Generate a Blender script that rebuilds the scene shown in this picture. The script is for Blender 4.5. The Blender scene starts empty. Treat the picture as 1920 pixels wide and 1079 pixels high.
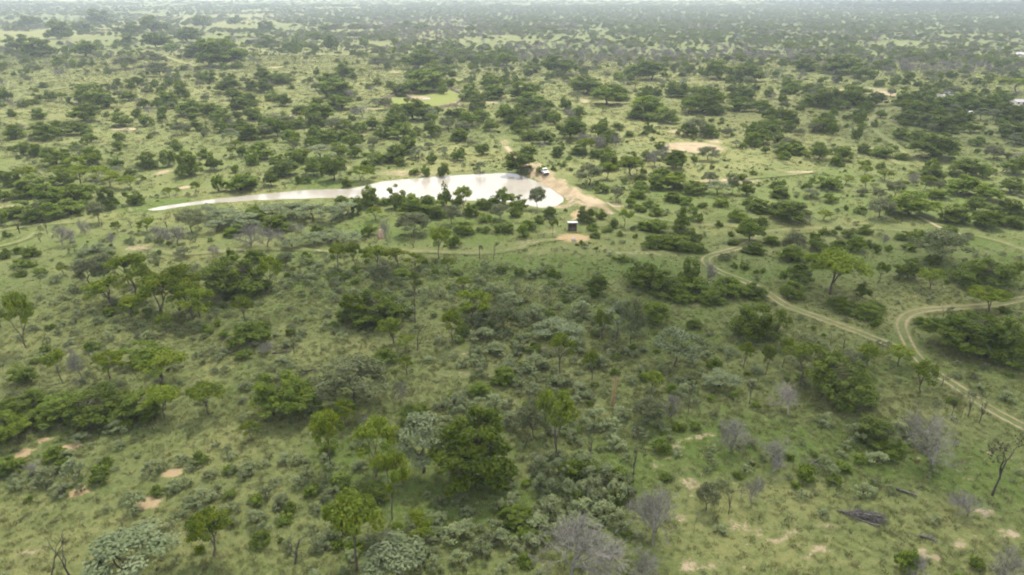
import bpy, math, random
import numpy as np

# ------------------------------------------------------------------ camera, sky, sun, exposure
S = bpy.context.scene
COL = S.collection
CAM_H = 55.0
cam_d = bpy.data.cameras.new('camera')
cam_d.sensor_width = 36.0
cam_d.lens = 24.0
cam_d.clip_start = 0.5
cam_d.clip_end = 40000
cam = bpy.data.objects.new('camera', cam_d)
COL.objects.link(cam)
cam.location = (0, 0, CAM_H)
cam.rotation_euler = (math.radians(90 - 22.950), 0, 0)
S.camera = cam

SUN_EL, SUN_AZ = math.radians(58), math.radians(12)      # azimuth measured from +Y towards +X
world = bpy.data.worlds.new('World')
S.world = world
world.use_nodes = True
wt = world.node_tree
bg = wt.nodes['Background']
sky = wt.nodes.new('ShaderNodeTexSky')
sky.sky_type = 'NISHITA'
sky.sun_disc = False
sky.sun_elevation = SUN_EL
sky.sun_rotation = SUN_AZ
sky.altitude = 1200
sky.air_density = 1.0
sky.dust_density = 2.5
# thin white cloud cover over the whole sky
tc = wt.nodes.new('ShaderNodeTexCoord')
cn = wt.nodes.new('ShaderNodeTexNoise')
cn.inputs['Scale'].default_value = 2.2
cn.inputs['Detail'].default_value = 6
cr = wt.nodes.new('ShaderNodeMapRange')
cr.inputs['From Min'].default_value = 0.3
cr.inputs['From Max'].default_value = 0.62
cr.inputs['To Min'].default_value = 0.6
cr.inputs['To Max'].default_value = 0.95
mx = wt.nodes.new('ShaderNodeMix')
mx.data_type = 'RGBA'
mx.inputs['B'].default_value = (11.2, 11.2, 11.2, 1)
wt.links.new(tc.outputs['Generated'], cn.inputs['Vector'])
wt.links.new(cn.outputs['Fac'], cr.inputs['Value'])
wt.links.new(cr.outputs['Result'], mx.inputs['Factor'])
wt.links.new(sky.outputs['Color'], mx.inputs['A'])
wt.links.new(mx.outputs['Result'], bg.inputs['Color'])
bg.inputs['Strength'].default_value = 0.1

sun_d = bpy.data.lights.new('sun', 'SUN')
sun_d.energy = 5.0
sun_d.angle = math.radians(4)
sun_d.color = (1.0, 0.91, 0.77)
sun = bpy.data.objects.new('sun', sun_d)
COL.objects.link(sun)
sun.location = (0, 0, 200)
sun.rotation_euler = (-(math.pi / 2 - SUN_EL), 0, -SUN_AZ)

S.view_settings.view_transform = 'Standard'
S.view_settings.look = 'None'
S.view_settings.gamma = 1.0
S.view_settings.use_curve_mapping = False
S.view_settings.exposure = 0.9
S.render.engine = 'CYCLES'
cy = S.cycles
cy.max_bounces = 4
cy.diffuse_bounces = 2
cy.glossy_bounces = 2
cy.transmission_bounces = 2
cy.transparent_max_bounces = 6
cy.volume_bounces = 0
cy.use_adaptive_sampling = True
cy.adaptive_threshold = 0.04
cy.use_denoising = True
cy.denoiser = 'OPENIMAGEDENOISE'
cy.pixel_filter_type = 'BLACKMAN_HARRIS'
cy.filter_width = 1.9

# ------------------------------------------------------------------ survey data (metres)
POND = [(-103.66, 186.95), (-101.41, 190.18), (-97.27, 192.95), (-89.8, 197.53), (-83.76, 200.5), (-78.15, 202.93), (-65.5, 208.27), (-60.25, 209.24), (-51.19, 209.89), (-45.94, 214.89), (-42.44, 219.4), (-36.23, 222.26), (-21.29, 227.43), (-10.93, 229.72), (-2.74, 230.87), (0.91, 230.1), (4.48, 225.93), (8.71, 218.7), (12.62, 210.55), (15.58, 199.9), (15.3, 195.79), (12.48, 190.73), (8.71, 189.09), (3.88, 192.39), (-3.16, 196.37), (-11.1, 196.95), (-22.25, 197.53), (-31.96, 198.71), (-40.85, 199.3), (-49.48, 199.9), (-56.22, 199.9), (-67.11, 198.71), (-76.29, 197.53), (-83.35, 195.22), (-88.39, 194.08), (-96.03, 190.18), (-100.38, 186.42)]
DAM = [(3.87, 246.07), (7.39, 234.07), (12.11, 217.96), (16.65, 204.39), (20.51, 193.42), (22.88, 186.68)]
KRAAL = [(-77.81, 399.22), (-75.41, 417.15), (-67.17, 436.67), (-58.19, 452.49), (-49.04, 463.65), (-40.05, 460.81), (-32.79, 441.82), (-29.47, 412.53), (-31.28, 390.79), (-39.05, 378.76), (-46.03, 369.25), (-55.33, 371.12), (-64.21, 378.76)]
KRAAL_CROSS = [(-67.17, 436.67), (-46.03, 369.25)]
SAND = [(73.1, 274.1, 11.1, 10.6, 1.2), (84.8, 287.2, 3.1, 7.0, 0.7), (61.9, 263.5, 3.7, 4.0, 0.8), (69.8, 219.1, 12.2, 2.8, 0.75), (55.0, 215.6, 3.1, 2.1, 0.6), (99.1, 231.8, 5.5, 2.4, 0.75), (-69.0, 235.8, 2.6, 4.0, 0.9), (-60.0, 237.4, 4.1, 3.3, 0.6), (-34.7, 230.3, 12.8, 5.4, 0.6), (-20.5, 235.8, 7.5, 4.0, 0.4), (-103.6, 210.9, 2.0, 2.6, 0.9), (-92.0, 224.9, 1.8, 2.2, 0.8), (-144.1, 187.2, 3.3, 3.7, 0.8), (-149.1, 193.8, 2.2, 2.8, 0.6), (-177.1, 316.3, 6.4, 3.5, 0.9), (-120.2, 231.9, 2.9, 4.7, 0.7), (15.2, 161.1, 4.5, 3.3, 0.95), (18.3, 180.5, 2.3, 4.0, 0.9), (22.7, 187.2, 4.5, 4.3, 0.9), (27.7, 191.0, 4.6, 2.8, 0.9), (15.3, 189.4, 6.1, 2.7, 0.7), (3.9, 158.2, 3.9, 2.4, 0.5), (9.6, 166.5, 2.2, 2.2, 0.5), (-32.6, 161.5, 1.3, 3.3, 0.6), (215.6, 452.9, 13.7, 13.6, 0.9), (235.9, 442.2, 8.0, 13.0, 0.95), (194.7, 432.1, 3.9, 15.0, 0.8), (238.2, 463.9, 8.4, 11.4, 0.6), (218.7, 408.1, 9.3, 6.7, 0.7), (233.2, 415.1, 3.8, 11.6, 0.7), (-63.9, 73.8, 1.2, 1.1, 1.15), (-58.6, 75.5, 1.1, 0.8, 1.2), (-63.1, 76.9, 0.8, 0.7, 1.1), (-60.3, 74.1, 1.1, 0.7, 0.8), (-42.9, 70.0, 1.1, 1.0, 1.25), (-52.5, 66.5, 1.0, 1.0, 1.25), (-43.3, 64.6, 1.6, 1.1, 1.15), (-38.5, 70.7, 0.5, 0.5, 1.1), (-52.3, 56.6, 0.8, 0.4, 1.0), (-39.2, 60.9, 0.4, 0.3, 0.9), (22.0, 75.3, 1.0, 1.6, 0.7), (24.6, 77.4, 1.4, 0.7, 0.7), (27.0, 78.3, 1.0, 0.6, 0.8), (22.2, 71.9, 0.8, 1.1, 0.5), (18.4, 71.7, 0.7, 0.8, 0.7), (22.0, 68.2, 1.7, 1.4, 0.62), (20.5, 65.9, 1.0, 0.8, 0.6), (25.6, 60.4, 1.2, 1.2, 0.7), (25.1, 61.7, 0.7, 0.9, 0.7), (22.5, 56.7, 0.9, 0.6, 0.68), (18.6, 54.9, 1.3, 1.0, 0.68), (21.4, 54.9, 1.3, 0.6, 0.58), (20.9, 62.1, 1.8, 0.7, 0.5), (27.4, 59.5, 1.0, 0.8, 0.6), (29.1, 58.3, 1.1, 0.7, 0.68), (33.3, 57.1, 1.5, 0.9, 0.64), (31.0, 59.5, 1.2, 0.7, 0.6), (44.2, 56.5, 0.9, 0.9, 0.85), (45.2, 55.7, 0.6, 0.6, 0.8), (49.0, 57.8, 1.0, 0.6, 0.75), (54.9, 63.0, 1.2, 0.8, 0.9), (55.4, 59.5, 1.4, 0.8, 0.75), (46.5, 64.2, 0.8, 0.4, 0.6), (40.5, 60.8, 0.6, 0.3, 0.7), (56.8, 69.1, 0.5, 0.6, 0.8), (36.6, 60.8, 0.4, 1.0, 0.5), (48.9, 59.5, 1.2, 0.7, 0.4), (64.3, 70.8, 0.8, 0.9, 0.5), (51.6, 59.1, 0.8, 0.5, 0.5), (31.3, 55.6, 0.7, 1.0, 0.7), (5.5, 104.0, 5.5, 2.3, 0.35), (12.6, 86.3, 1.6, 2.0, 0.4), (-9.0, 102.1, 3.6, 2.6, 0.4), (-5.1, 94.9, 4.3, 2.4, 0.4), (-28.9, 94.9, 1.2, 1.7, 0.4), (-20.5, 105.9, 4.6, 1.6, 0.3), (-10.2, 94.9, 2.6, 1.7, 0.35), (3.0, 81.5, 1.5, 1.1, 0.3), (35.9, 121.2, 1.5, 1.0, 0.6), (30.0, 150.6, 8.8, 1.5, 0.5), (22.9, 153.2, 2.5, 1.5, 0.45), (37.1, 148.8, 5.0, 1.1, 0.4), (5.0, 150.6, 3.8, 1.5, 0.4), (-89.4, 154.4, 3.8, 3.0, 0.6), (-43.0, 152.4, 6.3, 1.1, 0.5), (-65.7, 152.4, 5.1, 1.1, 0.5), (7.9, 251.2, 1.6, 4.5, 0.6), (-2.9, 283.8, 2.2, 6.8, 0.6), (-3.7, 234.2, 7.4, 3.2, 0.25), (93.3, 258.7, 8.1, 2.9, 0.3), (65.6, 276.0, 3.4, 4.3, 0.5), (-85.8, 260.8, 2.0, 7.8, 0.5), (-40.3, 408.1, 1.9, 6.7, 0.0), (-56.0, 422.1, 7.0, 9.6, 0.8), (-62.2, 431.8, 2.6, 10.0, 0.7), (-47.0, 373.1, 4.0, 5.7, 0.8), (-70.7, 395.0, 4.2, 5.3, 0.6), (-31.9, 399.4, 2.4, 8.6, 0.9), (-75.2, 378.8, 6.4, 3.9, 0.7), (-18.2, 437.6, 3.3, 20.4, 0.7), (-13.7, 401.5, 9.2, 6.5, 0.6), (-112.6, 358.7, 1.6, 10.5, 0.8), (-94.9, 576.4, 5.2, 13.0, 0.6), (-205.2, 618.0, 6.5, 9.9, 0.7), (41.9, 408.2, 3.1, 9.0, 0.8), (58.3, 403.7, 12.3, 6.6, 0.5), (74.2, 309.6, 4.8, 5.3, 0.7), (99.3, 408.1, 9.3, 6.7, 0.4), (-98.6, 1513.0, 43.8, 140.9, 0.3), (-365.4, 1969.9, 84.3, 281.4, 0.3), (384.3, 1431.6, 51.9, 126.5, 0.35), (733.2, 1125.3, 24.7, 63.4, 0.6), (294.5, 436.8, 6.0, 7.6, 0.8), (227.5, 346.6, 5.3, 4.9, 0.8), (282.9, 393.0, 4.8, 8.3, 0.7), (219.0, 330.9, 3.6, 7.6, 0.6), (224.1, 319.2, 4.9, 5.6, 0.5), (273.9, 787.4, 29.1, 23.7, 0.4), (-726.3, 1327.2, 57.3, 172.9, 0.25), (-845.7, 1327.2, 38.2, 172.9, 0.3), (38.1, 66.2, 0.3, 0.6, 0.451930516224337), (35.0, 55.3, 0.3, 0.4, 0.6349950128050855), (19.8, 66.0, 0.7, 0.5, 0.6675196105746627), (35.0, 54.9, 0.5, 0.4, 0.5650994534557945), (43.3, 58.6, 0.5, 0.3, 0.5300200713680221), (27.8, 68.4, 0.4, 0.7, 0.7138119565200531), (20.4, 66.0, 0.5, 0.3, 0.5774176055257774), (22.1, 61.6, 0.7, 0.3, 0.4524757680873764), (20.7, 62.4, 0.3, 0.3, 0.5990224947130404), (57.3, 65.1, 0.5, 0.5, 0.4780253396202199), (45.6, 71.1, 0.9, 0.3, 0.6165182158721052), (52.6, 53.6, 0.3, 0.4, 0.7352768359470562), (26.6, 60.9, 0.3, 0.4, 0.6522374231861359), (39.5, 57.7, 0.3, 0.3, 0.709210817996506), (42.5, 64.4, 0.5, 0.6, 0.6223307775237396), (16.9, 57.2, 0.4, 0.4, 0.5140281607695801), (48.8, 73.0, 0.3, 0.7, 0.6922649467631539), (36.4, 58.9, 0.4, 0.5, 0.5775021060880712), (24.3, 54.2, 0.4, 0.3, 0.7079704498360984), (31.6, 59.8, 0.3, 0.5, 0.5276736170710049), (17.5, 54.0, 0.3, 0.5, 0.7458498294359348), (27.0, 65.8, 0.6, 0.7, 0.5563593312017852), (23.0, 61.9, 0.3, 0.3, 0.6167879200637572), (44.1, 57.9, 0.4, 0.5, 0.5007239602428414), (44.5, 57.7, 0.7, 0.4, 0.4797679377865551), (19.3, 62.7, 0.3, 0.5, 0.47528168893357703), (25.1, 64.2, 0.6, 0.4, 0.5019149278445978), (33.9, 54.5, 0.5, 0.5, 0.4586319936387616), (53.9, 55.5, 0.5, 0.4, 0.6111371926403393), (62.6, 74.0, 0.6, 0.5, 0.6674781610614632), (53.1, 73.0, 0.6, 0.6, 0.6410284766424461), (19.2, 61.1, 0.4, 0.6, 0.5193315857005799), (49.2, 58.5, 0.6, 0.5, 0.4607996857668081), (41.3, 60.9, 0.6, 0.4, 0.4706894205825124), (24.7, 61.0, 0.3, 0.3, 0.5564382671369607), (36.9, 62.5, 0.3, 0.5, 0.5501488031847782), (57.5, 75.6, 0.7, 0.8, 0.7458944443126789), (25.4, 57.5, 0.3, 0.3, 0.4831819051192643), (20.2, 54.6, 0.7, 0.3, 0.6723168612050728), (36.9, 62.8, 0.5, 0.5, 0.5208459489169825), (28.1, 62.9, 0.4, 0.4, 0.7331705814840395), (20.4, 73.0, 0.3, 0.4, 0.7054918959329154), (30.6, 67.9, 0.8, 0.6, 0.720524940050872), (51.6, 55.7, 0.7, 0.5, 0.47832454971104993), (32.9, 69.2, 0.6, 0.5, 0.7011312288622538), (35.8, 60.9, 0.6, 0.4, 0.5059004172596543), (35.9, 67.3, 0.4, 0.5, 0.5065686334917625), (45.5, 59.9, 0.3, 0.5, 0.5513539507424332), (35.3, 61.0, 0.7, 0.6, 0.6700651207227907)]
DRY_SUNLIT = [(80.4, 318.9, 52.0, 67.8, 0.6), (111.3, 468.5, 98.2, 134.7, 0.5), (-216.0, 510.1, 130.9, 204.6, 0.45), (-95.6, 541.0, 110.3, 173.6, 0.5), (53.7, 235.1, 46.3, 16.0, 0.45), (-66.9, 109.1, 29.7, 20.6, 0.25), (-48.3, 60.2, 14.9, 7.5, 0.3), (-42.7, 75.0, 14.0, 9.2, 0.25), (-32.5, 102.7, 11.7, 9.5, 0.3), (-821.9, 2226.6, 248.5, 1440.0, 0.8), (-323.9, 771.2, 106.2, 211.9, 0.6), (-191.1, 753.0, 84.9, 172.5, 0.5), (-152.9, 1456.6, 191.1, 473.6, 0.6), (38.1, 60.2, 20.9, 7.5, 0.22), (51.5, 161.6, 15.8, 16.3, 0.1), (80.7, 125.5, 15.9, 13.2, 0.4), (8.2, 105.0, 14.6, 11.8, 0.2), (-21.7, 253.9, 19.7, 27.5, 0.6), (165.8, 664.8, 121.9, 84.3, 0.5), (61.0, 80.7, 11.2, 7.8, 0.4), (-7.4, 148.9, 37.1, 5.0, 0.4)]  # dry grass; middle blobs also put the sunlit band's yellow into the colour
GREEN = [(5.9, 142.4, 30.9, 8.6, 0.8), (73.2, 136.5, 29.7, 12.2, 0.5), (-5.1, 65.2, 7.6, 5.6, 1.0), (-17.6, 71.6, 8.1, 8.6, 0.5), (13.3, 74.6, 11.2, 6.9, 0.6), (28.0, 77.0, 11.5, 7.2, 0.7), (56.9, 71.2, 6.8, 6.4, 0.8), (44.8, 74.6, 8.4, 6.9, 0.6), (-53.4, 117.2, 12.1, 7.1, 0.6), (-66.5, 117.2, 10.1, 7.1, 0.5), (-101.7, 191.2, 13.9, 6.6, 0.9), (-61.9, 215.8, 10.3, 5.5, 0.8), (23.8, 115.9, 15.9, 13.9, 0.4), (97.0, 226.8, 21.6, 10.5, 0.6), (76.5, 195.1, 39.0, 17.1, 0.4), (104.0, 150.0, 24.8, 14.4, 0.4), (-24.9, 169.6, 27.6, 13.4, 0.4), (175.7, 252.4, 11.8, 18.2, 0.5), (-41.2, 137.7, 17.1, 18.5, 0.4)]
PINK = [(15.2, 161.1, 5.3, 4.1, 0.8), (18.1, 178.2, 2.9, 6.8, 0.6), (17.7, 224.7, 10.6, 22.0, 0.1), (-32.6, 161.5, 2.7, 4.9, 0.8), (-69.0, 235.8, 3.7, 4.9, 0.5), (3.0, 87.0, 22.3, 27.5, 0.15), (-63.9, 74.2, 9.8, 6.8, 0.7), (-43.7, 68.8, 4.0, 3.1, 0.7), (-52.5, 66.6, 3.9, 2.9, 0.8), (-43.3, 64.7, 4.4, 2.8, 0.6)]
WOODS = [(155.0, 1244.8, 167.9, 685.4, 0.8), (372.9, 1039.6, 186.5, 518.5, 0.8), (225.5, 369.7, 37.6, 88.3, 1.0), (112.6, 190.5, 35.0, 21.8, 0.6), (23.1, 351.1, 30.8, 80.5, 0.7), (-81.7, 263.6, 32.7, 29.4, 0.9), (-137.4, 196.2, 18.7, 22.9, 0.6), (-39.0, 683.9, 63.4, 144.3, 0.9), (51.5, 195.1, 23.4, 17.1, 0.5), (43.1, 227.3, 21.6, 15.1, 0.6), (-79.6, 344.7, 51.4, 63.3, 0.4), (117.7, 485.4, 51.9, 117.9, 0.2), (-53.1, 261.9, 28.6, 19.5, 0.6), (-133.0, 324.4, 19.7, 43.0, 0.5)]
OPEN = [(87.6, 236.2, 20.5, 11.3, 1), (72.4, 273.4, 12.8, 14.8, 1), (-18.8, 238.7, 13.2, 11.6, 0.9), (78.0, 326.7, 12.6, 11.8, 0.8), (61.8, 368.3, 16.9, 18.4, 0.5), (-55.8, 411.8, 27.9, 40.7, 1), (-153.3, 621.1, 36.1, 107.0, 0.8), (-195.0, 683.9, 48.8, 144.3, 0.7), (-927.5, 2001.9, 84.3, 381.2, 0.3), (-796.4, 1262.0, 53.1, 266.6, 0.8), (-305.1, 495.5, 44.1, 63.8, 0.8), (-352.5, 543.0, 23.5, 111.4, 0.6), (-376.9, 728.0, 47.8, 100.2, 0.5), (-442.9, 802.1, 23.3, 112.7, 0.6), (-124.4, 252.4, 11.8, 18.2, 0.6), (-111.8, 213.5, 10.2, 17.5, 1), (116.0, 300.4, 7.0, 20.1, 0.6), (133.0, 265.8, 8.3, 10.1, 0.3), (188.5, 283.4, 11.0, 24.8, 1), (189.1, 266.6, 8.3, 18.2, 0.9), (-221.7, 320.6, 17.2, 22.7, 0.5), (-201.2, 1775.6, 75.4, 303.0, 0.5), (88.4, 168.8, 45.6, 4.4, 1), (69.4, 261.9, 20.4, 19.5, 0.7), (55.3, 327.5, 22.6, 20.7, 0.6), (167.5, 414.8, 9.3, 54.6, 0.7), (-172.3, 530.6, 23.5, 72.6, 0.5), (-101.8, 527.2, 19.6, 57.8, 0.6), (-342.6, 624.6, 36.1, 117.3, 0.5), (-16.5, 359.2, 16.5, 17.6, 0.3), (-40.6, 605.6, 22.5, 38.0, 0.6)]
GREYBAND = [(88.7, 707.4, 88.7, 63.8, 1), (190.7, 761.9, 123.4, 66.4, 1), (291.9, 732.0, 64.9, 54.7, 0.8), (351.6, 609.4, 76.6, 62.1, 1), (-219.2, 1607.7, 175.3, 419.0, 0.9), (-93.2, 1178.5, 101.7, 170.5, 0.8), (31.6, 865.2, 56.9, 94.0, 1)]
SHRUB = [(8.6, 69.1, 6.3, 6.1, 1), (6.2, 63.2, 5.6, 4.5, 1), (-5.6, 107.1, 7.4, 12.2, 0.7), (1.7, 97.8, 7.8, 12.2, 0.9), (5.1, 120.8, 11.3, 14.8, 0.8), (13.0, 107.1, 8.4, 12.2, 0.6), (-6.8, 81.7, 4.5, 5.3, 0.8), (1.5, 82.1, 6.8, 8.0, 0.7), (13.3, 86.3, 6.3, 8.6, 0.5), (33.2, 95.8, 7.7, 10.2, 0.4), (20.1, 80.6, 6.7, 6.5, 0.4), (-55.6, 69.0, 7.3, 5.1, 0.6), (-42.3, 66.2, 9.6, 6.7, 0.35), (-34.8, 63.6, 7.4, 7.2, 0.45), (-24.8, 63.6, 5.0, 7.2, 0.7), (-20.6, 56.5, 5.7, 3.8, 0.7), (-4.8, 60.1, 7.1, 6.7, 0.8), (-21.0, 71.2, 8.1, 6.4, 0.4), (-39.7, 115.9, 11.9, 13.9, 0.4), (-34.0, 126.0, 12.7, 15.9, 0.5), (-68.1, 111.8, 19.2, 15.2, 0.4), (-46.6, 97.8, 12.9, 12.2, 0.35), (-83.3, 115.9, 9.9, 13.9, 0.4), (-25.5, 125.5, 12.7, 13.2, 0.6), (-1.1, 130.6, 13.2, 11.3, 0.7), (-43.4, 136.5, 9.1, 12.2, 0.7), (49.5, 76.7, 5.0, 4.8, 0.6), (51.0, 95.8, 7.7, 10.2, 0.4), (67.8, 92.2, 9.9, 8.0, 0.15), (36.5, 71.6, 10.2, 8.6, 0.2), (-89.7, 153.1, 12.6, 11.2, 0.6), (25.0, 97.5, 6.0, 10.5, 0.5)]
TRACKS = [
  ('sand_track', 'rut', 1.55, 'two-rut sand track curving past the umbrella tree to the right edge', [(58.87, 159.38), (54.41, 154.68), (48.89, 150.95), (45.24, 148.07), (43.91, 143.93), (45.45, 138.71), (49.31, 133.21), (51.8, 126.71), (53.37, 120.47), (58.29, 114.05), (62.52, 108.39), (66.01, 102.41), (66.84, 96.6), (68.14, 90.83), (69.26, 84.88), (71.29, 79.4), (73.14, 73.53)]),
  ('sand_track', 'rut', 1.45, 'looping two-rut track joining from the right edge', [(67.03, 95.4), (67.34, 100.53), (69.14, 106.94), (71.42, 112.7), (75.0, 116.83), (79.64, 118.99), (85.4, 119.73), (92.21, 120.72), (97.54, 122.49), (102.65, 124.57), (116.7, 129.75)]),
  ('grass_track', 'faint', 1.6, 'faint upper track running to the right edge', [(58.87, 159.38), (63.87, 165.61), (70.43, 168.67), (80.66, 170.01), (91.78, 170.01), (98.97, 167.79), (107.36, 165.61), (115.56, 163.49), (119.32, 158.98), (121.35, 152.42), (124.8, 141.93)]),
  ('sand_spur', 'road', 1.1, 'short sandy spur meeting the upper track', [(110.87, 178.96), (110.97, 173.21), (111.34, 167.79), (113.38, 164.33)]),
  ('dam_road', 'road', 2.4, 'pale sandy road over the dam wall', [(-2.58, 275.97), (1.01, 259.24), (4.8, 244.28), (7.94, 234.07), (12.15, 218.68), (16.7, 205.03), (20.57, 194.0), (23.66, 185.6), (27.95, 181.89)]),
  ('dirt_road', 'faint', 2.0, 'sandy road from the dam wall toward the upper track', [(27.53, 189.32), (31.47, 185.05), (36.46, 179.45), (42.41, 176.52), (49.48, 173.21), (57.69, 172.29), (64.02, 166.04)]),
  ('footpath', 'road', 1.0, 'short path from the dam wall to the shed', [(24.6, 190.41), (22.18, 185.05), (18.72, 179.95), (15.98, 175.09)]),
  ('footpath', 'faint', 1.5, 'faint path crossing the grass below the near bank', [(13.26, 161.0), (5.21, 157.79), (1.27, 153.92), (-7.49, 150.22), (-20.1, 151.31), (-39.27, 152.79), (-58.64, 153.92), (-70.34, 151.31), (-78.64, 150.22), (-89.37, 154.68), (-89.87, 147.36)]),
  ('footpath', 'faint', 1.2, "pale path crossing the grass below the pond's left tip", [(-135.59, 165.18), (-129.21, 167.79), (-124.64, 171.37), (-119.88, 172.75), (-115.33, 174.62)]),
  ('footpath', 'faint', 1.2, 'faint path at the far left edge', [(-125.68, 153.17), (-122.16, 155.45), (-120.12, 160.19), (-121.22, 165.18)]),
  ('footpath', 'faint', 1.1, "worn path dipping to the pond's left tip", [(-113.68, 193.76), (-109.97, 189.32), (-106.18, 184.01)]),
  ('farm_road', 'faint', 1.8, 'farm road winding between trees at the upper right', [(219.65, 394.96), (200.04, 371.12), (182.54, 349.85), (171.6, 333.8), (162.74, 305.51), (155.79, 279.16), (149.27, 251.17), (145.46, 229.44), (142.33, 212.24), (141.94, 198.4)]),
  ('farm_road', 'faint', 1.5, 'short sandy track left of the farm road', [(143.94, 272.69), (141.01, 256.72), (139.52, 242.38)]),
  ('far_track', 'faint', 2.6, 'pale track in the far left grassland', [(-434.84, 855.26), (-394.26, 794.67), (-309.88, 671.46), (-254.69, 603.3), (-225.35, 584.94)]),
  ('sand_strip', 'faint', 1.3, 'sandy strip below the bright sand patch', [(56.56, 214.94), (67.81, 218.41), (81.41, 222.7), (92.51, 226.4), (104.91, 232.56)])]
CAR = (10.78, 223.1, -2.857)
SHED = (15.5, 167.35)
TROUGH = (-50.43, 414.83)
HOUSES = [(254.67, 414.83, 0.5, 9, 6, 2.6, 4.4, 'plaster', 'slate', 'grey-roofed farmhouse half hidden by trees at the upper right'), (282.4, 390.79, 0.1, 6, 4, 2.2, 3.2, 'plaster', 'slate', 'pale farm building among dark trees at the right edge'), (518.73, 734.91, -0.2, 8, 6, 2.6, 4.2, 'plaster', 'slate', 'tiny pale building far out near the right edge'), (234.54, 356.68, 0.3, 1.6, 1.6, 1.5, 2.0, 'white', 'tin', 'little white hut in the trees near the farmhouse')]
LUMPS = [('termite_mound', 'clay', -32.76, 161.82, 2.3, 2.5, 4, 'pinkish termite mound between dark bushes below the near bank', 'termite mound'), ('boulder', 'stone', 15.21, 158.98, 1.5, 0.9, 5, 'small grey boulder on the bare pink earth before the shed', 'boulder')]
POLE = (14.8, 85.59, 5.2)
LOGS = [(40.13, 62.26, 4.06, -0.3, 20, 'dark brush pile of cut branches on sandy grass at the lower right', 'dead', True), (-30.12, 108.39, 2.46, 0.05, 21, 'short dark fallen log on the grass below the grove', 'char', False), (-32.66, 95.23, 2.9, 0.1, 22, 'dark fallen log with branches behind the two-tiered tree', 'char', False), (-38.71, 101.28, 3.05, 0.2, 23, 'fallen dead branch beside the tiny tufted tree', 'char', False), (38.95, 72.19, 1.92, 0.5, 24, 'pale curved fallen branch on the right slope', 'dead', False), (-15.06, 74.1, 2.1, -0.5, 25, 'dark fallen limb beside the flat-topped airy tree', 'char', False), (47.65, 66.22, 2.19, -0.7, 26, 'thin grey fallen branch below the hazy grey tree', 'dead', False), (45.92, 58.55, 1.77, -0.5, 27, 'grey fallen branch lying on sandy grass right of the brush pile', 'dead', False), (3.82, 73.31, 2.08, -0.2, 28, 'dead branch lying left of the tall airy tree', 'dead', False)]
ADDED_CLOUDS = [(86.0, 513.0, 700, 170, 72, 40, 0), (164.0, 552.0, 700, 90, 50, 41, 0), (309.0, 769.0, 700, 120, 90, 42, 0), (2114.0, 3793.0, 700, 700, 1200, 43, 1), (-1900, 900, 700, 260, 200, 60, 0), (-900, -600, 740, 240, 180, 61, 0), (900, -500, 780, 200, 220, 62, 0), (1700, 700, 700, 220, 180, 63, 0), (-2600, 2200, 740, 300, 260, 64, 0), (300, -1500, 780, 300, 220, 65, 0), (-1200, -2000, 700, 320, 260, 66, 0), (2600, -800, 740, 300, 240, 67, 0)]  # unseen clouds: leading ones placed to shade near ground and far ridge, others filler
HAZE = 1.5e-4
SPECIES = {'savanna_tree': ('tree', 'light green savanna trees'), 'dead_tree': ('tree', 'dark dead trees'), 'leafy_tree': ('tree', 'dense dark-green trees'), 'grey_green_tree': ('tree', 'grey-green fine-leaved trees'), 'leafless_bush': ('bush', 'leafless grey bushes'), 'leafy_bush': ('bush', 'dark leafy bushes'), 'silver_shrub': ('shrub', 'silver shrubs'), 'silver_tree': ('tree', 'silver-leaved trees'), 'leafless_tree': ('tree', 'leafless grey trees'), 'conical_tree': ('tree', None), 'low_shrub': ('shrub', 'low shrubs dotted through the near grass')}
MORE = [('d', 153.8, 372.7, 5.1, 3.3), ('d', 28.7, 530.8, 8.0, 4.8), ('d', -101.8, 332.2, 4.6, 3.0), ('d', -238.1, 591.9, 8.0, 6.4), ('d', -239.9, 474.3, 6.4, 5.1), ('d', -232.6, 480.2, 6.2, 5.2), ('d', -252.8, 351.4, 4.9, 3.7), ('d', -147.0, 918.1, 10.8, 8.6), ('d', -214.6, 1506.6, 22.0, 14.1), ('d', -74.6, 1289.8, 18.9, 12.0), ('d', -253.1, 1011.6, 11.9, 9.5)]
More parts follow.
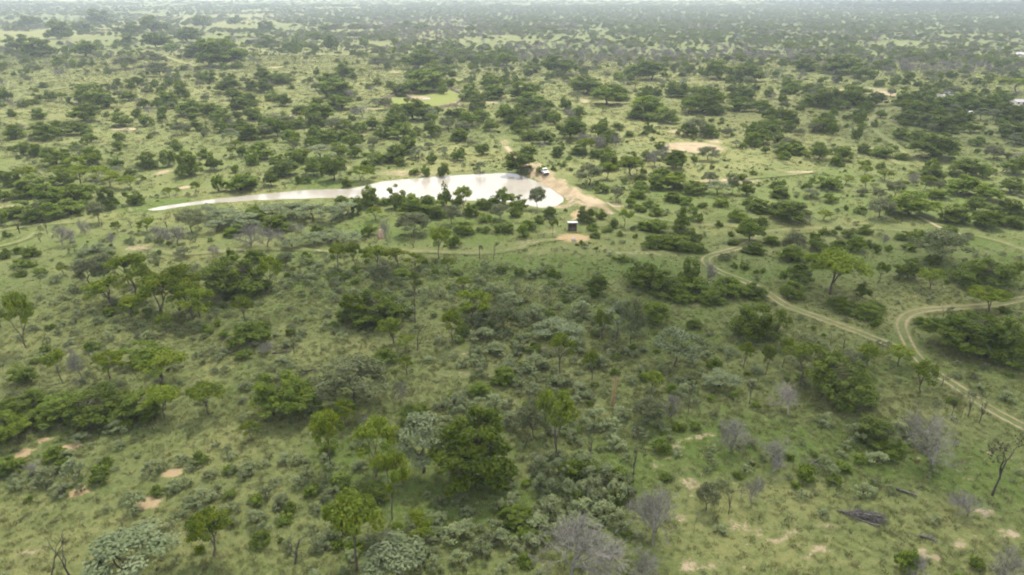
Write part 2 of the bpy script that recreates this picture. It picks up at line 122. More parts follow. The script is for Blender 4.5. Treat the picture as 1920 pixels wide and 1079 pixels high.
# per species: form, variant, x, y, width, height, label, has parts
PLANTS = {
'savanna_tree': [
('G',6,-16.1,54.0,5.3,9.5,'tall bright tree at the bottom edge left of the silver one', 1),
('G',3,-32.0,56.1,3.8,5.7,'bright yellow-green tree alone near the bottom left', 1),
('G',5,-10.5,57.0,3.7,4.5,'small tree with dark stem above the bottom silver tree', 1),
('G',5,-13.7,61.6,4.2,8.8,'tall slim tree with a yellow-green top below the flat-topped tree', 1),
('G',4,-17.1,69.1,6.4,7.8,'flat-topped airy tree with twin slim trunks', 1),
('G',7,-23.2,71.7,4.4,8.0,'airy tree on a thin dark trunk below the yellow-green tree', 1),
('G',0,5.7,72.4,5.2,10.6,'tall airy tree on a long thin leaning trunk', 1),
('G',5,-65.8,76.1,4.4,3.5,'light green bush at the front foot of the left thicket', 1),
('G',4,-35.2,76.5,3.2,2.8,'tiny bright green tree in the grass below the two-storey round tree', 1),
('G',1,-26.5,79.8,4.2,2.1,'low light green bush right of the two-tiered tree', 1),
('G',4,-23.7,80.4,4.1,3.9,'yellow-green small tree at the foot of the olive-grey tree', 1),
('G',6,-49.1,81.9,5.3,5.0,'loose light green tree closing the thicket on its right', 1),
('G',6,-43.4,82.7,4.9,5.0,'small tree standing alone right of the left thicket', 1),
('G',3,61.5,88.5,3.5,5.1,'neat small tree on a straight trunk below the junction', 1),
('G',7,21.1,89.1,3.5,3.4,'small yellow-green tree below the domed silver tree', 1),
('G',5,44.3,90.8,7.0,6.5,'bright light green tree left of a big dark-green pair', 1),
('G',2,-54.6,91.2,7.4,4.9,"umbrella-shaped tree with fanned trunk at the thicket's back right", 1),
('G',5,-69.8,91.9,3.3,5.6,'upright green tree left of the leafless grey tree', 1),
('G',7,-62.9,92.7,4.6,4.7,'green tree just right of the leafless grey tree', 1),
('G',1,12.6,92.8,2.6,5.3,'spindly tree left of the ochre dead trunk', 1),
('G',1,-16.7,94.6,2.6,3.5,'small sapling right of the bright round bush', 1),
('G',3,40.4,94.6,2.2,5.2,'thin dark-stemmed tree right below the umbrella tree', 1),
('G',5,7.7,95.0,4.7,6.6,'upright green tree in front of the wide flat silver tree', 1),
('G',7,62.2,96.5,4.4,3.3,'little umbrella tree leaning right beside the track junction', 1),
('G',1,37.4,96.6,2.3,4.8,'thin tree below the dark umbrella tree', 1),
('G',4,57.5,96.6,4.0,3.9,'small tree with bright cap near the track', 1),
('G',0,43.8,96.8,2.5,5.2,'thin dark tree left of the light green tree', 1),
('G',2,-18.4,102.4,4.0,2.7,'low green bush beside the thin dark stem', 1),
('G',4,-83.1,103.5,5.6,10.1,'lone green-topped tree with dark leaning trunk at the left edge of the grass', 1),
('G',4,-10.4,104.2,4.4,6.6,'slender tree on a single straight dark trunk', 1),
('G',1,-20.4,105.2,4.7,5.0,'small spreading tree below the broad olive clump', 1),
('G',1,45.5,105.7,4.1,6.0,'leaning green tree right of the dark umbrella tree', 1),
('G',3,15.8,106.6,3.1,5.7,'thin green tree left of the leaning pale silver tree', 1),
('G',3,-61.6,108.9,3.0,3.7,'small bright sapling alone in the grass below the grove', 1),
('G',4,-28.5,112.2,4.5,6.0,'slim green tree on the left side of the broad olive clump', 1),
('G',6,-57.3,113.2,5.6,6.6,"slim green tree tucked against the grove's forked front tree", 1),
('G',5,-7.7,113.5,6.7,5.8,'V-shaped green tree with a forked dark trunk', 1),
('G',3,-49.4,114.4,3.6,4.4,'small round-topped tree right of the dark grove', 1),
('G',1,-59.3,114.5,7.2,7.2,'forked green tree at the front of the dark grove', 1),
('G',7,-71.5,116.1,5.1,3.9,"small crooked tree in front of the dark grove's left end", 1),
('G',0,-66.1,116.2,8.8,7.9,'green tree with several dark stems in the middle of the grove', 1),
('G',0,90.8,118.0,7.2,4.2,'flat umbrella tree right beside the upper loop track', 1),
('G',1,-63.6,118.6,8.8,9.0,'full green tree in the centre back of the grove', 1),
('G',1,-77.8,121.0,8.2,5.2,'low spreading green tree at the front left of the dark grove', 1),
('G',6,-75.0,124.5,7.5,9.0,'bright-topped tree at the back left of the grove', 1),
('G',6,64.2,126.2,11.6,9.0,'big bright-crowned tree above the long track', 1),
('G',3,-9.8,128.4,3.6,2.7,'small green tree alone on the grass right of the row', 1),
('G',0,85.6,128.6,5.6,4.2,'flat light tree right of the dark umbrella one', 1),
('G',4,-50.4,130.6,5.7,6.4,"slender tree at the grove's far right", 1),
('G',2,104.7,132.2,5.2,4.7,'open flat tree right of the wide dark one', 1),
('G',2,77.1,132.6,3.2,4.6,'thin tree with ivy-like trunk right of the bright crown', 1),
('G',0,82.1,134.1,2.7,3.3,'sparse little tree left of the dark umbrella one', 0),
('G',6,-96.6,136.5,2.6,2.3,'only light green tree in the central shrub belt', 0),
('G',1,-13.8,138.7,3.7,2.9,'flat small tree in front of the pale-trunked one', 1),
('G',7,-38.2,139.7,4.3,6.3,'leftmost of the row of slim dark-stemmed trees', 1),
('G',4,-34.5,139.7,4.3,6.1,'second of the row of slim dark-stemmed trees', 1),
('G',5,-21.5,139.8,4.6,3.6,'fifth of the row of slim trees at its right end', 1),
('G',3,-30.4,141.8,5.4,4.6,'third and greenest of the row of slim trees', 1),
('G',1,-25.3,142.1,5.6,4.0,'fourth and broadest of the row of slim trees', 1),
('G',7,-16.8,146.1,5.5,7.5,'green tree with a pale bent trunk above the path', 1),
('G',2,10.1,163.7,2.6,4.3,"only light green tree by the pond's right end", 0),
('G',4,-100.2,165.5,3.0,3.0,"left one of two light green trees below the pond's thin left tail", 0),
('G',6,-93.2,166.5,4.2,3.4,"right one of two light green trees below the pond's thin left tail", 1),
('G',2,29.6,171.4,4.8,4.6,'only light green tree around the small shed', 1),
('G',1,-36.5,175.6,5.0,3.7,"left one of two light green trees on the pond's near bank", 1),
('G',4,84.5,177.5,4.5,2.7,'leftmost of the light green trees behind the upper right track', 1),
('G',4,-13.2,185.2,6.4,7.0,"right one of two light green trees on the pond's near bank", 1),
('G',0,-103.3,200.5,2.9,2.6,"leftmost of the light green trees behind the pond's thin left tail", 0),
('G',4,-95.7,201.1,3.4,4.1,"rightmost of the light green trees behind the pond's thin left tail", 0),
('G',6,-101.9,202.2,1.9,2.1,"second from left of the light green trees behind the pond's thin left tail", 0),
('G',2,128.9,208.8,5.5,4.5,'rightmost of the light green trees behind the upper right track', 1),
('G',2,111.1,208.9,6.0,4.3,'third from left of the light green trees behind the upper right track', 1),
('G',0,-120.4,210.9,6.2,3.8,"rightmost of the light green trees by the pond's left tip", 1),
('G',5,-127.6,211.7,7.8,4.9,"second from left of the light green trees by the pond's left tip", 1),
('G',5,107.2,215.4,5.0,2.9,'second from left of the light green trees behind the upper right track', 1),
('G',7,-156.0,215.6,6.2,5.1,"leftmost of the light green trees by the pond's left tip", 1),
('G',1,130.6,218.8,4.0,3.3,'right one of two light green trees beside the upper right farm road', 0),
('G',4,-49.7,219.3,8.5,4.7,"only light green tree along the pond's far bank", 1),
('G',3,-136.2,221.9,6.3,4.3,'rightmost of the light green trees above the belt left of the pond', 1),
('G',3,31.3,222.5,5.1,5.3,'left one of two light green trees right of the dam wall', 1),
('G',1,-150.5,223.4,7.5,4.3,'leftmost of the light green trees above the belt left of the pond', 1),
('G',3,40.1,226.4,7.7,6.2,'right one of two light green trees right of the dam wall', 1),
('G',4,119.9,228.4,5.3,3.2,'left one of two light green trees beside the upper right farm road', 1),
('G',2,-148.6,231.8,7.7,5.2,'second from left of the light green trees above the belt left of the pond', 1),
('G',5,319.3,446.4,20.3,9.1,'only light green tree around the hidden farmhouse', 1)],
'dead_tree': [
('K0',4,-47.7,53.3,4.0,5.5,'bare dark tree at the bottom left corner', 1),
('K0',7,-45.7,53.4,3.2,5.2,'second bare dark tree right of the bottom left one', 1),
('K0',7,-22.9,54.9,4.2,4.5,'dark dead tree with a drooping black crown at the bottom', 1),
('K0',3,20.3,59.5,0.9,3.1,'single dead stick in the bottom sandy grass', 1),
('K',6,25.1,62.6,1.4,4.1,'thin dead sapling right of the small sparse tree', 1),
('K0',4,13.7,63.4,1.5,6.9,'tall thin dead pole above the bottom grey thicket', 1),
('K0',3,11.2,65.5,1.4,3.4,'short dead pole left of the tall thin dead pole', 1),
('K',3,57.7,65.8,4.1,8.1,'dark bare tree with fanned branches near the right edge', 1),
('K',4,14.9,68.2,2.8,7.4,'thin bent dead tree with a tufted top', 1),
('K0',2,57.2,68.3,0.7,1.6,'short black stump beside the dark fanned tree', 1),
('K',1,10.1,72.5,2.0,4.3,'short dead stem with broken twigs below the open forked tree', 1),
('K0',4,1.6,75.4,2.8,4.8,'dark bare stems beside the biggest dense tree', 1),
('K',5,65.5,80.7,1.6,5.0,'leaning rightmost dead tree in the row of four by the track', 1),
('K0',2,63.8,82.1,1.0,3.9,'second thin dead tree in the row of four by the track', 1),
('K',2,64.9,82.3,1.7,4.5,'third thin dead tree in the row of four by the track', 1),
('K',5,62.7,82.5,1.5,4.5,'leftmost thin dead tree in the row of four by the track', 1),
('K0',7,25.2,83.1,1.9,6.1,'thin bare pole tree right of the leafless brown shrub', 1),
('K',2,35.0,86.0,1.5,4.6,'charred stump-like tree standing alone in grass', 1),
('K',7,65.9,90.6,2.2,2.2,'dark twiggy bush at the edge of the lower track', 1),
('K',5,-36.5,101.0,1.5,4.1,'tiny thin tree with a tuft on top beside dead wood', 1),
('K0',5,-16.1,102.7,3.4,5.5,'thin dark stem with sparse twigs under the tall bare trunk', 1),
('K0',7,56.4,103.0,2.4,3.8,'forked bare little tree beside the track', 1),
('K0',5,54.8,104.3,1.6,3.4,'little dead tree left of the forked bare one by the track', 1),
('K0',1,-92.6,111.1,3.6,6.8,'dark bare tree cut by the left edge beside the lone leaning tree', 1),
('K',3,-17.9,113.4,2.6,8.5,'tall bare dark trunk splitting into upright poles', 1),
('K0',3,80.8,115.6,2.4,2.4,'small bare shrub behind the huge bushy tree', 1),
('K0',5,-4.3,145.8,2.1,5.3,'taller of two brown dead trees by the path', 1),
('K',7,-7.3,145.9,2.5,3.5,'shorter of two brown dead trees by the path', 1),
('K0',0,-84.6,149.7,2.4,1.8,"fourth from left of the dark bare trees below the pond's thin left tail", 1),
('K',6,-23.6,154.2,2.9,1.8,"only dark bare tree on the pond's near bank", 1),
('K',1,-115.2,158.0,2.0,2.3,"second from left of the dark bare trees below the pond's thin left tail", 1),
('K',1,-117.3,164.1,2.0,5.1,"third from left of the dark bare trees below the pond's thin left tail", 1),
('K',2,-124.4,164.3,3.5,4.0,"leftmost of the dark bare trees below the pond's thin left tail", 1),
('K0',7,-99.0,169.8,2.4,2.9,"right one of two dark bare trees by the pond's left tip", 1),
('K',2,-89.9,169.8,2.4,3.0,"rightmost of the dark bare trees below the pond's thin left tail", 1),
('K',2,-106.9,170.2,2.2,2.5,"left one of two dark bare trees by the pond's left tip", 1)],
'leafy_tree': [
('E',5,-4.9,68.5,9.1,8.8,'biggest dense bright green tree in the lower middle', 1),
('D',0,48.9,76.4,5.2,3.1,'dark mixed shrub mound left of the hazy grey tree', 1),
('E',0,-68.9,78.0,5.8,3.3,'dark bush at the left edge under the thicket', 1),
('E',5,-69.3,81.9,6.8,3.4,'dark green thicket bush reaching toward the left edge', 1),
('D',0,-53.3,82.0,5.9,3.8,'bushy green crown in the right half of the left thicket', 1),
('E',3,-64.3,82.1,7.0,3.8,'high bushy green crown in the left part of the thicket', 1),
('E',1,-58.2,82.1,8.5,4.9,'tallest bushy crown in the middle of the left thicket', 1),
('E',0,-32.3,83.7,8.5,5.4,'big round two-tiered bright green tree alone on the grass', 1),
('E',6,49.2,87.1,8.3,6.3,'big rounded dark-green tree above the grey ghost tree', 1),
('D',5,-60.3,98.6,6.3,3.3,'rounded green tree behind the umbrella tree of the left thicket', 1),
('E',3,82.7,98.8,9.1,7.4,'huge dark tree cut by the right edge behind the bend', 1),
('E',4,77.3,103.1,12.5,6.3,"huge bushy green tree inside the track's bend", 1),
('D',7,-45.0,105.0,7.0,3.5,'low rounded green bush alone in the open grass below the grove', 1),
('D',4,42.7,107.9,7.4,6.0,'dark umbrella tree on a forked trunk above the track', 1),
('D',6,26.3,113.7,5.1,3.9,'dark olive tree right of the grey-crowned tree', 1),
('E',1,-25.5,114.4,10.7,5.3,'broad olive-green tree clump left of the tall bare trunk', 1),
('D',4,66.2,115.6,5.0,2.5,'flat low bush in front of the rounded bushes', 1),
('D',7,63.1,118.9,5.1,2.6,'rounded bush below the bright big tree', 1),
('D',4,39.0,122.3,4.8,2.4,"low hedge bush under the thicket's right end", 1),
('D',1,48.6,124.9,5.1,2.6,'last hedge bush touching the track', 1),
('D',0,56.2,125.4,5.1,3.2,'dark bush left of the bright big tree above the track', 1),
('D',0,37.1,125.9,6.7,3.3,'low right end of the dark thicket by the track', 1),
('D',2,44.0,125.9,6.7,3.3,'hedge-like bush between the thicket and the track', 1),
('E',7,-56.4,126.6,12.1,7.2,'broad dense dark crown at the right end of the grove', 1),
('D',1,31.2,127.4,8.0,4.0,'low front middle of the dark thicket by the track', 1),
('D',4,36.2,129.1,5.0,6.4,'tallest crown of the dark thicket by the track', 1),
('D',2,27.6,130.1,7.9,4.6,'broad left half of the dark thicket by the track', 1),
('E',0,97.7,131.0,10.9,5.4,'wide dark tree near the right edge above the loop', 1),
('D',7,59.4,132.4,6.5,4.3,'dark bushes left shoulder of the big bright-crowned tree', 1),
('D',3,64.2,146.2,6.0,3.3,'left one of two dark green trees in front of the upper track, left', 1),
('D',3,81.3,152.6,5.3,3.3,'right one of two dark green trees in front of the upper track, left', 1),
('D',0,39.7,153.5,5.9,3.3,'third from left of the larger dark green trees between the shed and the umbrella tree', 1),
('D',4,34.0,154.8,5.3,2.9,'leftmost of the larger dark green trees between the shed and the umbrella tree', 1),
('D',5,37.5,156.6,4.7,3.2,'second from left of the smaller dark green trees between the shed and the umbrella tree', 1),
('D',2,99.8,159.3,4.7,2.6,'left one of two dark green trees in front of the upper track, right', 1),
('D',6,58.5,159.4,6.2,5.4,'fourth from left of the larger dark green trees between the shed and the umbrella tree', 1),
('D',4,109.0,162.5,4.8,2.6,'right one of two dark green trees in front of the upper track, right', 1),
('D',0,-12.2,165.7,5.6,3.1,"fourth from left of the dark green trees on the pond's near bank", 1),
('D',5,36.9,166.8,6.3,3.5,'second from left of the larger dark green trees between the shed and the umbrella tree', 1),
('D',4,-60.6,168.2,6.9,4.1,'right one of two dark green trees on the near bank left of the pond', 1),
('D',6,123.1,170.1,7.2,4.5,'fifth from left of the larger dark green trees behind the upper right track', 1),
('D',6,-67.8,173.2,5.7,4.5,'left one of two dark green trees on the near bank left of the pond', 1),
('D',2,-127.7,174.4,6.5,3.7,"second from left of the smaller dark green trees by the pond's left tip", 1),
('D',1,19.9,174.5,5.5,4.0,'only dark green tree around the small shed', 1),
('D',4,117.5,174.6,7.4,4.5,'third from left of the larger dark green trees behind the upper right track', 1),
('D',3,60.6,176.3,5.2,2.8,'rightmost of the smaller dark green trees between the shed and the umbrella tree', 1),
('D',6,74.4,176.8,9.6,5.3,'leftmost of the larger dark green trees behind the upper right track', 1),
('D',7,-124.6,177.0,7.5,4.2,"second from left of the larger dark green trees by the pond's left tip", 1),
('D',5,-135.6,179.3,7.3,4.0,"leftmost of the smaller dark green trees by the pond's left tip", 1),
('D',3,109.3,180.6,11.3,6.5,'second from left of the larger dark green trees behind the upper right track', 1),
('D',1,-25.0,180.9,10.6,5.8,"third from left of the dark green trees on the pond's near bank", 1),
('D',7,-121.5,181.4,7.7,4.2,"fourth from left of the larger dark green trees by the pond's left tip", 1),
('D',1,39.8,181.5,4.9,2.7,'leftmost of the smaller dark green trees between the shed and the umbrella tree', 1),
('D',4,137.2,181.8,7.4,4.1,'fifth from left of the smaller dark green trees behind the upper right track', 1),
('D',4,68.9,184.9,6.0,3.3,'rightmost of the larger dark green trees between the shed and the umbrella tree', 1),
('D',3,130.5,185.2,6.9,3.8,'fourth from left of the smaller dark green trees behind the upper right track', 1),
('D',5,1.8,186.0,4.7,3.8,"only dark green tree by the pond's right end", 1),
('D',4,-114.7,187.9,5.6,6.0,"fourth from left of the smaller dark green trees by the pond's left tip", 1),
('D',5,-32.7,188.0,5.9,6.3,"second from left of the dark green trees on the pond's near bank", 1),
('D',4,-41.0,189.5,5.7,5.8,"leftmost of the dark green trees on the pond's near bank", 1),
('D',0,-124.9,189.7,8.0,6.0,"rightmost of the larger dark green trees by the pond's left tip", 1),
('D',7,-2.0,190.7,6.0,4.9,"rightmost of the dark green trees on the pond's near bank", 1),
('D',5,-109.5,192.0,5.1,4.3,"rightmost of the smaller dark green trees by the pond's left tip", 1),
('D',2,-133.4,192.4,9.6,5.8,"third from left of the larger dark green trees by the pond's left tip", 1),
('D',0,47.2,195.3,4.7,2.8,'third from left of the smaller dark green trees between the shed and the umbrella tree', 1),
('D',6,140.6,196.3,7.9,4.3,'rightmost of the larger dark green trees behind the upper right track', 1),
('D',5,127.7,198.7,6.4,3.5,'third from left of the smaller dark green trees behind the upper right track', 1),
('D',6,-126.7,198.8,5.1,4.3,"third from left of the smaller dark green trees by the pond's left tip", 1),
('D',5,38.0,199.6,5.8,3.2,'fourth from left of the dark green trees right of the dam wall', 1),
('D',4,80.4,200.2,5.8,3.2,'leftmost of the smaller dark green trees behind the upper right track', 1),
('D',4,-145.5,201.5,9.7,5.8,"leftmost of the larger dark green trees by the pond's left tip", 1),
('D',7,137.7,204.0,10.1,5.6,'fourth from left of the larger dark green trees behind the upper right track', 1),
('D',0,56.0,204.2,6.9,3.8,'third from left of the dark green trees below the bright sand patch', 1),
('D',6,153.6,205.0,7.6,4.2,'rightmost of the smaller dark green trees behind the upper right track', 1),
('D',2,-84.6,208.1,9.3,5.1,"left one of two dark green trees behind the pond's thin left tail", 1),
('D',2,46.0,209.2,6.9,3.9,'leftmost of the dark green trees below the bright sand patch', 1),
('D',5,99.1,209.4,7.7,4.5,'second from left of the smaller dark green trees behind the upper right track', 1),
('D',4,-83.5,212.6,5.4,3.0,"right one of two dark green trees behind the pond's thin left tail", 1),
('D',6,41.4,216.5,5.0,2.8,'rightmost of the dark green trees right of the dam wall', 1),
('D',3,52.8,217.3,5.2,2.9,'second from left of the dark green trees below the bright sand patch', 1),
('D',6,-58.1,219.4,7.5,7.6,"third from left of the larger dark green trees along the pond's far bank", 1),
('d',1,157.1,223.4,4.6,4.7,'rightmost of the smaller dark green trees beside the upper right farm road', 0),
('D',4,-108.7,226.6,7.5,8.3,'fourth from left of the larger dark green trees above the belt left of the pond', 1),
('D',3,-76.6,227.1,9.4,5.2,"second from left of the larger dark green trees along the pond's far bank", 1),
('D',2,154.2,228.9,10.2,5.6,'fifth from left of the larger dark green trees beside the upper right farm road', 1),
('D',2,170.6,229.0,8.4,5.8,'rightmost of the larger dark green trees beside the upper right farm road', 1),
('D',6,2.7,230.4,10.2,7.2,'leftmost of the dark green trees at the top of the dam wall', 1),
('D',6,-103.3,234.5,6.1,4.6,'rightmost of the larger dark green trees above the belt left of the pond', 1),
('d',6,-68.0,237.3,4.9,3.8,"second from left of the smaller dark green trees along the pond's far bank", 0),
('d',2,-50.6,237.3,4.9,3.1,"fifth from left of the smaller dark green trees along the pond's far bank", 0),
('D',6,-82.6,237.5,5.6,3.9,"leftmost of the smaller dark green trees along the pond's far bank", 1),
('D',0,-128.0,238.7,6.8,5.7,'third from left of the larger dark green trees above the belt left of the pond', 1),
('d',3,-122.4,241.4,5.0,5.6,'third from left of the smaller dark green trees above the belt left of the pond', 0),
('D',2,-162.6,241.6,8.2,6.2,'leftmost of the larger dark green trees above the belt left of the pond', 1),
('D',5,-151.2,244.4,6.4,7.4,'second from left of the larger dark green trees above the belt left of the pond', 1),
('D',5,-49.4,245.7,7.9,4.6,"fourth from left of the larger dark green trees along the pond's far bank", 1),
('D',0,-43.0,248.4,8.0,5.8,"fifth from left of the larger dark green trees along the pond's far bank", 1),
('D',6,5.9,251.0,8.1,4.7,'second from left of the dark green trees at the top of the dam wall', 1),
('D',6,121.5,251.3,9.1,5.0,'second from left of the larger dark green trees beside the upper right farm road', 1),
('D',2,114.0,252.2,6.1,6.3,'second from left of the smaller dark green trees beside the upper right farm road', 1),
('d',2,101.2,252.7,4.8,3.0,'leftmost of the smaller dark green trees beside the upper right farm road', 0),
('d',4,144.9,252.7,4.8,2.6,'fourth from left of the smaller dark green trees beside the upper right farm road', 0),
('D',1,-94.1,253.1,9.1,6.0,"leftmost of the larger dark green trees along the pond's far bank", 1),
('E',4,156.8,253.6,16.3,9.0,'fourth from left of the larger dark green trees beside the upper right farm road', 1),
('d',2,-115.0,254.6,5.2,3.8,'rightmost of the smaller dark green trees above the belt left of the pond', 0),
('D',7,-59.0,254.9,6.2,4.1,"fourth from left of the smaller dark green trees along the pond's far bank", 1),
('D',5,32.0,254.9,6.2,3.9,'second from left of the dark green trees right of the dam wall', 1),
('d',0,36.6,256.4,4.8,3.5,'third from left of the dark green trees right of the dam wall', 0),
('D',5,17.5,256.6,5.4,5.4,'rightmost of the dark green trees at the top of the dam wall', 1),
('D',1,-178.9,256.7,5.8,4.7,'second from left of the smaller dark green trees above the belt left of the pond', 1),
('D',5,140.5,257.6,8.9,4.9,'third from left of the larger dark green trees beside the upper right farm road', 1),
('D',6,-185.6,258.6,6.1,4.7,'leftmost of the smaller dark green trees above the belt left of the pond', 1),
('D',3,-66.2,260.0,7.3,4.6,"third from left of the smaller dark green trees along the pond's far bank", 1),
('D',0,25.5,260.5,6.1,3.8,'leftmost of the dark green trees right of the dam wall', 1),
('D',0,109.3,260.8,6.9,3.8,'leftmost of the larger dark green trees beside the upper right farm road', 1),
('d',3,-11.3,261.3,5.3,3.9,"rightmost of the smaller dark green trees along the pond's far bank", 0),
('D',0,-40.6,261.9,7.4,6.2,"rightmost of the larger dark green trees along the pond's far bank", 1),
('D',0,136.6,264.5,6.2,3.4,'third from left of the smaller dark green trees beside the upper right farm road', 1),
('d',0,-131.7,268.1,5.2,4.1,'fourth from left of the smaller dark green trees above the belt left of the pond', 0),
('D',7,188.5,277.9,6.5,3.6,'fifth from left of the smaller dark green trees beside the upper right farm road', 1),
('D',3,13.2,281.6,7.9,5.0,'third from left of the dark green trees at the top of the dam wall', 1),
('D',7,102.2,282.3,10.1,5.6,'rightmost of the dark green trees below the bright sand patch', 1),
('D',4,-77.4,284.2,8.8,4.9,'fourth from left of the large dark green trees just left of the fenced paddock', 1),
('d',7,31.1,285.3,5.3,2.9,'rightmost of the smaller dark green trees behind the dam wall road', 0),
('d',3,-92.1,285.3,5.3,4.9,'fourth from left of the small dark green trees just left of the fenced paddock', 0),
('d',3,-175.4,285.3,5.3,3.4,'rightmost of the small dark green trees far left in the grassland', 0),
('D',4,41.2,286.0,7.6,4.6,'second from left of the smaller dark green trees behind the long sand patch', 1),
('D',2,168.2,286.4,8.9,5.0,'second from left of the middling dark green trees around the hidden farmhouse', 1),
('d',1,-164.4,287.6,5.4,3.4,'fourth from left of the middling dark green trees far left in the grassland', 0),
('D',4,-22.5,289.5,7.7,4.7,'fifth from left of the middling dark green trees around the fenced paddock', 1),
('D',5,6.8,289.9,9.0,5.0,'second from left of the larger dark green trees behind the dam wall road', 1),
('D',0,-110.4,289.9,9.0,6.0,'rightmost of the large dark green trees in the grassland left of the paddock', 1),
('D',1,-198.3,291.8,11.3,6.8,'second from left of the large dark green trees far left in the grassland', 1),
('d',0,146.4,292.2,5.0,5.0,'sixth from left of the smaller dark green trees left of the farm road', 0),
('D',1,164.8,292.7,6.8,4.8,'second from left of the small dark green trees around the hidden farmhouse', 1),
('D',7,-70.5,292.7,6.8,4.3,'fifth from left of the small dark green trees just left of the fenced paddock', 1),
('D',6,37.6,293.2,8.2,6.7,'leftmost of the smaller dark green trees behind the long sand patch', 1),
('D',1,-211.9,293.4,9.1,6.1,'leftmost of the large dark green trees far left in the grassland', 1),
('D',0,214.4,293.7,10.0,6.5,'rightmost of the middling dark green trees around the hidden farmhouse', 1),
('D',2,25.1,294.2,11.4,8.9,'fifth from left of the larger dark green trees behind the dam wall road', 1),
('D',3,-46.8,294.2,11.4,6.3,'leftmost of the large dark green trees around the fenced paddock', 1),
('D',1,84.8,295.4,7.8,5.8,'third from left of the smaller dark green trees around the bright sand patch', 1),
('D',7,-34.2,298.0,8.3,6.8,'sixth from left of the large dark green trees around the fenced paddock', 1),
('D',6,-101.7,298.0,8.3,7.9,'third from left of the middling dark green trees just left of the fenced paddock', 1),
('D',7,76.3,298.3,9.3,5.7,'second from left of the smaller dark green trees around the bright sand patch', 1),
('d',7,-197.3,299.3,4.6,3.1,'third from left of the small dark green trees far left in the grassland', 0),
('d',3,139.8,300.6,4.7,5.2,'fifth from left of the smaller dark green trees left of the farm road', 0),
('D',3,-189.6,302.1,9.4,5.3,'third from left of the large dark green trees far left in the grassland', 1),
('D',5,114.7,305.4,8.0,4.9,'rightmost of the smaller dark green trees around the bright sand patch', 1),
('d',1,-67.3,307.3,5.7,4.7,'rightmost of the small dark green trees just left of the fenced paddock', 0),
('D',3,205.0,308.0,8.1,4.5,'fourth from left of the small dark green trees around the hidden farmhouse', 1),
('D',7,-128.7,308.0,8.1,5.5,'fifth from left of the middling dark green trees in the grassland left of the paddock', 1),
('D',4,193.8,309.2,12.0,6.7,'second from left of the large dark green trees around the hidden farmhouse', 1),
('D',3,-9.6,310.4,7.2,5.1,'eighth from left of the small dark green trees around the fenced paddock', 1),
('D',1,141.1,312.1,12.5,7.8,'second from left of the larger dark green trees left of the farm road', 1),
('D',7,-142.7,312.9,6.8,4.7,'third from left of the middling dark green trees in the grassland left of the paddock', 1),
('d',1,48.5,314.0,5.8,3.2,'fourth from left of the smaller dark green trees behind the long sand patch', 0),
('D',7,-63.2,314.7,8.3,5.6,'leftmost of the middling dark green trees around the fenced paddock', 1),
('D',7,-124.0,314.7,8.3,4.6,'seventh from left of the middling dark green trees in the grassland left of the paddock', 1),
('D',5,116.9,315.2,9.7,6.0,'fifth from left of the smaller dark green trees around the bright sand patch', 1),
('d',6,-115.1,320.8,5.4,5.0,'leftmost of the small dark green trees just left of the fenced paddock', 0),
('D',7,9.9,321.7,8.4,5.8,'leftmost of the smaller dark green trees behind the dam wall road', 1),
('D',4,-55.8,321.7,8.4,5.8,'second from left of the middling dark green trees around the fenced paddock', 1),
('D',4,-91.8,321.7,8.4,5.8,'fifth from left of the middling dark green trees just left of the fenced paddock', 1),
('D',6,-19.9,322.2,9.9,6.2,'seventh from left of the large dark green trees around the fenced paddock', 1),
('D',4,194.1,322.6,11.4,6.6,'fourth from left of the middling dark green trees around the hidden farmhouse', 1),
('d',6,-171.0,323.8,6.0,5.0,'third from left of the small dark green trees in the grassland left of the paddock', 0),
('D',3,-182.9,325.0,10.0,6.2,'rightmost of the middling dark green trees far left in the grassland', 1),
('d',3,20.2,328.2,6.1,5.0,'third from left of the smaller dark green trees behind the dam wall road', 0),
('D',4,1.3,329.1,9.1,7.6,'rightmost of the middling dark green trees around the fenced paddock', 1),
('D',3,188.0,329.9,11.7,6.4,'leftmost of the middling dark green trees around the hidden farmhouse', 1),
('d',5,-108.7,332.3,5.1,5.2,'third from left of the small dark green trees just left of the fenced paddock', 0),
('D',3,74.7,332.4,10.2,6.4,'rightmost of the smaller dark green trees behind the long sand patch', 1),
('d',0,167.0,332.7,6.1,5.7,'rightmost of the smaller dark green trees left of the farm road', 0),
('D',6,-14.1,333.5,8.7,5.4,'eighth from left of the middling dark green trees around the fenced paddock', 1),
('D',6,-92.9,335.6,15.5,8.5,'third from left of the large dark green trees just left of the fenced paddock', 1),
('D',6,-2.6,336.5,8.8,7.8,'ninth from left of the middling dark green trees around the fenced paddock', 1),
('D',1,-140.3,336.5,8.8,6.1,'fourth from left of the middling dark green trees in the grassland left of the paddock', 1),
('D',2,-207.1,336.6,14.0,8.4,'fourth from left of the large dark green trees far left in the grassland', 1),
('d',1,-169.7,336.8,4.7,4.7,'fourth from left of the small dark green trees in the grassland left of the paddock', 0),
('D',0,16.7,339.3,7.8,5.6,'second from left of the smaller dark green trees behind the dam wall road', 1),
('D',5,-126.7,339.8,9.4,6.7,'rightmost of the middling dark green trees in the grassland left of the paddock', 1),
('D',2,-48.6,341.8,15.8,9.6,'second from left of the large dark green trees around the fenced paddock', 1),
('D',1,246.9,345.8,13.3,7.3,'rightmost of the large dark green trees around the hidden farmhouse', 1),
('D',0,67.7,345.8,18.6,10.2,'fourth from left of the larger dark green trees behind the long sand patch', 1),
('d',7,-59.6,348.2,5.3,4.8,'leftmost of the small dark green trees around the fenced paddock', 0),
('d',4,133.8,348.7,7.0,4.7,'leftmost of the smaller dark green trees left of the farm road', 0),
('D',0,-26.8,349.0,8.0,4.4,'sixth from left of the small dark green trees around the fenced paddock', 1),
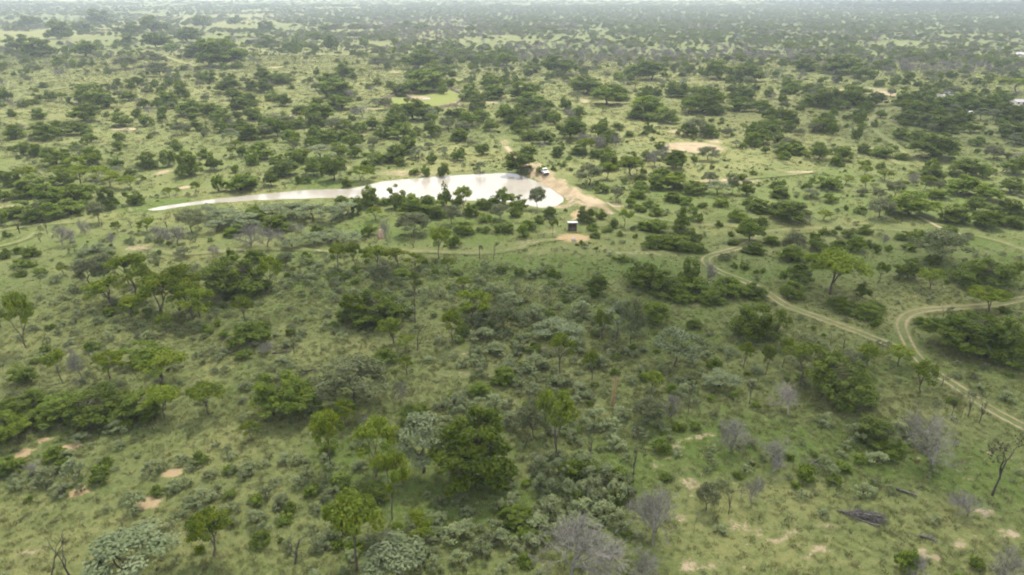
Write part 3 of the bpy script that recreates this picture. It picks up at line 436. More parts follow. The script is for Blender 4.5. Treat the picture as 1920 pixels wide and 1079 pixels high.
('d',5,33.2,352.0,7.0,5.4,'fifth from left of the smaller dark green trees behind the dam wall road', 0),
('D',2,-164.2,353.9,13.0,7.8,'second from left of the large dark green trees in the grassland left of the paddock', 1),
('d',2,104.8,355.3,6.5,5.5,'fourth from left of the smaller dark green trees around the bright sand patch', 0),
('D',5,-155.3,358.9,12.6,7.0,'third from left of the large dark green trees in the grassland left of the paddock', 1),
('D',5,-108.1,361.9,11.1,6.1,'second from left of the large dark green trees just left of the fenced paddock', 1),
('D',6,-140.1,362.2,12.2,8.1,'sixth from left of the large dark green trees in the grassland left of the paddock', 1),
('D',2,247.7,363.6,16.7,9.2,'fourth from left of the large dark green trees around the hidden farmhouse', 1),
('E',3,99.3,365.4,22.4,12.3,'second from left of the larger dark green trees around the bright sand patch', 1),
('D',6,130.6,367.2,11.2,6.2,'rightmost of the larger dark green trees around the bright sand patch', 1),
('D',1,120.7,371.5,13.1,7.2,'fourth from left of the larger dark green trees around the bright sand patch', 1),
('D',5,227.9,372.7,17.1,9.4,'leftmost of the large dark green trees around the hidden farmhouse', 1),
('d',0,28.7,375.1,6.9,7.0,'fourth from left of the smaller dark green trees behind the dam wall road', 0),
('D',6,-91.7,375.2,13.2,7.3,'rightmost of the large dark green trees just left of the fenced paddock', 1),
('D',2,11.5,376.1,16.1,8.8,'third from left of the larger dark green trees behind the dam wall road', 1),
('D',7,-199.8,379.2,7.8,5.1,'second from left of the small dark green trees in the grassland left of the paddock', 1),
('D',7,220.9,380.8,12.8,7.0,'third from left of the middling dark green trees around the hidden farmhouse', 1),
('D',4,247.4,381.3,14.6,8.0,'third from left of the large dark green trees around the hidden farmhouse', 1),
('D',4,173.7,382.4,18.1,10.0,'third from left of the larger dark green trees left of the farm road', 1),
('D',2,-221.8,382.4,11.7,7.4,'third from left of the middling dark green trees far left in the grassland', 1),
('d',2,-268.4,384.5,5.9,4.7,'leftmost of the small dark green trees far left in the grassland', 0),
('d',5,96.9,384.9,7.0,5.3,'leftmost of the smaller dark green trees around the bright sand patch', 0),
('D',4,164.3,388.2,11.2,6.3,'fourth from left of the smaller dark green trees left of the farm road', 1),
('D',6,-127.8,389.8,10.1,6.4,'fourth from left of the middling dark green trees just left of the fenced paddock', 1),
('D',4,217.1,390.0,10.7,7.7,'third from left of the small dark green trees around the hidden farmhouse', 1),
('D',4,-145.8,390.4,11.9,6.5,'seventh from left of the large dark green trees in the grassland left of the paddock', 1),
('D',7,202.5,390.6,12.5,6.9,'rightmost of the larger dark green trees left of the farm road', 1),
('D',0,191.3,392.2,17.9,9.9,'fifth from left of the larger dark green trees left of the farm road', 1),
('D',6,53.9,392.6,19.1,10.5,'leftmost of the larger dark green trees behind the long sand patch', 1),
('D',2,-20.1,393.9,10.2,5.8,'seventh from left of the middling dark green trees around the fenced paddock', 1),
('D',4,-194.7,394.3,11.4,7.0,'leftmost of the large dark green trees in the grassland left of the paddock', 1),
('D',3,-238.3,398.7,18.8,10.6,'rightmost of the large dark green trees far left in the grassland', 1),
('D',3,284.8,407.0,11.1,6.1,'rightmost of the small dark green trees around the hidden farmhouse', 1),
('d',6,-267.6,407.7,6.2,5.7,'second from left of the small dark green trees far left in the grassland', 0),
('d',7,-296.5,410.5,8.1,7.7,'leftmost of the middling dark green trees far left in the grassland', 0),
('D',5,-140.6,410.9,9.4,5.5,'second from left of the small dark green trees just left of the fenced paddock', 1),
('D',2,-224.3,410.9,9.4,5.2,'leftmost of the middling dark green trees in the grassland left of the paddock', 1),
('D',1,-25.0,411.5,11.3,9.5,'sixth from left of the middling dark green trees around the fenced paddock', 1),
('D',6,-162.6,411.5,11.3,6.2,'sixth from left of the middling dark green trees in the grassland left of the paddock', 1),
('D',1,62.7,412.3,13.8,7.6,'second from left of the larger dark green trees behind the long sand patch', 1),
('D',0,108.1,412.3,13.8,7.6,'leftmost of the larger dark green trees around the bright sand patch', 1),
('D',1,136.3,412.3,13.8,7.6,'fifth from left of the larger dark green trees around the bright sand patch', 1),
('D',6,7.9,413.8,18.9,10.4,'leftmost of the larger dark green trees behind the dam wall road', 1),
('D',0,-12.0,416.4,12.7,8.1,'ninth from left of the large dark green trees around the fenced paddock', 1),
('d',7,78.0,419.5,7.6,5.8,'fifth from left of the smaller dark green trees behind the long sand patch', 0),
('D',0,-104.9,425.5,19.4,10.7,'sixth from left of the large dark green trees just left of the fenced paddock', 1),
('D',1,100.4,426.9,16.2,8.9,'rightmost of the larger dark green trees behind the long sand patch', 1),
('D',0,-67.9,430.3,11.7,6.5,'third from left of the middling dark green trees around the fenced paddock', 1),
('D',0,-202.6,432.4,10.5,7.9,'second from left of the middling dark green trees in the grassland left of the paddock', 1),
('d',2,171.3,439.1,8.0,5.3,'second from left of the smaller dark green trees left of the farm road', 0),
('d',4,-43.1,441.0,5.7,5.9,'fourth from left of the small dark green trees around the fenced paddock', 0),
('D',2,47.0,442.9,20.1,11.1,'rightmost of the larger dark green trees behind the dam wall road', 1),
('D',7,-179.1,444.6,17.5,9.6,'fifth from left of the large dark green trees in the grassland left of the paddock', 1),
('D',1,-157.7,448.0,11.5,8.2,'leftmost of the middling dark green trees just left of the fenced paddock', 1),
('D',0,-58.1,452.0,24.6,13.5,'fourth from left of the large dark green trees around the fenced paddock', 1),
('D',1,-168.1,455.5,9.6,7.7,'rightmost of the small dark green trees in the grassland left of the paddock', 1),
('D',0,-118.4,463.6,18.2,10.0,'fifth from left of the large dark green trees just left of the fenced paddock', 1),
('D',3,183.5,467.3,12.0,7.0,'third from left of the smaller dark green trees left of the farm road', 1),
('D',3,-14.1,468.2,14.9,8.3,'eighth from left of the large dark green trees around the fenced paddock', 1),
('D',7,-5.4,475.7,10.8,7.2,'rightmost of the small dark green trees around the fenced paddock', 1),
('D',5,-257.2,487.5,9.9,7.5,'leftmost of the small dark green trees in the grassland left of the paddock', 1),
('D',5,-161.3,492.2,14.8,8.9,'leftmost of the large dark green trees just left of the fenced paddock', 1),
('D',2,-172.6,498.1,13.5,9.9,'second from left of the middling dark green trees just left of the fenced paddock', 1),
('D',1,-214.2,503.7,10.2,8.6,'fifth from left of the small dark green trees in the grassland left of the paddock', 1),
('D',0,168.9,510.4,21.5,11.8,'sixth from left of the larger dark green trees around the bright sand patch', 1),
('d',6,77.7,516.7,8.5,5.5,'third from left of the smaller dark green trees behind the long sand patch', 0),
('D',6,101.9,521.3,23.5,12.9,'fifth from left of the larger dark green trees behind the long sand patch', 1),
('D',7,154.8,528.4,23.8,13.1,'third from left of the larger dark green trees around the bright sand patch', 1),
('D',3,262.8,534.5,20.1,11.0,'sixth from left of the larger dark green trees left of the farm road', 1),
('d',6,-77.3,542.3,9.0,5.8,'second from left of the small dark green trees around the fenced paddock', 0),
('D',4,-57.1,543.8,13.9,7.6,'fourth from left of the middling dark green trees around the fenced paddock', 1),
('D',1,-128.6,544.3,15.5,10.8,'rightmost of the middling dark green trees just left of the fenced paddock', 1),
('D',5,96.2,553.1,19.1,10.8,'third from left of the larger dark green trees behind the long sand patch', 1),
('D',2,37.7,558.9,25.1,13.8,'fourth from left of the larger dark green trees behind the dam wall road', 1),
('D',2,-54.8,563.2,12.7,7.0,'third from left of the small dark green trees around the fenced paddock', 1),
('D',0,259.1,567.1,25.5,14.0,'fourth from left of the larger dark green trees left of the farm road', 1),
('D',0,241.0,585.9,17.5,9.6,'leftmost of the larger dark green trees left of the farm road', 1),
('D',0,313.2,598.6,15.2,8.4,'leftmost of the small dark green trees around the hidden farmhouse', 1),
('d',5,-233.4,606.6,10.9,6.4,'sixth from left of the small dark green trees in the grassland left of the paddock', 0),
('D',2,-79.9,611.7,27.4,15.1,'third from left of the large dark green trees around the fenced paddock', 1),
('d',0,-379.6,616.3,11.0,6.5,'fourth from left of the small dark green trees far left in the grassland', 0),
('E',5,-251.9,625.1,40.1,22.1,'fourth from left of the large dark green trees in the grassland left of the paddock', 1),
('D',7,-400.6,631.9,13.2,7.6,'second from left of the middling dark green trees far left in the grassland', 1),
('D',6,-4.7,633.6,18.9,10.4,'rightmost of the large dark green trees around the fenced paddock', 1),
('d',5,-24.1,646.2,8.7,8.1,'seventh from left of the small dark green trees around the fenced paddock', 0),
('d',0,-56.9,646.8,10.6,8.0,'fifth from left of the small dark green trees around the fenced paddock', 0),
('D',7,-78.9,661.9,24.6,13.6,'fifth from left of the large dark green trees around the fenced paddock', 1),
('D',0,-315.3,722.2,24.7,13.6,'second from left of the dark green trees far out beyond the wide grove, top', 1),
('D',7,-435.4,736.0,26.2,15.7,'third from left of the larger dark green trees on the far dry grass, top left', 1),
('D',4,-487.2,737.7,31.8,17.5,'leftmost of the larger dark green trees on the far dry grass, top left', 1),
('d',6,-373.7,790.9,14.1,11.0,'rightmost of the smaller dark green trees on the far dry grass, top left', 0),
('d',6,-204.0,815.9,15.7,16.7,'fourth from left of the dark green trees far out in the top middle', 0),
('D',4,-250.8,816.6,18.1,10.0,'rightmost of the dark green trees far out beyond the wide grove, top', 1),
('d',7,-246.4,833.1,16.0,15.7,'leftmost of the dark green trees far out in the top middle', 0),
('D',1,-572.4,836.8,28.5,16.6,'leftmost of the smaller dark green trees on the far dry grass, top left', 1),
('D',5,-337.5,837.6,31.0,17.0,'fourth from left of the dark green trees far out beyond the wide grove, top', 1),
('D',6,-424.7,864.5,30.7,16.9,'rightmost of the larger dark green trees on the far dry grass, top left', 1),
('D',5,-299.4,881.3,23.4,13.5,'seventh from left of the dark green trees far out beyond the wide grove, top', 1),
('d',0,-183.6,898.1,13.3,11.2,'fifth from left of the dark green trees far out in the top middle', 0),
('D',4,-500.4,942.8,20.9,13.1,'fourth from left of the smaller dark green trees on the far dry grass, top left', 1),
('D',6,-269.6,989.6,21.9,13.7,'second from left of the dark green trees far out in the top middle', 1),
('D',2,-444.6,993.2,33.6,18.5,'leftmost of the dark green trees far out beyond the wide grove, top', 1),
('D',4,-670.3,1072.9,36.3,24.9,'second from left of the larger dark green trees on the far dry grass, top left', 1),
('D',2,-611.0,1164.6,34.2,19.7,'fifth from left of the smaller dark green trees on the far dry grass, top left', 1),
('d',6,-325.8,1270.6,22.3,13.8,'third from left of the dark green trees far out in the top middle', 0),
('D',7,-627.5,1278.5,48.7,26.8,'fifth from left of the larger dark green trees on the far dry grass, top left', 1),
('D',0,-758.0,1293.8,32.2,17.7,'third from left of the smaller dark green trees on the far dry grass, top left', 1),
('D',4,-442.8,1314.9,32.7,18.0,'sixth from left of the dark green trees far out beyond the wide grove, top', 1),
('d',6,-168.8,1356.7,25.8,14.2,'rightmost of the dark green trees far out in the top middle', 0),
('D',6,-994.0,1512.0,39.8,21.9,'second from left of the smaller dark green trees on the far dry grass, top left', 1),
('D',0,-664.7,1569.7,39.0,21.4,'third from left of the dark green trees far out beyond the wide grove, top', 1),
('D',1,-938.8,1671.4,58.5,32.2,'fourth from left of the larger dark green trees on the far dry grass, top left', 1),
('d',4,-644.0,1698.1,32.2,18.5,'fifth from left of the dark green trees far out beyond the wide grove, top', 0)],
'grey_green_tree': [
('O',5,22.7,63.3,2.7,3.5,'small sparse tree among sandy specks', 1),
('O',3,2.9,78.3,4.4,5.1,'sparse forked tree left of the tall airy tree', 1),
('O',1,19.0,80.8,4.2,3.8,'open forked tree with sparse olive crown', 1),
('O',4,-23.0,86.0,10.2,6.9,'big fine-twigged olive-grey tree with open spreading crown', 1),
('O',0,55.2,96.6,3.3,2.5,'hazy grey shrub behind the big rounded tree', 1),
('O',2,20.5,104.8,4.4,8.6,'grey-crowned tree on a slanting trunk', 1),
('O',3,-1.4,111.0,5.2,5.2,'sparse dark tree with twin trunks right of the V-shaped tree', 1),
('O',4,-26.8,129.4,4.6,6.3,'grey-stemmed tree in front of the row of slim trees', 1),
('O',1,-84.5,131.4,5.1,6.9,'thin grey-green tree with upright dark trunk behind the grove', 1),
('O',7,-88.1,131.4,5.3,5.7,'thin olive tree leaning left at the back of the grove', 1),
('O',6,-50.2,141.6,3.7,3.3,'small olive tree left of the row of slim trees', 1),
('O',7,97.1,145.0,10.7,7.0,'left one of two grey-green trees in front of the upper track, right', 1),
('O',6,48.7,146.3,3.0,1.4,'only grey-green tree between the shed and the umbrella tree', 1),
('O',2,-75.7,147.7,3.8,2.4,'grey bush left of the pinkish bare one', 1),
('O',4,65.8,150.4,5.4,5.1,'only grey-green tree in front of the upper track, left', 1),
('O',7,113.5,161.3,2.8,1.3,'right one of two grey-green trees in front of the upper track, right', 0),
('O',4,-24.9,163.8,7.3,5.6,"leftmost of the grey-green trees on the pond's near bank", 1),
('O',5,-81.6,165.8,6.3,6.1,"only grey-green tree below the pond's thin left tail", 1),
('O',0,-109.3,173.2,4.7,5.9,"only grey-green tree by the pond's left tip", 1),
('O',2,-16.0,173.2,4.7,5.0,"second from left of the grey-green trees on the pond's near bank", 1),
('O',7,-3.3,177.0,5.2,4.0,"rightmost of the grey-green trees on the pond's near bank", 1),
('O',0,99.6,178.2,7.2,5.5,'third from left of the grey-green trees behind the upper right track', 1),
('O',6,7.1,186.5,4.4,6.3,"only grey-green tree by the pond's right end", 1),
('O',5,30.6,194.7,4.1,4.9,'right one of two grey-green trees right of the dam wall', 1),
('O',2,109.2,197.6,3.7,3.0,'second from left of the grey-green trees behind the upper right track', 0),
('O',0,114.6,199.0,5.8,5.2,'rightmost of the grey-green trees behind the upper right track', 1),
('O',4,105.7,201.1,3.4,2.3,'leftmost of the grey-green trees behind the upper right track', 0),
('O',4,67.4,204.2,3.8,6.0,'rightmost of the grey-green trees below the bright sand patch', 0),
('O',7,24.8,214.4,8.4,6.5,'left one of two grey-green trees right of the dam wall', 1),
('O',3,63.5,215.4,5.0,3.9,'third from left of the grey-green trees below the bright sand patch', 1),
('O',7,71.9,249.2,7.1,5.0,'second from left of the grey-green trees below the bright sand patch', 1),
('O',6,55.6,250.9,6.1,3.3,'leftmost of the grey-green trees below the bright sand patch', 1),
('O',4,178.1,251.8,6.7,4.9,'only grey-green tree beside the upper right farm road', 1),
('O',2,80.2,300.0,9.3,7.6,'only grey-green tree around the bright sand patch', 1),
('O',0,267.7,427.8,11.0,6.2,'only grey-green tree around the hidden farmhouse', 1),
('O',2,-269.9,545.1,17.2,10.3,'right one of two grey-green trees in the grassland left of the paddock', 1),
('O',7,-113.0,604.8,15.4,9.6,'only grey-green tree around the fenced paddock', 1),
('O',4,-327.8,605.3,20.8,11.3,'only grey-green tree far left in the grassland', 1),
('O',3,-317.3,630.1,23.5,11.8,'left one of two grey-green trees in the grassland left of the paddock', 1),
('O',7,-134.4,729.8,18.4,10.5,'rightmost of the grey-green trees far out in the top middle', 1),
('O',7,-230.8,1064.2,23.5,10.7,'second from left of the grey-green trees far out in the top middle', 1),
('O',7,-306.1,1266.1,24.1,14.6,'leftmost of the grey-green trees far out in the top middle', 1),
('O',6,-269.2,1267.0,33.4,15.0,'third from left of the grey-green trees far out in the top middle', 1)],
'leafless_bush': [
('B',0,50.5,53.0,4.4,3.9,'grey leafless bush in the bottom right corner', 1),
('B',1,41.6,53.2,2.5,2.5,'grey twigs beside the dark bottom shrub', 1),
('B',4,-13.3,57.2,2.5,2.1,'brown twiggy bush between the two bottom green trees', 1),
('B',5,52.4,62.1,4.2,2.7,'fallen tangle of grey branches below the hazy grey tree', 1),
('B',4,28.3,64.5,2.4,4.3,'little grey leafless tree right of the thin dead sapling', 1),
('B',3,-59.7,69.0,2.9,1.8,'fallen grey branches among shrubs near the left edge', 1),
('B',0,69.0,76.6,2.2,3.2,'grey twigs at the right edge above the fanned tree', 1),
('B',7,-19.8,78.7,3.1,2.3,'brown twiggy bush below the olive-grey tree', 1),
('B',6,22.5,82.1,2.6,4.3,'leafless brown shrub right of the open forked tree', 1),
('B',4,-16.4,86.4,1.9,3.8,'narrow brown leafless shrub right of the olive-grey tree', 1),
('B',3,-66.1,91.6,3.3,6.8,'leafless grey tree rising behind the large left thicket', 1),
('B',5,-40.8,101.2,2.7,2.1,'brown twiggy bush below the lone rounded bush', 1),
('B',0,41.0,132.4,3.4,4.7,"slanting grey leafless bush at the thicket's right", 1),
('B',0,-68.9,147.7,3.6,2.7,'pinkish-brown bare bush on the sandy path', 1),
('B',0,-96.7,156.1,2.7,3.3,"only leafless grey bush below the pond's thin left tail", 0),
('B',7,-30.1,156.2,3.5,6.8,"left one of two leafless grey bushes on the pond's near bank", 1),
('B',2,-55.1,156.2,3.4,3.3,'left one of two leafless grey bushes on the near bank left of the pond', 1),
('B',0,90.4,157.2,2.1,2.8,'only leafless grey bush in front of the upper track, left', 0),
('B',4,-54.3,164.3,4.2,3.4,'right one of two leafless grey bushes on the near bank left of the pond', 1),
('B',3,79.5,174.1,4.4,2.9,'only leafless grey bush behind the upper right track', 1),
('B',2,-29.5,198.2,3.5,1.1,"right one of two leafless grey bushes on the pond's near bank", 0)],
'leafy_bush': [
('D',2,41.0,54.2,2.3,2.5,'dark shrub at the bottom edge right of centre', 1),
('D',7,0.5,61.9,3.7,1.8,'dark shrub in front of the biggest dense tree', 1),
('D',6,-16.6,65.2,3.8,1.9,'bright bush left of the tall slim tree', 1),
('D',5,8.3,69.6,4.4,2.3,'green shrub mound behind the silvery shrub mass', 1),
('D',1,-63.4,70.4,3.5,1.8,'dark green shrub at the left edge among the sandy patches', 1),
('D',7,-59.3,72.8,2.9,1.5,'small dark shrub above the fallen grey branches', 1),
('D',2,50.5,75.1,3.3,1.6,"small shrub attached to the mixed mound's right", 1),
('D',1,-13.7,81.2,4.5,3.0,'bright green rounded bush left of the pale silver tree', 1),
('D',7,-4.9,89.1,3.7,1.9,'dark bush left of the central shrub belt', 1),
('D',5,-75.5,91.6,3.8,3.4,'round dark bush alone near the left edge above the thicket', 1),
('D',4,-1.2,92.2,3.8,2.4,'dark rounded bush in the central shrub belt', 1),
('D',4,49.5,92.7,4.5,4.7,'dark tree squeezed between the light green tree and the big bush', 1),
('D',7,-20.9,98.5,3.8,2.1,'small bright round bush behind the big olive-grey tree', 1),
('D',6,33.0,111.4,2.9,1.6,'small dark bush right of the domed silver tree', 1),
('d',5,66.0,111.7,1.6,1.5,"tiny round bush closest to the track's start of loop", 0),
('D',2,75.0,112.5,2.9,1.5,'small dark bush inside the loop of the track', 1),
('D',5,93.2,117.2,2.7,1.4,'small bush beside the flat umbrella tree', 1),
('D',7,69.4,118.5,3.7,1.8,'dark low bush nearest the open grass by the loop', 1),
('D',2,33.8,122.6,4.4,2.2,'low hedge bush below the thicket', 1),
('D',7,69.9,124.5,3.1,3.1,'upright dark bush right of the bright big tree', 1),
('D',6,17.3,126.8,4.5,4.1,'leftmost rounded bush of the dark thicket by the track', 1),
('d',3,-50.2,128.4,2.8,1.9,'small dark bush under the slender tree', 0),
('d',7,8.4,131.2,2.0,1.1,'small round bush alone on the grass left of the thicket', 0),
('D',3,84.2,134.6,4.3,4.3,'small dark umbrella tree on a clear trunk', 1),
('D',0,-23.4,135.5,3.3,1.7,'low dark bush in front of the row of slim trees', 1),
('d',7,-105.4,136.1,2.6,1.5,'second from left of the larger dark green bushes in the central shrub belt', 0),
('d',1,-16.5,136.5,1.7,1.6,'small dark bush below the pale-trunked tree', 0),
('d',4,-101.9,137.1,2.7,1.5,'fourth from left of the larger dark green bushes in the central shrub belt', 0),
('d',7,53.1,138.1,1.2,1.0,'third from left of the smaller dark green bushes in the central shrub belt', 0),
('d',0,54.8,138.8,1.3,1.1,'rightmost of the smaller dark green bushes in the central shrub belt', 0),
('d',4,51.4,140.7,2.1,1.6,'second from left of the smaller dark green bushes in the central shrub belt', 0),
('d',1,-108.7,141.0,3.1,1.7,'leftmost of the larger dark green bushes in the central shrub belt', 0),
('d',5,49.4,141.4,1.5,1.2,'leftmost of the smaller dark green bushes in the central shrub belt', 0),
('d',7,-106.9,141.7,2.5,1.4,'third from left of the larger dark green bushes in the central shrub belt', 0),
('D',6,93.8,142.7,3.6,2.3,'rightmost of the larger dark green bushes in the central shrub belt', 1),
('d',4,-19.6,143.8,1.6,1.2,'small round bush ending the row of slim trees', 0),
('D',6,-58.4,144.2,3.9,3.3,'rounded green bush right of the narrow dark one', 1),
('d',6,-57.3,145.2,2.9,2.5,"dark bush above the grove's right end", 0),
('d',5,-64.3,146.7,2.2,2.9,'narrow dark bush beside the sandy path', 0),
('d',5,-116.2,146.9,2.8,2.2,"leftmost of the dark green bushes below the pond's thin left tail", 0),
('D',3,-110.8,147.9,3.8,2.1,"fourth from left of the dark green bushes below the pond's thin left tail", 1),
('d',3,74.3,148.3,2.8,1.8,'third from left of the larger dark green bushes in front of the upper track, left', 0),
('d',5,-115.3,150.4,2.9,1.7,"third from left of the dark green bushes below the pond's thin left tail", 0),
('D',4,56.7,150.9,4.5,2.5,'sixth from left of the larger dark green bushes between the shed and the umbrella tree', 1),
('d',1,85.9,151.3,2.1,1.9,'fifth from left of the smaller dark green bushes in front of the upper track, left', 0),
('D',4,44.1,151.8,3.9,2.1,'fourth from left of the larger dark green bushes between the shed and the umbrella tree', 1),
('d',6,89.0,152.2,1.8,1.5,'rightmost of the smaller dark green bushes in front of the upper track, left', 0),
('D',6,72.4,152.8,4.6,2.5,'second from left of the larger dark green bushes in front of the upper track, left', 1),
('d',6,94.5,153.1,3.3,1.8,'right one of two dark green bushes in front of the upper track, right', 0),
('d',5,-13.8,154.5,3.1,3.2,"third from left of the middling dark green bushes on the pond's near bank", 0),
('d',0,85.6,154.6,2.0,1.8,'fourth from left of the smaller dark green bushes in front of the upper track, left', 0),
('d',2,78.2,155.0,3.3,1.8,'fourth from left of the larger dark green bushes in front of the upper track, left', 0),
('D',1,63.2,157.0,3.8,2.1,'leftmost of the larger dark green bushes in front of the upper track, left', 1),
('d',7,53.9,157.1,2.7,1.5,'sixth from left of the smaller dark green bushes between the shed and the umbrella tree', 0),
('D',2,44.7,159.5,4.2,2.5,'second from left of the larger dark green bushes between the shed and the umbrella tree', 1),
('d',5,75.0,160.7,2.8,1.9,'leftmost of the smaller dark green bushes in front of the upper track, left', 0),
('D',5,96.7,160.9,3.6,2.0,'left one of two dark green bushes in front of the upper track, right', 1),
('d',2,20.7,161.5,2.8,1.5,'second from left of the larger dark green bushes around the small shed', 0),
('d',0,30.7,161.5,1.5,1.2,'rightmost of the smaller dark green bushes around the small shed', 0),
('d',2,-125.8,161.7,2.1,1.7,"second from left of the dark green bushes below the pond's thin left tail", 0),
('d',3,2.8,162.1,3.3,3.2,"second from left of the dark green bushes by the pond's right end", 0),
('d',3,84.0,162.1,3.5,1.9,'fifth from left of the larger dark green bushes in front of the upper track, left', 0),
('d',0,27.0,162.8,1.9,1.3,'third from left of the smaller dark green bushes around the small shed', 0),
('d',2,55.3,163.6,1.7,1.2,'fifth from left of the smaller dark green bushes between the shed and the umbrella tree', 0),
('d',3,81.0,163.6,1.7,1.4,'third from left of the smaller dark green bushes in front of the upper track, left', 0),
('D',5,-70.2,163.7,4.6,2.8,"rightmost of the dark green bushes below the pond's thin left tail", 1),
('D',3,-36.1,163.8,3.6,2.9,"leftmost of the large dark green bushes on the pond's near bank", 1),
('d',2,78.8,164.3,2.6,2.1,'second from left of the smaller dark green bushes in front of the upper track, left', 0),
('d',2,23.3,165.2,1.4,1.1,'leftmost of the smaller dark green bushes around the small shed', 0),
('D',1,89.6,165.2,3.9,2.2,'rightmost of the larger dark green bushes in front of the upper track, left', 1),
('d',1,-6.8,166.0,2.6,1.4,"third from left of the small dark green bushes on the pond's near bank", 0),
('d',3,-3.4,166.2,3.1,2.2,"rightmost of the small dark green bushes on the pond's near bank", 0),
('d',7,24.9,166.2,1.9,1.5,'second from left of the smaller dark green bushes around the small shed', 0),
('d',3,-1.1,166.3,3.5,2.3,"rightmost of the middling dark green bushes on the pond's near bank", 0),
('d',3,-8.6,166.4,1.2,1.2,"second from left of the small dark green bushes on the pond's near bank", 0),
('d',5,-50.1,167.0,2.9,1.8,'leftmost of the dark green bushes on the near bank left of the pond', 0),
('d',2,20.5,167.0,2.9,1.8,'leftmost of the larger dark green bushes around the small shed', 0),
('d',1,31.1,167.4,1.5,1.3,'fourth from left of the smaller dark green bushes around the small shed', 0),
('d',7,33.9,168.5,3.6,2.2,'rightmost of the larger dark green bushes around the small shed', 0),
('D',2,4.4,168.7,4.3,2.4,"third from left of the dark green bushes by the pond's right end", 1),
('d',2,84.6,168.8,1.8,1.1,'third from left of the smaller dark green bushes behind the upper right track', 0),
('d',0,26.6,169.5,2.5,2.7,'fourth from left of the larger dark green bushes around the small shed', 0),
('D',0,131.4,170.0,4.2,3.0,'rightmost of the larger dark green bushes behind the upper right track', 1),
('d',5,54.3,171.1,2.0,1.6,'fourth from left of the smaller dark green bushes between the shed and the umbrella tree', 0),
('D',5,128.9,171.4,4.5,3.5,'fourth from left of the larger dark green bushes behind the upper right track', 1),
('d',6,-134.2,172.0,3.4,4.2,"right one of two dark green bushes by the pond's left tip", 0),
('d',0,65.4,172.1,3.7,2.5,'rightmost of the larger dark green bushes between the shed and the umbrella tree', 0),
('d',0,7.1,173.7,3.0,2.0,"fourth from left of the dark green bushes by the pond's right end", 0),
('d',4,-7.1,174.9,3.7,2.3,"fifth from left of the middling dark green bushes on the pond's near bank", 0),
('d',6,49.4,175.3,3.6,2.5,'third from left of the larger dark green bushes between the shed and the umbrella tree', 0),
('d',2,24.1,177.4,2.6,2.7,'third from left of the larger dark green bushes around the small shed', 0),
('D',1,-20.3,178.4,4.4,3.2,"third from left of the large dark green bushes on the pond's near bank", 1),
('D',3,10.2,178.8,4.2,2.7,"rightmost of the dark green bushes by the pond's right end", 1),
('d',7,1.0,179.5,3.4,2.7,"leftmost of the dark green bushes by the pond's right end", 0),
('D',1,-11.0,180.3,4.1,3.6,"fourth from left of the large dark green bushes on the pond's near bank", 1),
('d',1,-42.9,182.3,2.8,3.9,'third from left of the dark green bushes on the near bank left of the pond', 0),
('D',2,73.3,182.4,4.6,3.6,'leftmost of the larger dark green bushes behind the upper right track', 1),
('d',3,50.5,183.3,2.5,1.8,'second from left of the smaller dark green bushes between the shed and the umbrella tree', 0),
('d',2,97.0,183.6,3.4,1.9,'third from left of the larger dark green bushes behind the upper right track', 0),
('d',4,36.0,185.2,3.9,2.1,'rightmost of the dark green bushes right of the dam wall', 0),
('d',0,-6.8,186.1,3.3,2.9,"fourth from left of the small dark green bushes on the pond's near bank", 0),
('d',0,94.3,186.1,1.5,1.5,'rightmost of the smaller dark green bushes behind the upper right track', 0),
('D',0,-8.3,187.4,4.2,2.7,"fifth from left of the large dark green bushes on the pond's near bank", 1),
('d',4,54.4,188.5,2.6,1.6,'third from left of the smaller dark green bushes between the shed and the umbrella tree', 0),
('d',7,39.0,189.4,3.7,2.5,'leftmost of the smaller dark green bushes between the shed and the umbrella tree', 0),
('d',1,-15.9,189.4,3.8,2.8,"fourth from left of the middling dark green bushes on the pond's near bank", 0),
('d',3,34.0,189.8,3.2,2.4,'second from left of the dark green bushes right of the dam wall', 0),
('D',5,60.0,190.2,4.5,2.6,'fifth from left of the larger dark green bushes between the shed and the umbrella tree', 1),
('d',2,-19.5,190.5,3.8,6.7,"second from left of the middling dark green bushes on the pond's near bank", 0),
('d',4,68.1,191.3,2.9,2.1,'rightmost of the smaller dark green bushes between the shed and the umbrella tree', 0),
('d',2,-37.1,191.5,3.4,2.1,"leftmost of the small dark green bushes on the pond's near bank", 0),
('d',4,-29.4,191.7,4.0,2.3,"second from left of the large dark green bushes on the pond's near bank", 0),
('d',7,-5.4,191.7,4.0,2.5,"rightmost of the large dark green bushes on the pond's near bank", 0),
('d',3,50.4,192.1,3.7,2.2,'leftmost of the larger dark green bushes between the shed and the umbrella tree', 0),
('d',0,-24.0,192.2,3.9,2.3,"leftmost of the middling dark green bushes on the pond's near bank", 0),
('d',2,-44.8,192.7,3.7,2.1,'rightmost of the dark green bushes on the near bank left of the pond', 0),
('d',3,-49.7,192.7,3.7,2.1,'second from left of the dark green bushes on the near bank left of the pond', 0),
('D',7,93.4,194.1,4.5,2.5,'second from left of the larger dark green bushes behind the upper right track', 1),
('d',7,-150.0,195.1,4.1,5.4,"left one of two dark green bushes by the pond's left tip", 0),
('D',3,71.4,202.2,4.4,4.3,'third from left of the dark green bushes below the bright sand patch', 1),
('d',3,27.9,205.2,4.3,2.4,'leftmost of the dark green bushes right of the dam wall', 0),
('d',3,-90.8,206.3,3.8,4.8,"only dark green bush behind the pond's thin left tail", 0),
('d',4,92.1,208.7,3.2,2.2,'second from left of the smaller dark green bushes behind the upper right track', 0),
('d',6,84.5,210.7,3.5,2.5,'leftmost of the smaller dark green bushes behind the upper right track', 0),
('d',2,-52.3,212.6,3.2,3.0,"second from left of the smaller dark green bushes along the pond's far bank", 0),
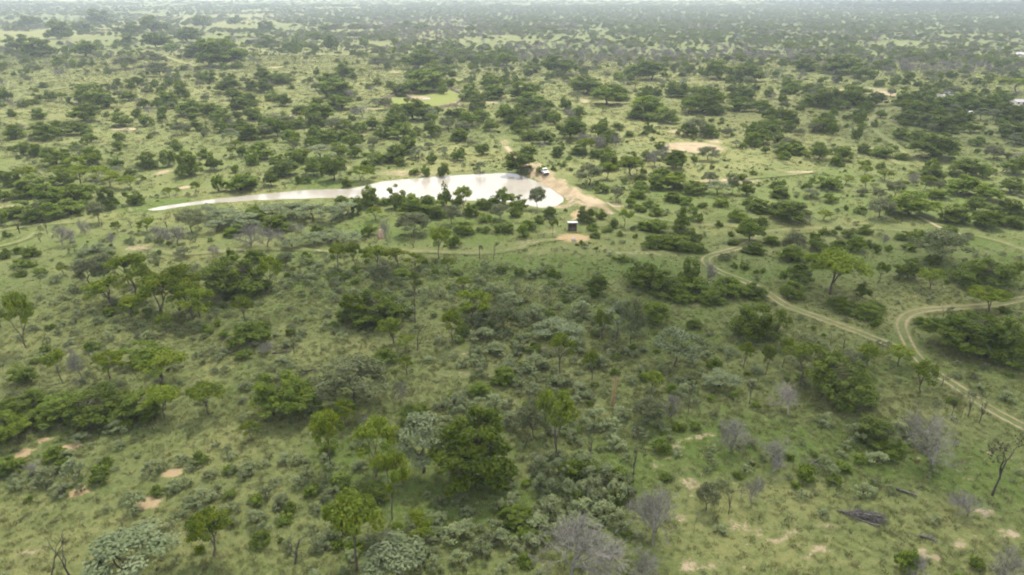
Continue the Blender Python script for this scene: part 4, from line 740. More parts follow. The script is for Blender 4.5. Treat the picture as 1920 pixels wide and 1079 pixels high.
('D',6,-76.5,213.0,4.6,4.5,"leftmost of the larger dark green bushes along the pond's far bank", 1),
('d',0,-68.6,215.9,2.9,2.7,"leftmost of the smaller dark green bushes along the pond's far bank", 0),
('d',4,75.3,220.1,3.2,2.3,'second from left of the dark green bushes below the bright sand patch', 0),
('d',3,147.4,225.1,2.9,2.2,'right one of two dark green bushes beside the upper right farm road', 0),
('d',5,9.8,225.4,3.9,2.3,'left one of two dark green bushes at the top of the dam wall', 0),
('d',4,-29.1,226.6,3.1,3.8,"third from left of the smaller dark green bushes along the pond's far bank", 0),
('d',5,-23.1,227.1,4.5,4.4,"rightmost of the larger dark green bushes along the pond's far bank", 0),
('d',6,81.5,227.3,2.7,1.5,'rightmost of the dark green bushes below the bright sand patch', 0),
('d',5,-33.1,228.4,3.8,2.1,"third from left of the larger dark green bushes along the pond's far bank", 0),
('d',2,14.2,233.9,1.9,2.0,'right one of two dark green bushes at the top of the dam wall', 0),
('d',0,129.1,236.7,3.0,2.5,'left one of two dark green bushes beside the upper right farm road', 0),
('d',7,-140.8,241.2,4.4,3.3,'second from left of the dark green bushes above the belt left of the pond', 0),
('d',3,-76.6,242.8,4.0,4.4,"second from left of the larger dark green bushes along the pond's far bank", 0),
('d',4,-92.9,243.0,4.6,4.6,'rightmost of the dark green bushes above the belt left of the pond', 0),
('d',6,-29.0,245.3,3.7,3.4,"fourth from left of the larger dark green bushes along the pond's far bank", 0),
('d',4,66.2,246.6,2.5,2.7,'leftmost of the dark green bushes below the bright sand patch', 0),
('d',3,-102.5,258.9,4.1,3.6,'fourth from left of the dark green bushes above the belt left of the pond', 0),
('d',1,-19.6,263.4,2.9,2.0,"rightmost of the smaller dark green bushes along the pond's far bank", 0),
('d',2,-171.3,267.9,4.4,3.2,'leftmost of the dark green bushes above the belt left of the pond', 0),
('d',3,-155.1,268.9,4.4,3.2,'third from left of the dark green bushes above the belt left of the pond', 0),
('d',4,50.6,296.6,3.7,2.7,'second from left of the dark green bushes behind the long sand patch', 0),
('d',7,58.2,300.1,3.3,2.8,'rightmost of the dark green bushes behind the long sand patch', 0),
('d',5,167.5,320.2,3.5,3.5,'only dark green bush left of the farm road', 0),
('d',4,42.4,323.3,4.5,4.0,'leftmost of the dark green bushes behind the long sand patch', 0),
('d',5,-78.0,338.2,4.2,3.1,'only dark green bush just left of the fenced paddock', 0),
('d',3,-251.6,398.0,3.0,3.8,'only dark green bush far left in the grassland', 0)],
'silver_shrub': [
('s',3,-3.4,56.2,2.4,1.8,'leftmost of the small silver-green shrubs in the bottom centre scrub mass', 0),
('s',6,1.2,57.4,2.9,1.7,'second from left of the large silver-green shrubs in the bottom centre scrub mass', 0),
('s',2,-6.5,58.6,2.8,1.8,'leftmost of the large silver-green shrubs in the bottom centre scrub mass', 0),
('s',1,-2.1,59.0,2.7,1.9,'leftmost of the middling silver-green shrubs in the bottom centre scrub mass', 0),
('s',7,8.9,59.4,3.0,1.7,'sixth from left of the large silver-green shrubs in the bottom centre scrub mass', 0),
('s',3,6.0,59.5,2.9,2.1,'fourth from left of the large silver-green shrubs in the bottom centre scrub mass', 0),
('s',0,3.0,60.3,2.9,2.0,'third from left of the large silver-green shrubs in the bottom centre scrub mass', 0),
('s',0,12.2,60.6,2.5,2.1,'rightmost of the small silver-green shrubs in the bottom centre scrub mass', 0),
('s',0,7.7,62.0,3.0,2.3,'fifth from left of the large silver-green shrubs in the bottom centre scrub mass', 0),
('s',7,10.5,62.5,2.8,1.7,'sixth from left of the middling silver-green shrubs in the bottom centre scrub mass', 0),
('s',7,4.6,62.9,2.9,2.3,'fourth from left of the middling silver-green shrubs in the bottom centre scrub mass', 0),
('s',4,-0.3,63.2,2.7,2.4,'second from left of the middling silver-green shrubs in the bottom centre scrub mass', 0),
('s',4,12.4,65.3,3.1,2.4,'rightmost of the large silver-green shrubs in the bottom centre scrub mass', 0),
('s',7,6.7,65.6,2.7,2.5,'fourth from left of the small silver-green shrubs in the bottom centre scrub mass', 0),
('s',0,-54.1,66.1,2.6,1.3,'low silver shrub beside the orange sand patch at the left', 0),
('s',4,9.7,66.2,2.8,2.3,'fifth from left of the middling silver-green shrubs in the bottom centre scrub mass', 0),
('s',1,3.9,66.6,2.9,2.5,'third from left of the middling silver-green shrubs in the bottom centre scrub mass', 0),
('s',4,-29.1,67.9,1.6,1.0,'tiny whitish shrub alone in dry grass', 0),
('s',2,-57.2,68.3,3.0,1.9,'silver-green shrub beside the fallen grey branches', 0),
('s',7,11.9,68.6,3.0,2.1,'rightmost of the middling silver-green shrubs in the bottom centre scrub mass', 0),
('s',7,-54.1,68.8,2.8,3.0,'tallest silver-green shrub near the sandy patches at the left', 0),
('s',6,6.0,69.6,2.9,2.2,'third from left of the small silver-green shrubs in the bottom centre scrub mass', 0),
('s',2,3.4,70.6,2.8,1.9,'second from left of the small silver-green shrubs in the bottom centre scrub mass', 0),
('s',5,9.5,70.7,3.0,2.7,'fifth from left of the small silver-green shrubs in the bottom centre scrub mass', 0),
('s',6,46.3,77.0,3.0,2.3,'silver shrub at the left of the mixed mound', 0),
('s',0,-54.4,79.0,3.2,1.6,'pale silver shrub at the front right foot of the left thicket', 0),
('s',1,14.0,79.2,3.0,2.1,'rightmost of the smaller silver-green shrubs around the biggest dense tree', 0),
('s',7,0.0,80.5,3.4,2.2,'fourth from left of the larger silver-green shrubs around the biggest dense tree', 0),
('s',5,11.2,80.5,3.4,2.5,'rightmost of the larger silver-green shrubs around the biggest dense tree', 0),
('s',4,-4.1,81.0,3.2,2.5,'leftmost of the smaller silver-green shrubs around the biggest dense tree', 0),
('s',3,-6.9,83.4,3.5,2.3,'second from left of the larger silver-green shrubs around the biggest dense tree', 0),
('s',0,-2.3,84.5,3.3,2.5,'third from left of the larger silver-green shrubs around the biggest dense tree', 0),
('s',4,-8.6,85.1,3.6,2.4,'leftmost of the larger silver-green shrubs around the biggest dense tree', 0),
('s',7,3.2,88.5,3.1,2.1,'second from left of the smaller silver-green shrubs around the biggest dense tree', 0),
('s',2,10.1,88.9,3.3,1.8,'third from left of the smaller silver-green shrubs around the biggest dense tree', 0),
('s',2,6.5,89.8,3.7,2.4,'fifth from left of the larger silver-green shrubs in the central shrub belt', 0),
('s',2,-0.8,94.6,3.9,2.1,'third from left of the larger silver-green shrubs in the central shrub belt', 0),
('s',2,3.6,96.3,3.9,2.4,'fourth from left of the larger silver-green shrubs in the central shrub belt', 0),
('s',4,13.8,97.0,4.0,2.2,'rightmost of the larger silver-green shrubs in the central shrub belt', 0),
('s',1,-6.1,97.0,3.8,2.4,'leftmost of the larger silver-green shrubs in the central shrub belt', 0),
('s',2,-2.7,101.7,3.8,1.9,'second from left of the smaller silver-green shrubs in the central shrub belt', 0),
('s',5,1.4,103.9,3.8,2.4,'fourth from left of the smaller silver-green shrubs in the central shrub belt', 0),
('s',0,-5.1,106.3,4.2,2.5,'second from left of the larger silver-green shrubs in the central shrub belt', 0),
('s',7,4.0,114.5,4.2,3.0,'fifth from left of the smaller silver-green shrubs in the central shrub belt', 0),
('s',0,13.1,117.2,3.7,2.8,'rightmost of the smaller silver-green shrubs in the central shrub belt', 0),
('s',2,-0.2,120.9,4.4,2.6,'third from left of the smaller silver-green shrubs in the central shrub belt', 0),
('s',5,-4.3,124.7,4.0,2.9,'leftmost of the smaller silver-green shrubs in the central shrub belt', 0),
('S',3,-99.2,149.1,3.2,1.6,"leftmost of the silver-green shrubs below the pond's thin left tail", 1),
('S',3,-94.0,149.8,3.5,1.6,"rightmost of the silver-green shrubs below the pond's thin left tail", 1),
('S',6,-97.8,152.1,3.8,1.8,"second from left of the silver-green shrubs below the pond's thin left tail", 1)],
'silver_tree': [
('S',2,-11.7,51.6,5.9,5.7,'round pale silver tree cut by the bottom edge', 1),
('S',5,-39.1,53.3,8.4,5.1,'wide pale silver tree at the bottom edge left', 1),
('S',7,-11.2,70.3,5.7,7.4,'pale silver tree with leaning dark trunk beside the biggest dense tree', 1),
('S',3,32.0,90.9,5.1,2.5,'low wide silver shrub below the domed silver tree', 1),
('S',6,26.5,97.3,7.3,6.7,'bright whitish silver tree with domed crown standing apart', 1),
('S',1,8.0,105.2,8.7,3.9,'wide flat-layered silver-green tree in the central shrubs', 1),
('S',3,18.3,106.8,5.1,7.1,'pale silver tree leaning left behind the grey-crowned tree', 1),
('S',4,-52.5,154.8,5.1,2.3,'leftmost of the smaller silver-green trees on the near bank left of the pond', 1),
('S',0,-48.3,158.0,6.0,2.7,'second from left of the smaller silver-green trees on the near bank left of the pond', 1),
('S',6,-39.6,158.0,6.0,2.7,'rightmost of the smaller silver-green trees on the near bank left of the pond', 1),
('S',3,-44.7,159.6,6.3,2.8,'third from left of the smaller silver-green trees on the near bank left of the pond', 1),
('S',4,-75.8,166.6,5.5,3.0,"second from left of the silver-green trees below the pond's thin left tail", 1),
('S',7,-69.0,169.4,6.9,3.8,"rightmost of the silver-green trees below the pond's thin left tail", 1),
('S',2,-73.4,172.1,7.0,3.9,"fourth from left of the silver-green trees below the pond's thin left tail", 1),
('S',7,-77.7,174.8,6.8,3.6,"third from left of the silver-green trees below the pond's thin left tail", 1),
('S',0,-48.3,175.4,7.4,4.2,'rightmost of the larger silver-green trees on the near bank left of the pond', 1),
('S',6,-53.6,176.8,8.1,4.5,'fourth from left of the larger silver-green trees on the near bank left of the pond', 1),
('S',5,-82.7,177.7,6.7,3.4,"leftmost of the silver-green trees below the pond's thin left tail", 1),
('S',7,-66.6,177.8,8.1,3.9,'leftmost of the larger silver-green trees on the near bank left of the pond', 1),
('S',0,-59.0,179.7,7.6,4.0,'third from left of the larger silver-green trees on the near bank left of the pond', 1),
('S',7,-45.6,181.1,6.8,3.8,'fourth from left of the smaller silver-green trees on the near bank left of the pond', 1),
('S',3,-63.7,181.7,7.4,3.3,'second from left of the larger silver-green trees on the near bank left of the pond', 1),
('S',2,89.5,198.9,5.0,2.6,'only silver-green tree behind the upper right track', 1),
('S',1,62.6,202.8,7.5,4.0,'only silver-green tree below the bright sand patch', 1),
('S',4,-71.1,251.4,11.5,5.2,"left one of two silver-green trees along the pond's far bank", 1),
('S',6,-34.9,253.7,7.2,4.5,"right one of two silver-green trees along the pond's far bank", 1)],
'leafless_tree': [
('B',3,14.4,53.1,4.7,3.7,'low grey leafless thicket right of the widest one', 1),
('B',5,6.1,53.3,9.0,6.5,'widest grey leafless thicket at the bottom edge', 1),
('B',0,15.3,57.7,6.1,6.9,'wide ghostly grey leafless tree near the bottom', 1),
('B',3,32.6,69.9,5.4,4.4,'pale violet-grey leafless bush left of the grassy slope', 1),
('B',2,53.2,70.6,9.3,7.1,'large hazy grey leafless tree at the right', 1),
('B',6,29.1,75.0,5.5,4.4,'low grey leafless bush above the sandy specks', 1),
('P',2,39.6,83.1,5.7,4.8,'whitish dead tree with feathery flat crown', 1),
('B',1,-63.0,155.5,7.7,5.6,"rightmost of the leafless grey trees below the pond's thin left tail", 1),
('B',0,-108.4,155.6,5.5,5.1,"leftmost of the leafless grey trees below the pond's thin left tail", 1),
('B',7,-59.0,155.8,7.2,5.2,'only leafless grey tree on the near bank left of the pond', 1),
('B',0,-85.3,156.3,4.8,4.9,"third from left of the leafless grey trees below the pond's thin left tail", 1),
('B',1,-81.7,157.5,5.3,4.5,"fourth from left of the leafless grey trees below the pond's thin left tail", 1),
('B',7,-107.5,163.6,4.8,4.0,"second from left of the leafless grey trees below the pond's thin left tail", 1),
('B',5,50.1,229.9,4.7,2.5,'only leafless grey tree below the bright sand patch', 1),
('B',0,-74.7,347.6,10.7,6.1,'right one of two leafless grey trees just left of the fenced paddock', 1),
('B',2,-95.8,420.5,10.9,5.4,'left one of two leafless grey trees just left of the fenced paddock', 1),
('B',7,-336.0,529.4,11.1,7.7,'only leafless grey tree far left in the grassland', 1)],
'conical_tree': [
('C',4,43.3,166.5,5.6,6.5,'only dark cone-shaped tree between the shed and the umbrella tree', 1)],
'low_shrub': [
('s',4,-8.0,54.5,2.0,1.5,'low silver-green shrub right of the round pale silver tree', 0),
('s',2,-9.5,55.0,1.1,0.8,'low silver-green shrub behind the round pale silver tree', 0),
('d',7,-17.0,56.9,1.9,1.2,'right one of two low dark green shrubs behind the tall bright tree', 0),
('s',6,-20.2,56.9,1.5,0.9,'low silver-green shrub right of the dark dead tree', 0),
('s',1,-23.9,57.1,2.0,1.2,'leftmost of the low silver-green shrubs behind the dark dead tree', 0),
('d',1,-18.9,57.2,1.4,0.9,'left one of two low dark green shrubs behind the tall bright tree', 0),
('s',3,-15.6,58.0,1.5,1.0,'low silver-green shrub in front of the tall slim tree', 0),
('s',7,-8.5,58.1,1.3,0.8,'second from left of the low silver-green shrubs right of the tall slim tree', 0),
('d',1,3.0,58.4,2.2,1.2,'low dark green shrub in front of the dark shrub', 0),
('s',5,-19.5,59.3,2.1,1.4,'rightmost of the low silver-green shrubs behind the dark dead tree', 0),
('s',6,-27.6,59.6,1.6,1.3,'low silver-green shrub right of the bright yellow-green tree', 0),
('s',1,-22.2,59.6,1.3,0.8,'second from left of the low silver-green shrubs behind the dark dead tree', 0),
('s',2,-18.1,60.2,1.4,1.1,'low silver-green shrub left of the tall slim tree', 0),
('s',5,-3.6,60.2,1.2,0.7,'low silver-green shrub left of the dark shrub', 0),
('s',1,-36.4,60.5,1.2,0.8,'low silver-green shrub left of the bright yellow-green tree', 0),
('s',1,-38.3,60.7,1.7,1.4,'right one of two low silver-green shrubs behind the wide pale silver tree', 0),
('s',5,-10.9,60.7,2.6,1.7,'leftmost of the low silver-green shrubs right of the tall slim tree', 0),
('s',0,-29.0,61.1,2.3,1.8,'rightmost of the low silver-green shrubs behind the bright yellow-green tree', 0),
('d',4,-25.8,61.2,1.6,0.9,'left one of two low dark green shrubs behind the dark dead tree', 0),
('s',5,-8.3,61.5,2.0,1.1,'rightmost of the low silver-green shrubs right of the tall slim tree', 0),
('s',1,-32.8,61.7,2.4,1.5,'fourth from left of the low silver-green shrubs behind the bright yellow-green tree', 0),
('s',3,-5.4,62.7,1.2,0.7,'low silver-green shrub in front of the biggest dense bright green tree', 0),
('s',7,-22.4,62.8,1.4,1.1,'left one of two low silver-green shrubs left of the bright bush', 0),
('s',1,-36.9,62.9,2.3,1.4,'second from left of the low silver-green shrubs behind the bright yellow-green tree', 0),
('d',5,-25.8,62.9,1.6,1.2,'right one of two low dark green shrubs behind the dark dead tree', 0),
('s',3,-44.1,63.3,2.6,2.0,'right one of two low silver-green shrubs behind the bare dark tree', 0),
('s',1,6.7,63.5,1.3,0.8,'low silver-green shrub in front of the green shrub mound', 0),
('s',0,-27.2,64.3,1.9,1.4,'leftmost of the low silver-green shrubs in front of the airy tree', 0),
('d',6,5.1,64.8,1.1,0.7,'low dark green shrub right of the dark shrub', 0),
('s',4,-22.4,64.9,1.2,0.9,'right one of two low silver-green shrubs left of the bright bush', 0),
('s',5,-36.5,65.0,2.5,1.5,'third from left of the low silver-green shrubs behind the bright yellow-green tree', 0),
('s',7,0.5,65.6,1.2,0.8,'low silver-green shrub behind the dark shrub', 0),
('s',7,-29.4,65.6,1.9,1.4,'second from left of the low silver-green shrubs left of the airy tree', 0),
('d',4,-24.1,65.9,1.8,1.4,'low dark green shrub in front of the airy tree', 0),
('s',4,42.5,66.0,2.5,1.5,'low silver-green shrub left of the fallen tangle', 0),
('d',0,-42.8,66.1,1.7,1.1,'low dark green shrub behind the wide pale silver tree', 0),
('s',2,-40.9,66.3,1.3,0.8,'left one of two low silver-green shrubs behind the wide pale silver tree', 0),
('s',2,-52.2,66.6,1.2,1.0,'left one of two low silver-green shrubs behind the bare dark tree', 0),
('s',6,-58.7,66.9,2.1,1.4,'low silver-green shrub in front of the light green bush', 0),
('s',1,25.7,67.1,1.8,1.3,'low silver-green shrub left of the pale violet-grey leafless bush', 0),
('s',0,-26.1,67.5,2.0,1.3,'second from left of the low silver-green shrubs in front of the airy tree', 0),
('d',5,-21.0,67.6,2.7,1.4,'low dark green shrub left of the flat-topped airy tree', 0),
('s',0,-39.9,67.7,1.5,1.1,'leftmost of the low silver-green shrubs behind the bright yellow-green tree', 0),
('d',1,39.7,68.1,1.7,1.3,'right one of two low dark green shrubs right of the pale violet-grey leafless bush', 0),
('d',1,3.3,68.2,1.5,0.8,'low dark green shrub in front of the tall airy tree', 0),
('s',4,-22.9,68.4,1.5,1.2,'rightmost of the low silver-green shrubs in front of the airy tree', 0),
('d',3,36.4,68.8,2.5,1.9,'left one of two low dark green shrubs right of the pale violet-grey leafless bush', 0),
('d',2,19.2,68.9,1.5,0.9,'low dark green shrub right of the green shrub mound', 0),
('s',4,-45.2,69.9,2.6,1.8,'low silver-green shrub in front of the loose light green tree', 0),
('s',6,38.8,70.2,1.5,1.2,'left one of two low silver-green shrubs right of the pale violet-grey leafless bush', 0),
('d',3,-56.6,70.5,1.9,1.5,'low dark green shrub right of the light green bush', 0),
('s',2,-33.2,70.5,2.0,1.3,'leftmost of the low silver-green shrubs left of the airy tree', 0),
('s',5,-19.8,70.9,1.2,0.8,'low silver-green shrub left of the flat-topped airy tree', 0),
('s',6,25.6,71.4,1.5,1.1,'low silver-green shrub in front of the low grey leafless bush', 0),
('d',5,-51.8,71.6,1.5,1.1,'low dark green shrub in front of the bushy green crown', 0),
('s',5,-26.4,71.8,1.3,0.9,'rightmost of the low silver-green shrubs left of the airy tree', 0),
('s',5,40.1,72.0,1.6,1.2,'right one of two low silver-green shrubs right of the pale violet-grey leafless bush', 0),
('s',0,47.0,72.2,2.7,1.6,'low silver-green shrub in front of the dark mixed shrub mound', 0),
('d',2,-40.2,72.2,2.1,1.4,'low dark green shrub in front of the loose light green tree', 0),
('s',2,-29.1,72.2,2.2,1.3,'third from left of the low silver-green shrubs left of the airy tree', 0),
('d',5,44.9,72.3,1.8,1.1,'left one of two low dark green shrubs in front of the dark mixed shrub mound', 0),
('d',3,34.2,72.7,1.4,1.0,'low dark green shrub behind the pale violet-grey leafless bush', 0),
('d',3,49.2,72.8,1.8,1.3,'right one of two low dark green shrubs in front of the dark mixed shrub mound', 0),
('s',7,43.0,73.5,1.4,0.8,'left one of two low silver-green shrubs left of the dark mixed shrub mound', 0),
('s',0,21.7,73.8,1.7,1.0,'low silver-green shrub left of the low grey leafless bush', 0),
('s',2,-37.3,74.0,1.5,1.1,'low silver-green shrub in front of the big round two-tiered bright green tree', 0),
('d',3,-24.1,74.1,1.9,1.5,'low dark green shrub behind the airy tree', 0),
('d',6,19.7,74.7,2.5,1.4,'low dark green shrub in front of the open forked tree', 0),
('s',5,-52.0,75.1,1.6,1.2,'low silver-green shrub in front of the bushy green crown', 0),
('s',3,-20.1,75.3,1.2,0.8,'low silver-green shrub behind the airy tree', 0),
('s',0,13.9,75.4,2.7,1.4,'leftmost of the low silver-green shrubs in front of the open forked tree', 0),
('s',0,44.5,75.4,1.3,1.0,'right one of two low silver-green shrubs left of the dark mixed shrub mound', 0),
('s',3,38.7,75.8,1.1,0.8,'low silver-green shrub in front of the whitish dead tree', 0),
('s',0,53.4,75.9,1.2,0.8,'rightmost of the low silver-green shrubs right of the dark mixed shrub mound', 0),
('s',6,-5.3,76.0,2.0,1.2,'low silver-green shrub behind the biggest dense bright green tree', 0),
('s',7,-58.2,76.6,2.2,1.2,'low silver-green shrub in front of the tallest bushy crown', 0),
('s',4,21.3,76.8,1.4,0.7,'rightmost of the low silver-green shrubs in front of the open forked tree', 0),
('s',0,-6.8,77.0,1.9,1.4,'low silver-green shrub behind the pale silver tree', 0),
('s',4,13.0,77.4,1.6,0.8,'leftmost of the low silver-green shrubs left of the open forked tree', 0),
('s',1,17.4,77.5,2.4,1.6,'second from left of the low silver-green shrubs in front of the open forked tree', 0),
('s',4,8.1,77.5,2.3,1.4,'third from left of the low silver-green shrubs right of the sparse forked tree', 0),
('s',5,54.1,78.0,1.7,1.1,'third from left of the low silver-green shrubs right of the dark mixed shrub mound', 0),
('s',6,-10.8,78.2,2.2,1.4,'low silver-green shrub in front of the bright green rounded bush', 0),
('s',1,51.3,78.7,1.7,1.0,'leftmost of the low silver-green shrubs right of the dark mixed shrub mound', 0),
('s',0,5.3,78.7,1.4,0.7,'leftmost of the low silver-green shrubs right of the sparse forked tree', 0),
('d',2,-7.7,79.0,2.4,1.5,'low dark green shrub right of the bright green rounded bush', 0),
('s',3,17.3,79.3,1.4,0.7,'rightmost of the low silver-green shrubs left of the open forked tree', 0),
('d',0,23.1,79.4,1.8,1.0,'right one of two low dark green shrubs right of the open forked tree', 0),
('d',4,25.4,79.5,1.5,1.1,'low dark green shrub behind the low grey leafless bush', 0),
('s',1,53.1,79.7,1.5,0.9,'second from left of the low silver-green shrubs right of the dark mixed shrub mound', 0),
('s',5,-5.5,79.7,1.7,1.2,'third from left of the low silver-green shrubs right of the bright green rounded bush', 0),
('s',0,-9.6,80.1,1.2,0.9,'leftmost of the low silver-green shrubs right of the bright green rounded bush', 0),
('s',2,8.9,80.3,1.2,0.6,'rightmost of the low silver-green shrubs right of the sparse forked tree', 0),
('s',0,6.7,80.6,2.4,1.9,'second from left of the low silver-green shrubs right of the sparse forked tree', 0),
('s',0,43.9,80.8,2.5,1.5,'low silver-green shrub right of the whitish dead tree', 0),
('s',3,-9.3,81.5,1.9,0.9,'second from left of the low silver-green shrubs right of the bright green rounded bush', 0),
('s',6,2.8,81.5,1.8,1.1,'second from left of the low silver-green shrubs behind the sparse forked tree', 0),
('s',6,-1.9,81.9,1.4,1.0,'low silver-green shrub left of the sparse forked tree', 0),
('d',4,4.3,82.2,2.0,1.3,'right one of two low dark green shrubs behind the sparse forked tree', 0),
('s',5,15.6,82.3,2.6,1.8,'second from left of the low silver-green shrubs left of the open forked tree', 0),
('d',2,20.5,82.9,2.0,1.2,'low dark green shrub behind the open forked tree', 0),
('s',3,5.8,83.2,1.7,0.9,'third from left of the low silver-green shrubs behind the sparse forked tree', 0),
('d',0,22.9,83.8,1.6,1.0,'left one of two low dark green shrubs right of the open forked tree', 0),
('d',6,2.6,84.2,2.4,1.8,'left one of two low dark green shrubs behind the sparse forked tree', 0),
('s',7,-11.1,85.0,1.2,0.8,'leftmost of the low silver-green shrubs behind the bright green rounded bush', 0),
('s',5,-5.1,85.0,2.5,1.8,'rightmost of the low silver-green shrubs right of the bright green rounded bush', 0),
('s',3,62.3,85.2,1.3,0.9,'low silver-green shrub right of the big rounded dark-green tree', 0),
('d',0,11.5,85.8,1.3,0.7,'low dark green shrub left of the open forked tree', 0),
('s',1,9.4,86.0,2.1,1.5,'rightmost of the low silver-green shrubs behind the sparse forked tree', 0),
('s',3,26.6,86.1,2.3,1.3,'left one of two low silver-green shrubs left of the low wide silver shrub', 0),
('s',2,-39.6,86.2,1.4,0.9,'left one of two low silver-green shrubs left of the big round two-tiered bright green tree', 0),
('s',7,73.3,86.7,2.4,1.5,'low silver-green shrub in front of the huge dark tree', 0),
('d',1,29.6,87.0,1.5,0.8,'left one of two low dark green shrubs in front of the low wide silver shrub', 0),
('d',3,33.4,87.8,1.6,1.1,'right one of two low dark green shrubs in front of the low wide silver shrub', 0),
('s',6,68.9,88.1,1.3,0.9,'second from left of the low silver-green shrubs in front of the huge bushy green tree', 0),
('s',4,-6.8,88.3,1.7,1.1,'second from left of the low silver-green shrubs behind the bright green rounded bush', 0),
('d',2,24.6,89.5,2.0,1.2,'left one of two low dark green shrubs left of the low wide silver shrub', 0),
('s',7,-40.4,89.7,2.2,1.3,'right one of two low silver-green shrubs left of the big round two-tiered bright green tree', 0),
('s',0,71.2,89.8,1.5,1.0,'rightmost of the low silver-green shrubs in front of the huge bushy green tree', 0),
('s',1,-48.1,90.2,1.9,1.1,'left one of two low silver-green shrubs right of the umbrella-shaped tree', 0),
('s',1,27.7,90.3,2.0,1.4,'right one of two low silver-green shrubs left of the low wide silver shrub', 0),
('s',7,37.2,91.0,1.9,1.2,'low silver-green shrub right of the low wide silver shrub', 0),
('s',3,8.4,91.3,2.7,1.6,'fourth from left of the low silver-green shrubs in front of the wide flat-layered silver-green tree', 0),
('s',6,10.7,91.7,1.2,0.7,'low silver-green shrub behind the open forked tree', 0),
('s',0,18.6,92.1,1.9,1.3,'third from left of the low silver-green shrubs left of the bright whitish silver tree', 0),
('d',7,28.2,92.2,1.3,0.9,'right one of two low dark green shrubs left of the low wide silver shrub', 0),
('s',5,1.8,92.2,1.3,0.7,'leftmost of the low silver-green shrubs behind the sparse forked tree', 0),
('s',4,-36.3,92.2,2.3,1.7,'low silver-green shrub behind the big round two-tiered bright green tree', 0),
('s',2,54.2,92.4,1.4,1.0,'rightmost of the low silver-green shrubs behind the big rounded dark-green tree', 0),
('s',5,3.5,92.6,2.3,1.5,'leftmost of the low silver-green shrubs in front of the wide flat-layered silver-green tree', 0),
('s',4,72.0,93.1,1.7,1.3,'third from left of the low silver-green shrubs in front of the huge bushy green tree', 0),
('s',0,-4.8,93.9,2.1,1.4,'rightmost of the low silver-green shrubs behind the bright green rounded bush', 0),
('s',1,53.4,94.4,1.6,1.2,'leftmost of the low silver-green shrubs behind the big rounded dark-green tree', 0),
('d',0,16.4,94.8,1.6,1.0,'left one of two low dark green shrubs left of the bright whitish silver tree', 0),
('s',2,-45.6,94.9,1.5,1.2,'right one of two low silver-green shrubs right of the umbrella-shaped tree', 0),
('d',5,-57.9,95.2,1.4,1.0,'low dark green shrub in front of the rounded green tree', 0),
('s',3,-54.4,96.1,2.1,1.1,'left one of two low silver-green shrubs behind the umbrella-shaped tree', 0),
('s',0,49.9,96.7,2.1,1.4,'right one of two low silver-green shrubs behind the bright light green tree', 0),
('d',2,32.8,96.9,2.4,1.8,'low dark green shrub behind the low wide silver shrub', 0),
('s',6,46.0,97.1,1.7,0.9,'left one of two low silver-green shrubs behind the bright light green tree', 0),
('s',4,72.4,97.3,1.5,0.8,'leftmost of the low silver-green shrubs in front of the huge bushy green tree', 0),
('s',6,-40.8,97.4,1.3,0.8,'right one of two low silver-green shrubs in front of the low rounded green bush', 0),
('s',4,-65.0,97.5,2.3,1.5,'right one of two low silver-green shrubs left of the rounded green tree', 0),
('s',0,-50.3,97.6,1.2,0.8,'right one of two low silver-green shrubs behind the umbrella-shaped tree', 0),
('s',1,19.0,97.7,1.2,0.7,'second from left of the low silver-green shrubs left of the bright whitish silver tree', 0),
('s',4,-0.5,97.8,2.3,1.7,'left one of two low silver-green shrubs left of the wide flat-layered silver-green tree', 0),
('s',5,10.1,97.9,1.7,1.3,'fifth from left of the low silver-green shrubs in front of the wide flat-layered silver-green tree', 0),
('s',0,-37.5,98.2,2.4,1.2,'second from left of the low silver-green shrubs right of the low rounded green bush', 0),
('s',1,8.0,98.5,1.1,0.6,'third from left of the low silver-green shrubs in front of the wide flat-layered silver-green tree', 0),
('s',1,-72.2,98.7,1.4,0.8,'left one of two low silver-green shrubs left of the rounded green tree', 0),
('d',1,17.4,99.5,1.3,1.0,'right one of two low dark green shrubs left of the bright whitish silver tree', 0),
('s',4,35.9,99.7,1.7,1.3,'low silver-green shrub behind the low wide silver shrub', 0),
('d',1,-44.3,99.7,2.6,1.4,'low dark green shrub in front of the low rounded green bush', 0),
('s',2,3.8,100.1,1.2,1.0,'second from left of the low silver-green shrubs in front of the wide flat-layered silver-green tree', 0),
('s',1,-5.1,100.4,2.5,1.9,'second from left of the low silver-green shrubs in front of the V-shaped green tree', 0),
('s',7,20.7,100.4,1.7,1.2,'rightmost of the low silver-green shrubs left of the bright whitish silver tree', 0),
('s',2,56.4,100.5,1.9,1.4,'second from left of the low silver-green shrubs behind the big rounded dark-green tree', 0),
('s',7,-51.7,100.5,1.3,0.8,'low silver-green shrub left of the low rounded green bush', 0),
('s',0,32.4,100.6,1.8,1.1,'low silver-green shrub right of the bright whitish silver tree', 0),
('d',4,54.5,100.6,1.2,0.8,'low dark green shrub right of the dark umbrella tree', 0),
('s',1,0.9,100.9,2.2,1.2,'right one of two low silver-green shrubs left of the wide flat-layered silver-green tree', 0),
('s',4,17.2,100.9,1.6,1.0,'leftmost of the low silver-green shrubs left of the bright whitish silver tree', 0),
('s',5,-48.2,101.0,2.0,1.2,'left one of two low silver-green shrubs in front of the low rounded green bush', 0),
('s',5,11.4,101.3,2.0,1.3,'rightmost of the low silver-green shrubs in front of the wide flat-layered silver-green tree', 0),
('d',1,3.7,101.9,2.6,1.5,'right one of two low dark green shrubs left of the wide flat-layered silver-green tree', 0),
('s',2,-6.6,102.1,1.7,1.3,'leftmost of the low silver-green shrubs in front of the V-shaped green tree', 0),
('d',5,24.5,102.2,1.3,0.7,'left one of two low dark green shrubs behind the bright whitish silver tree', 0),
('d',7,-71.1,102.6,2.5,1.8,'low dark green shrub left of the rounded green tree', 0),
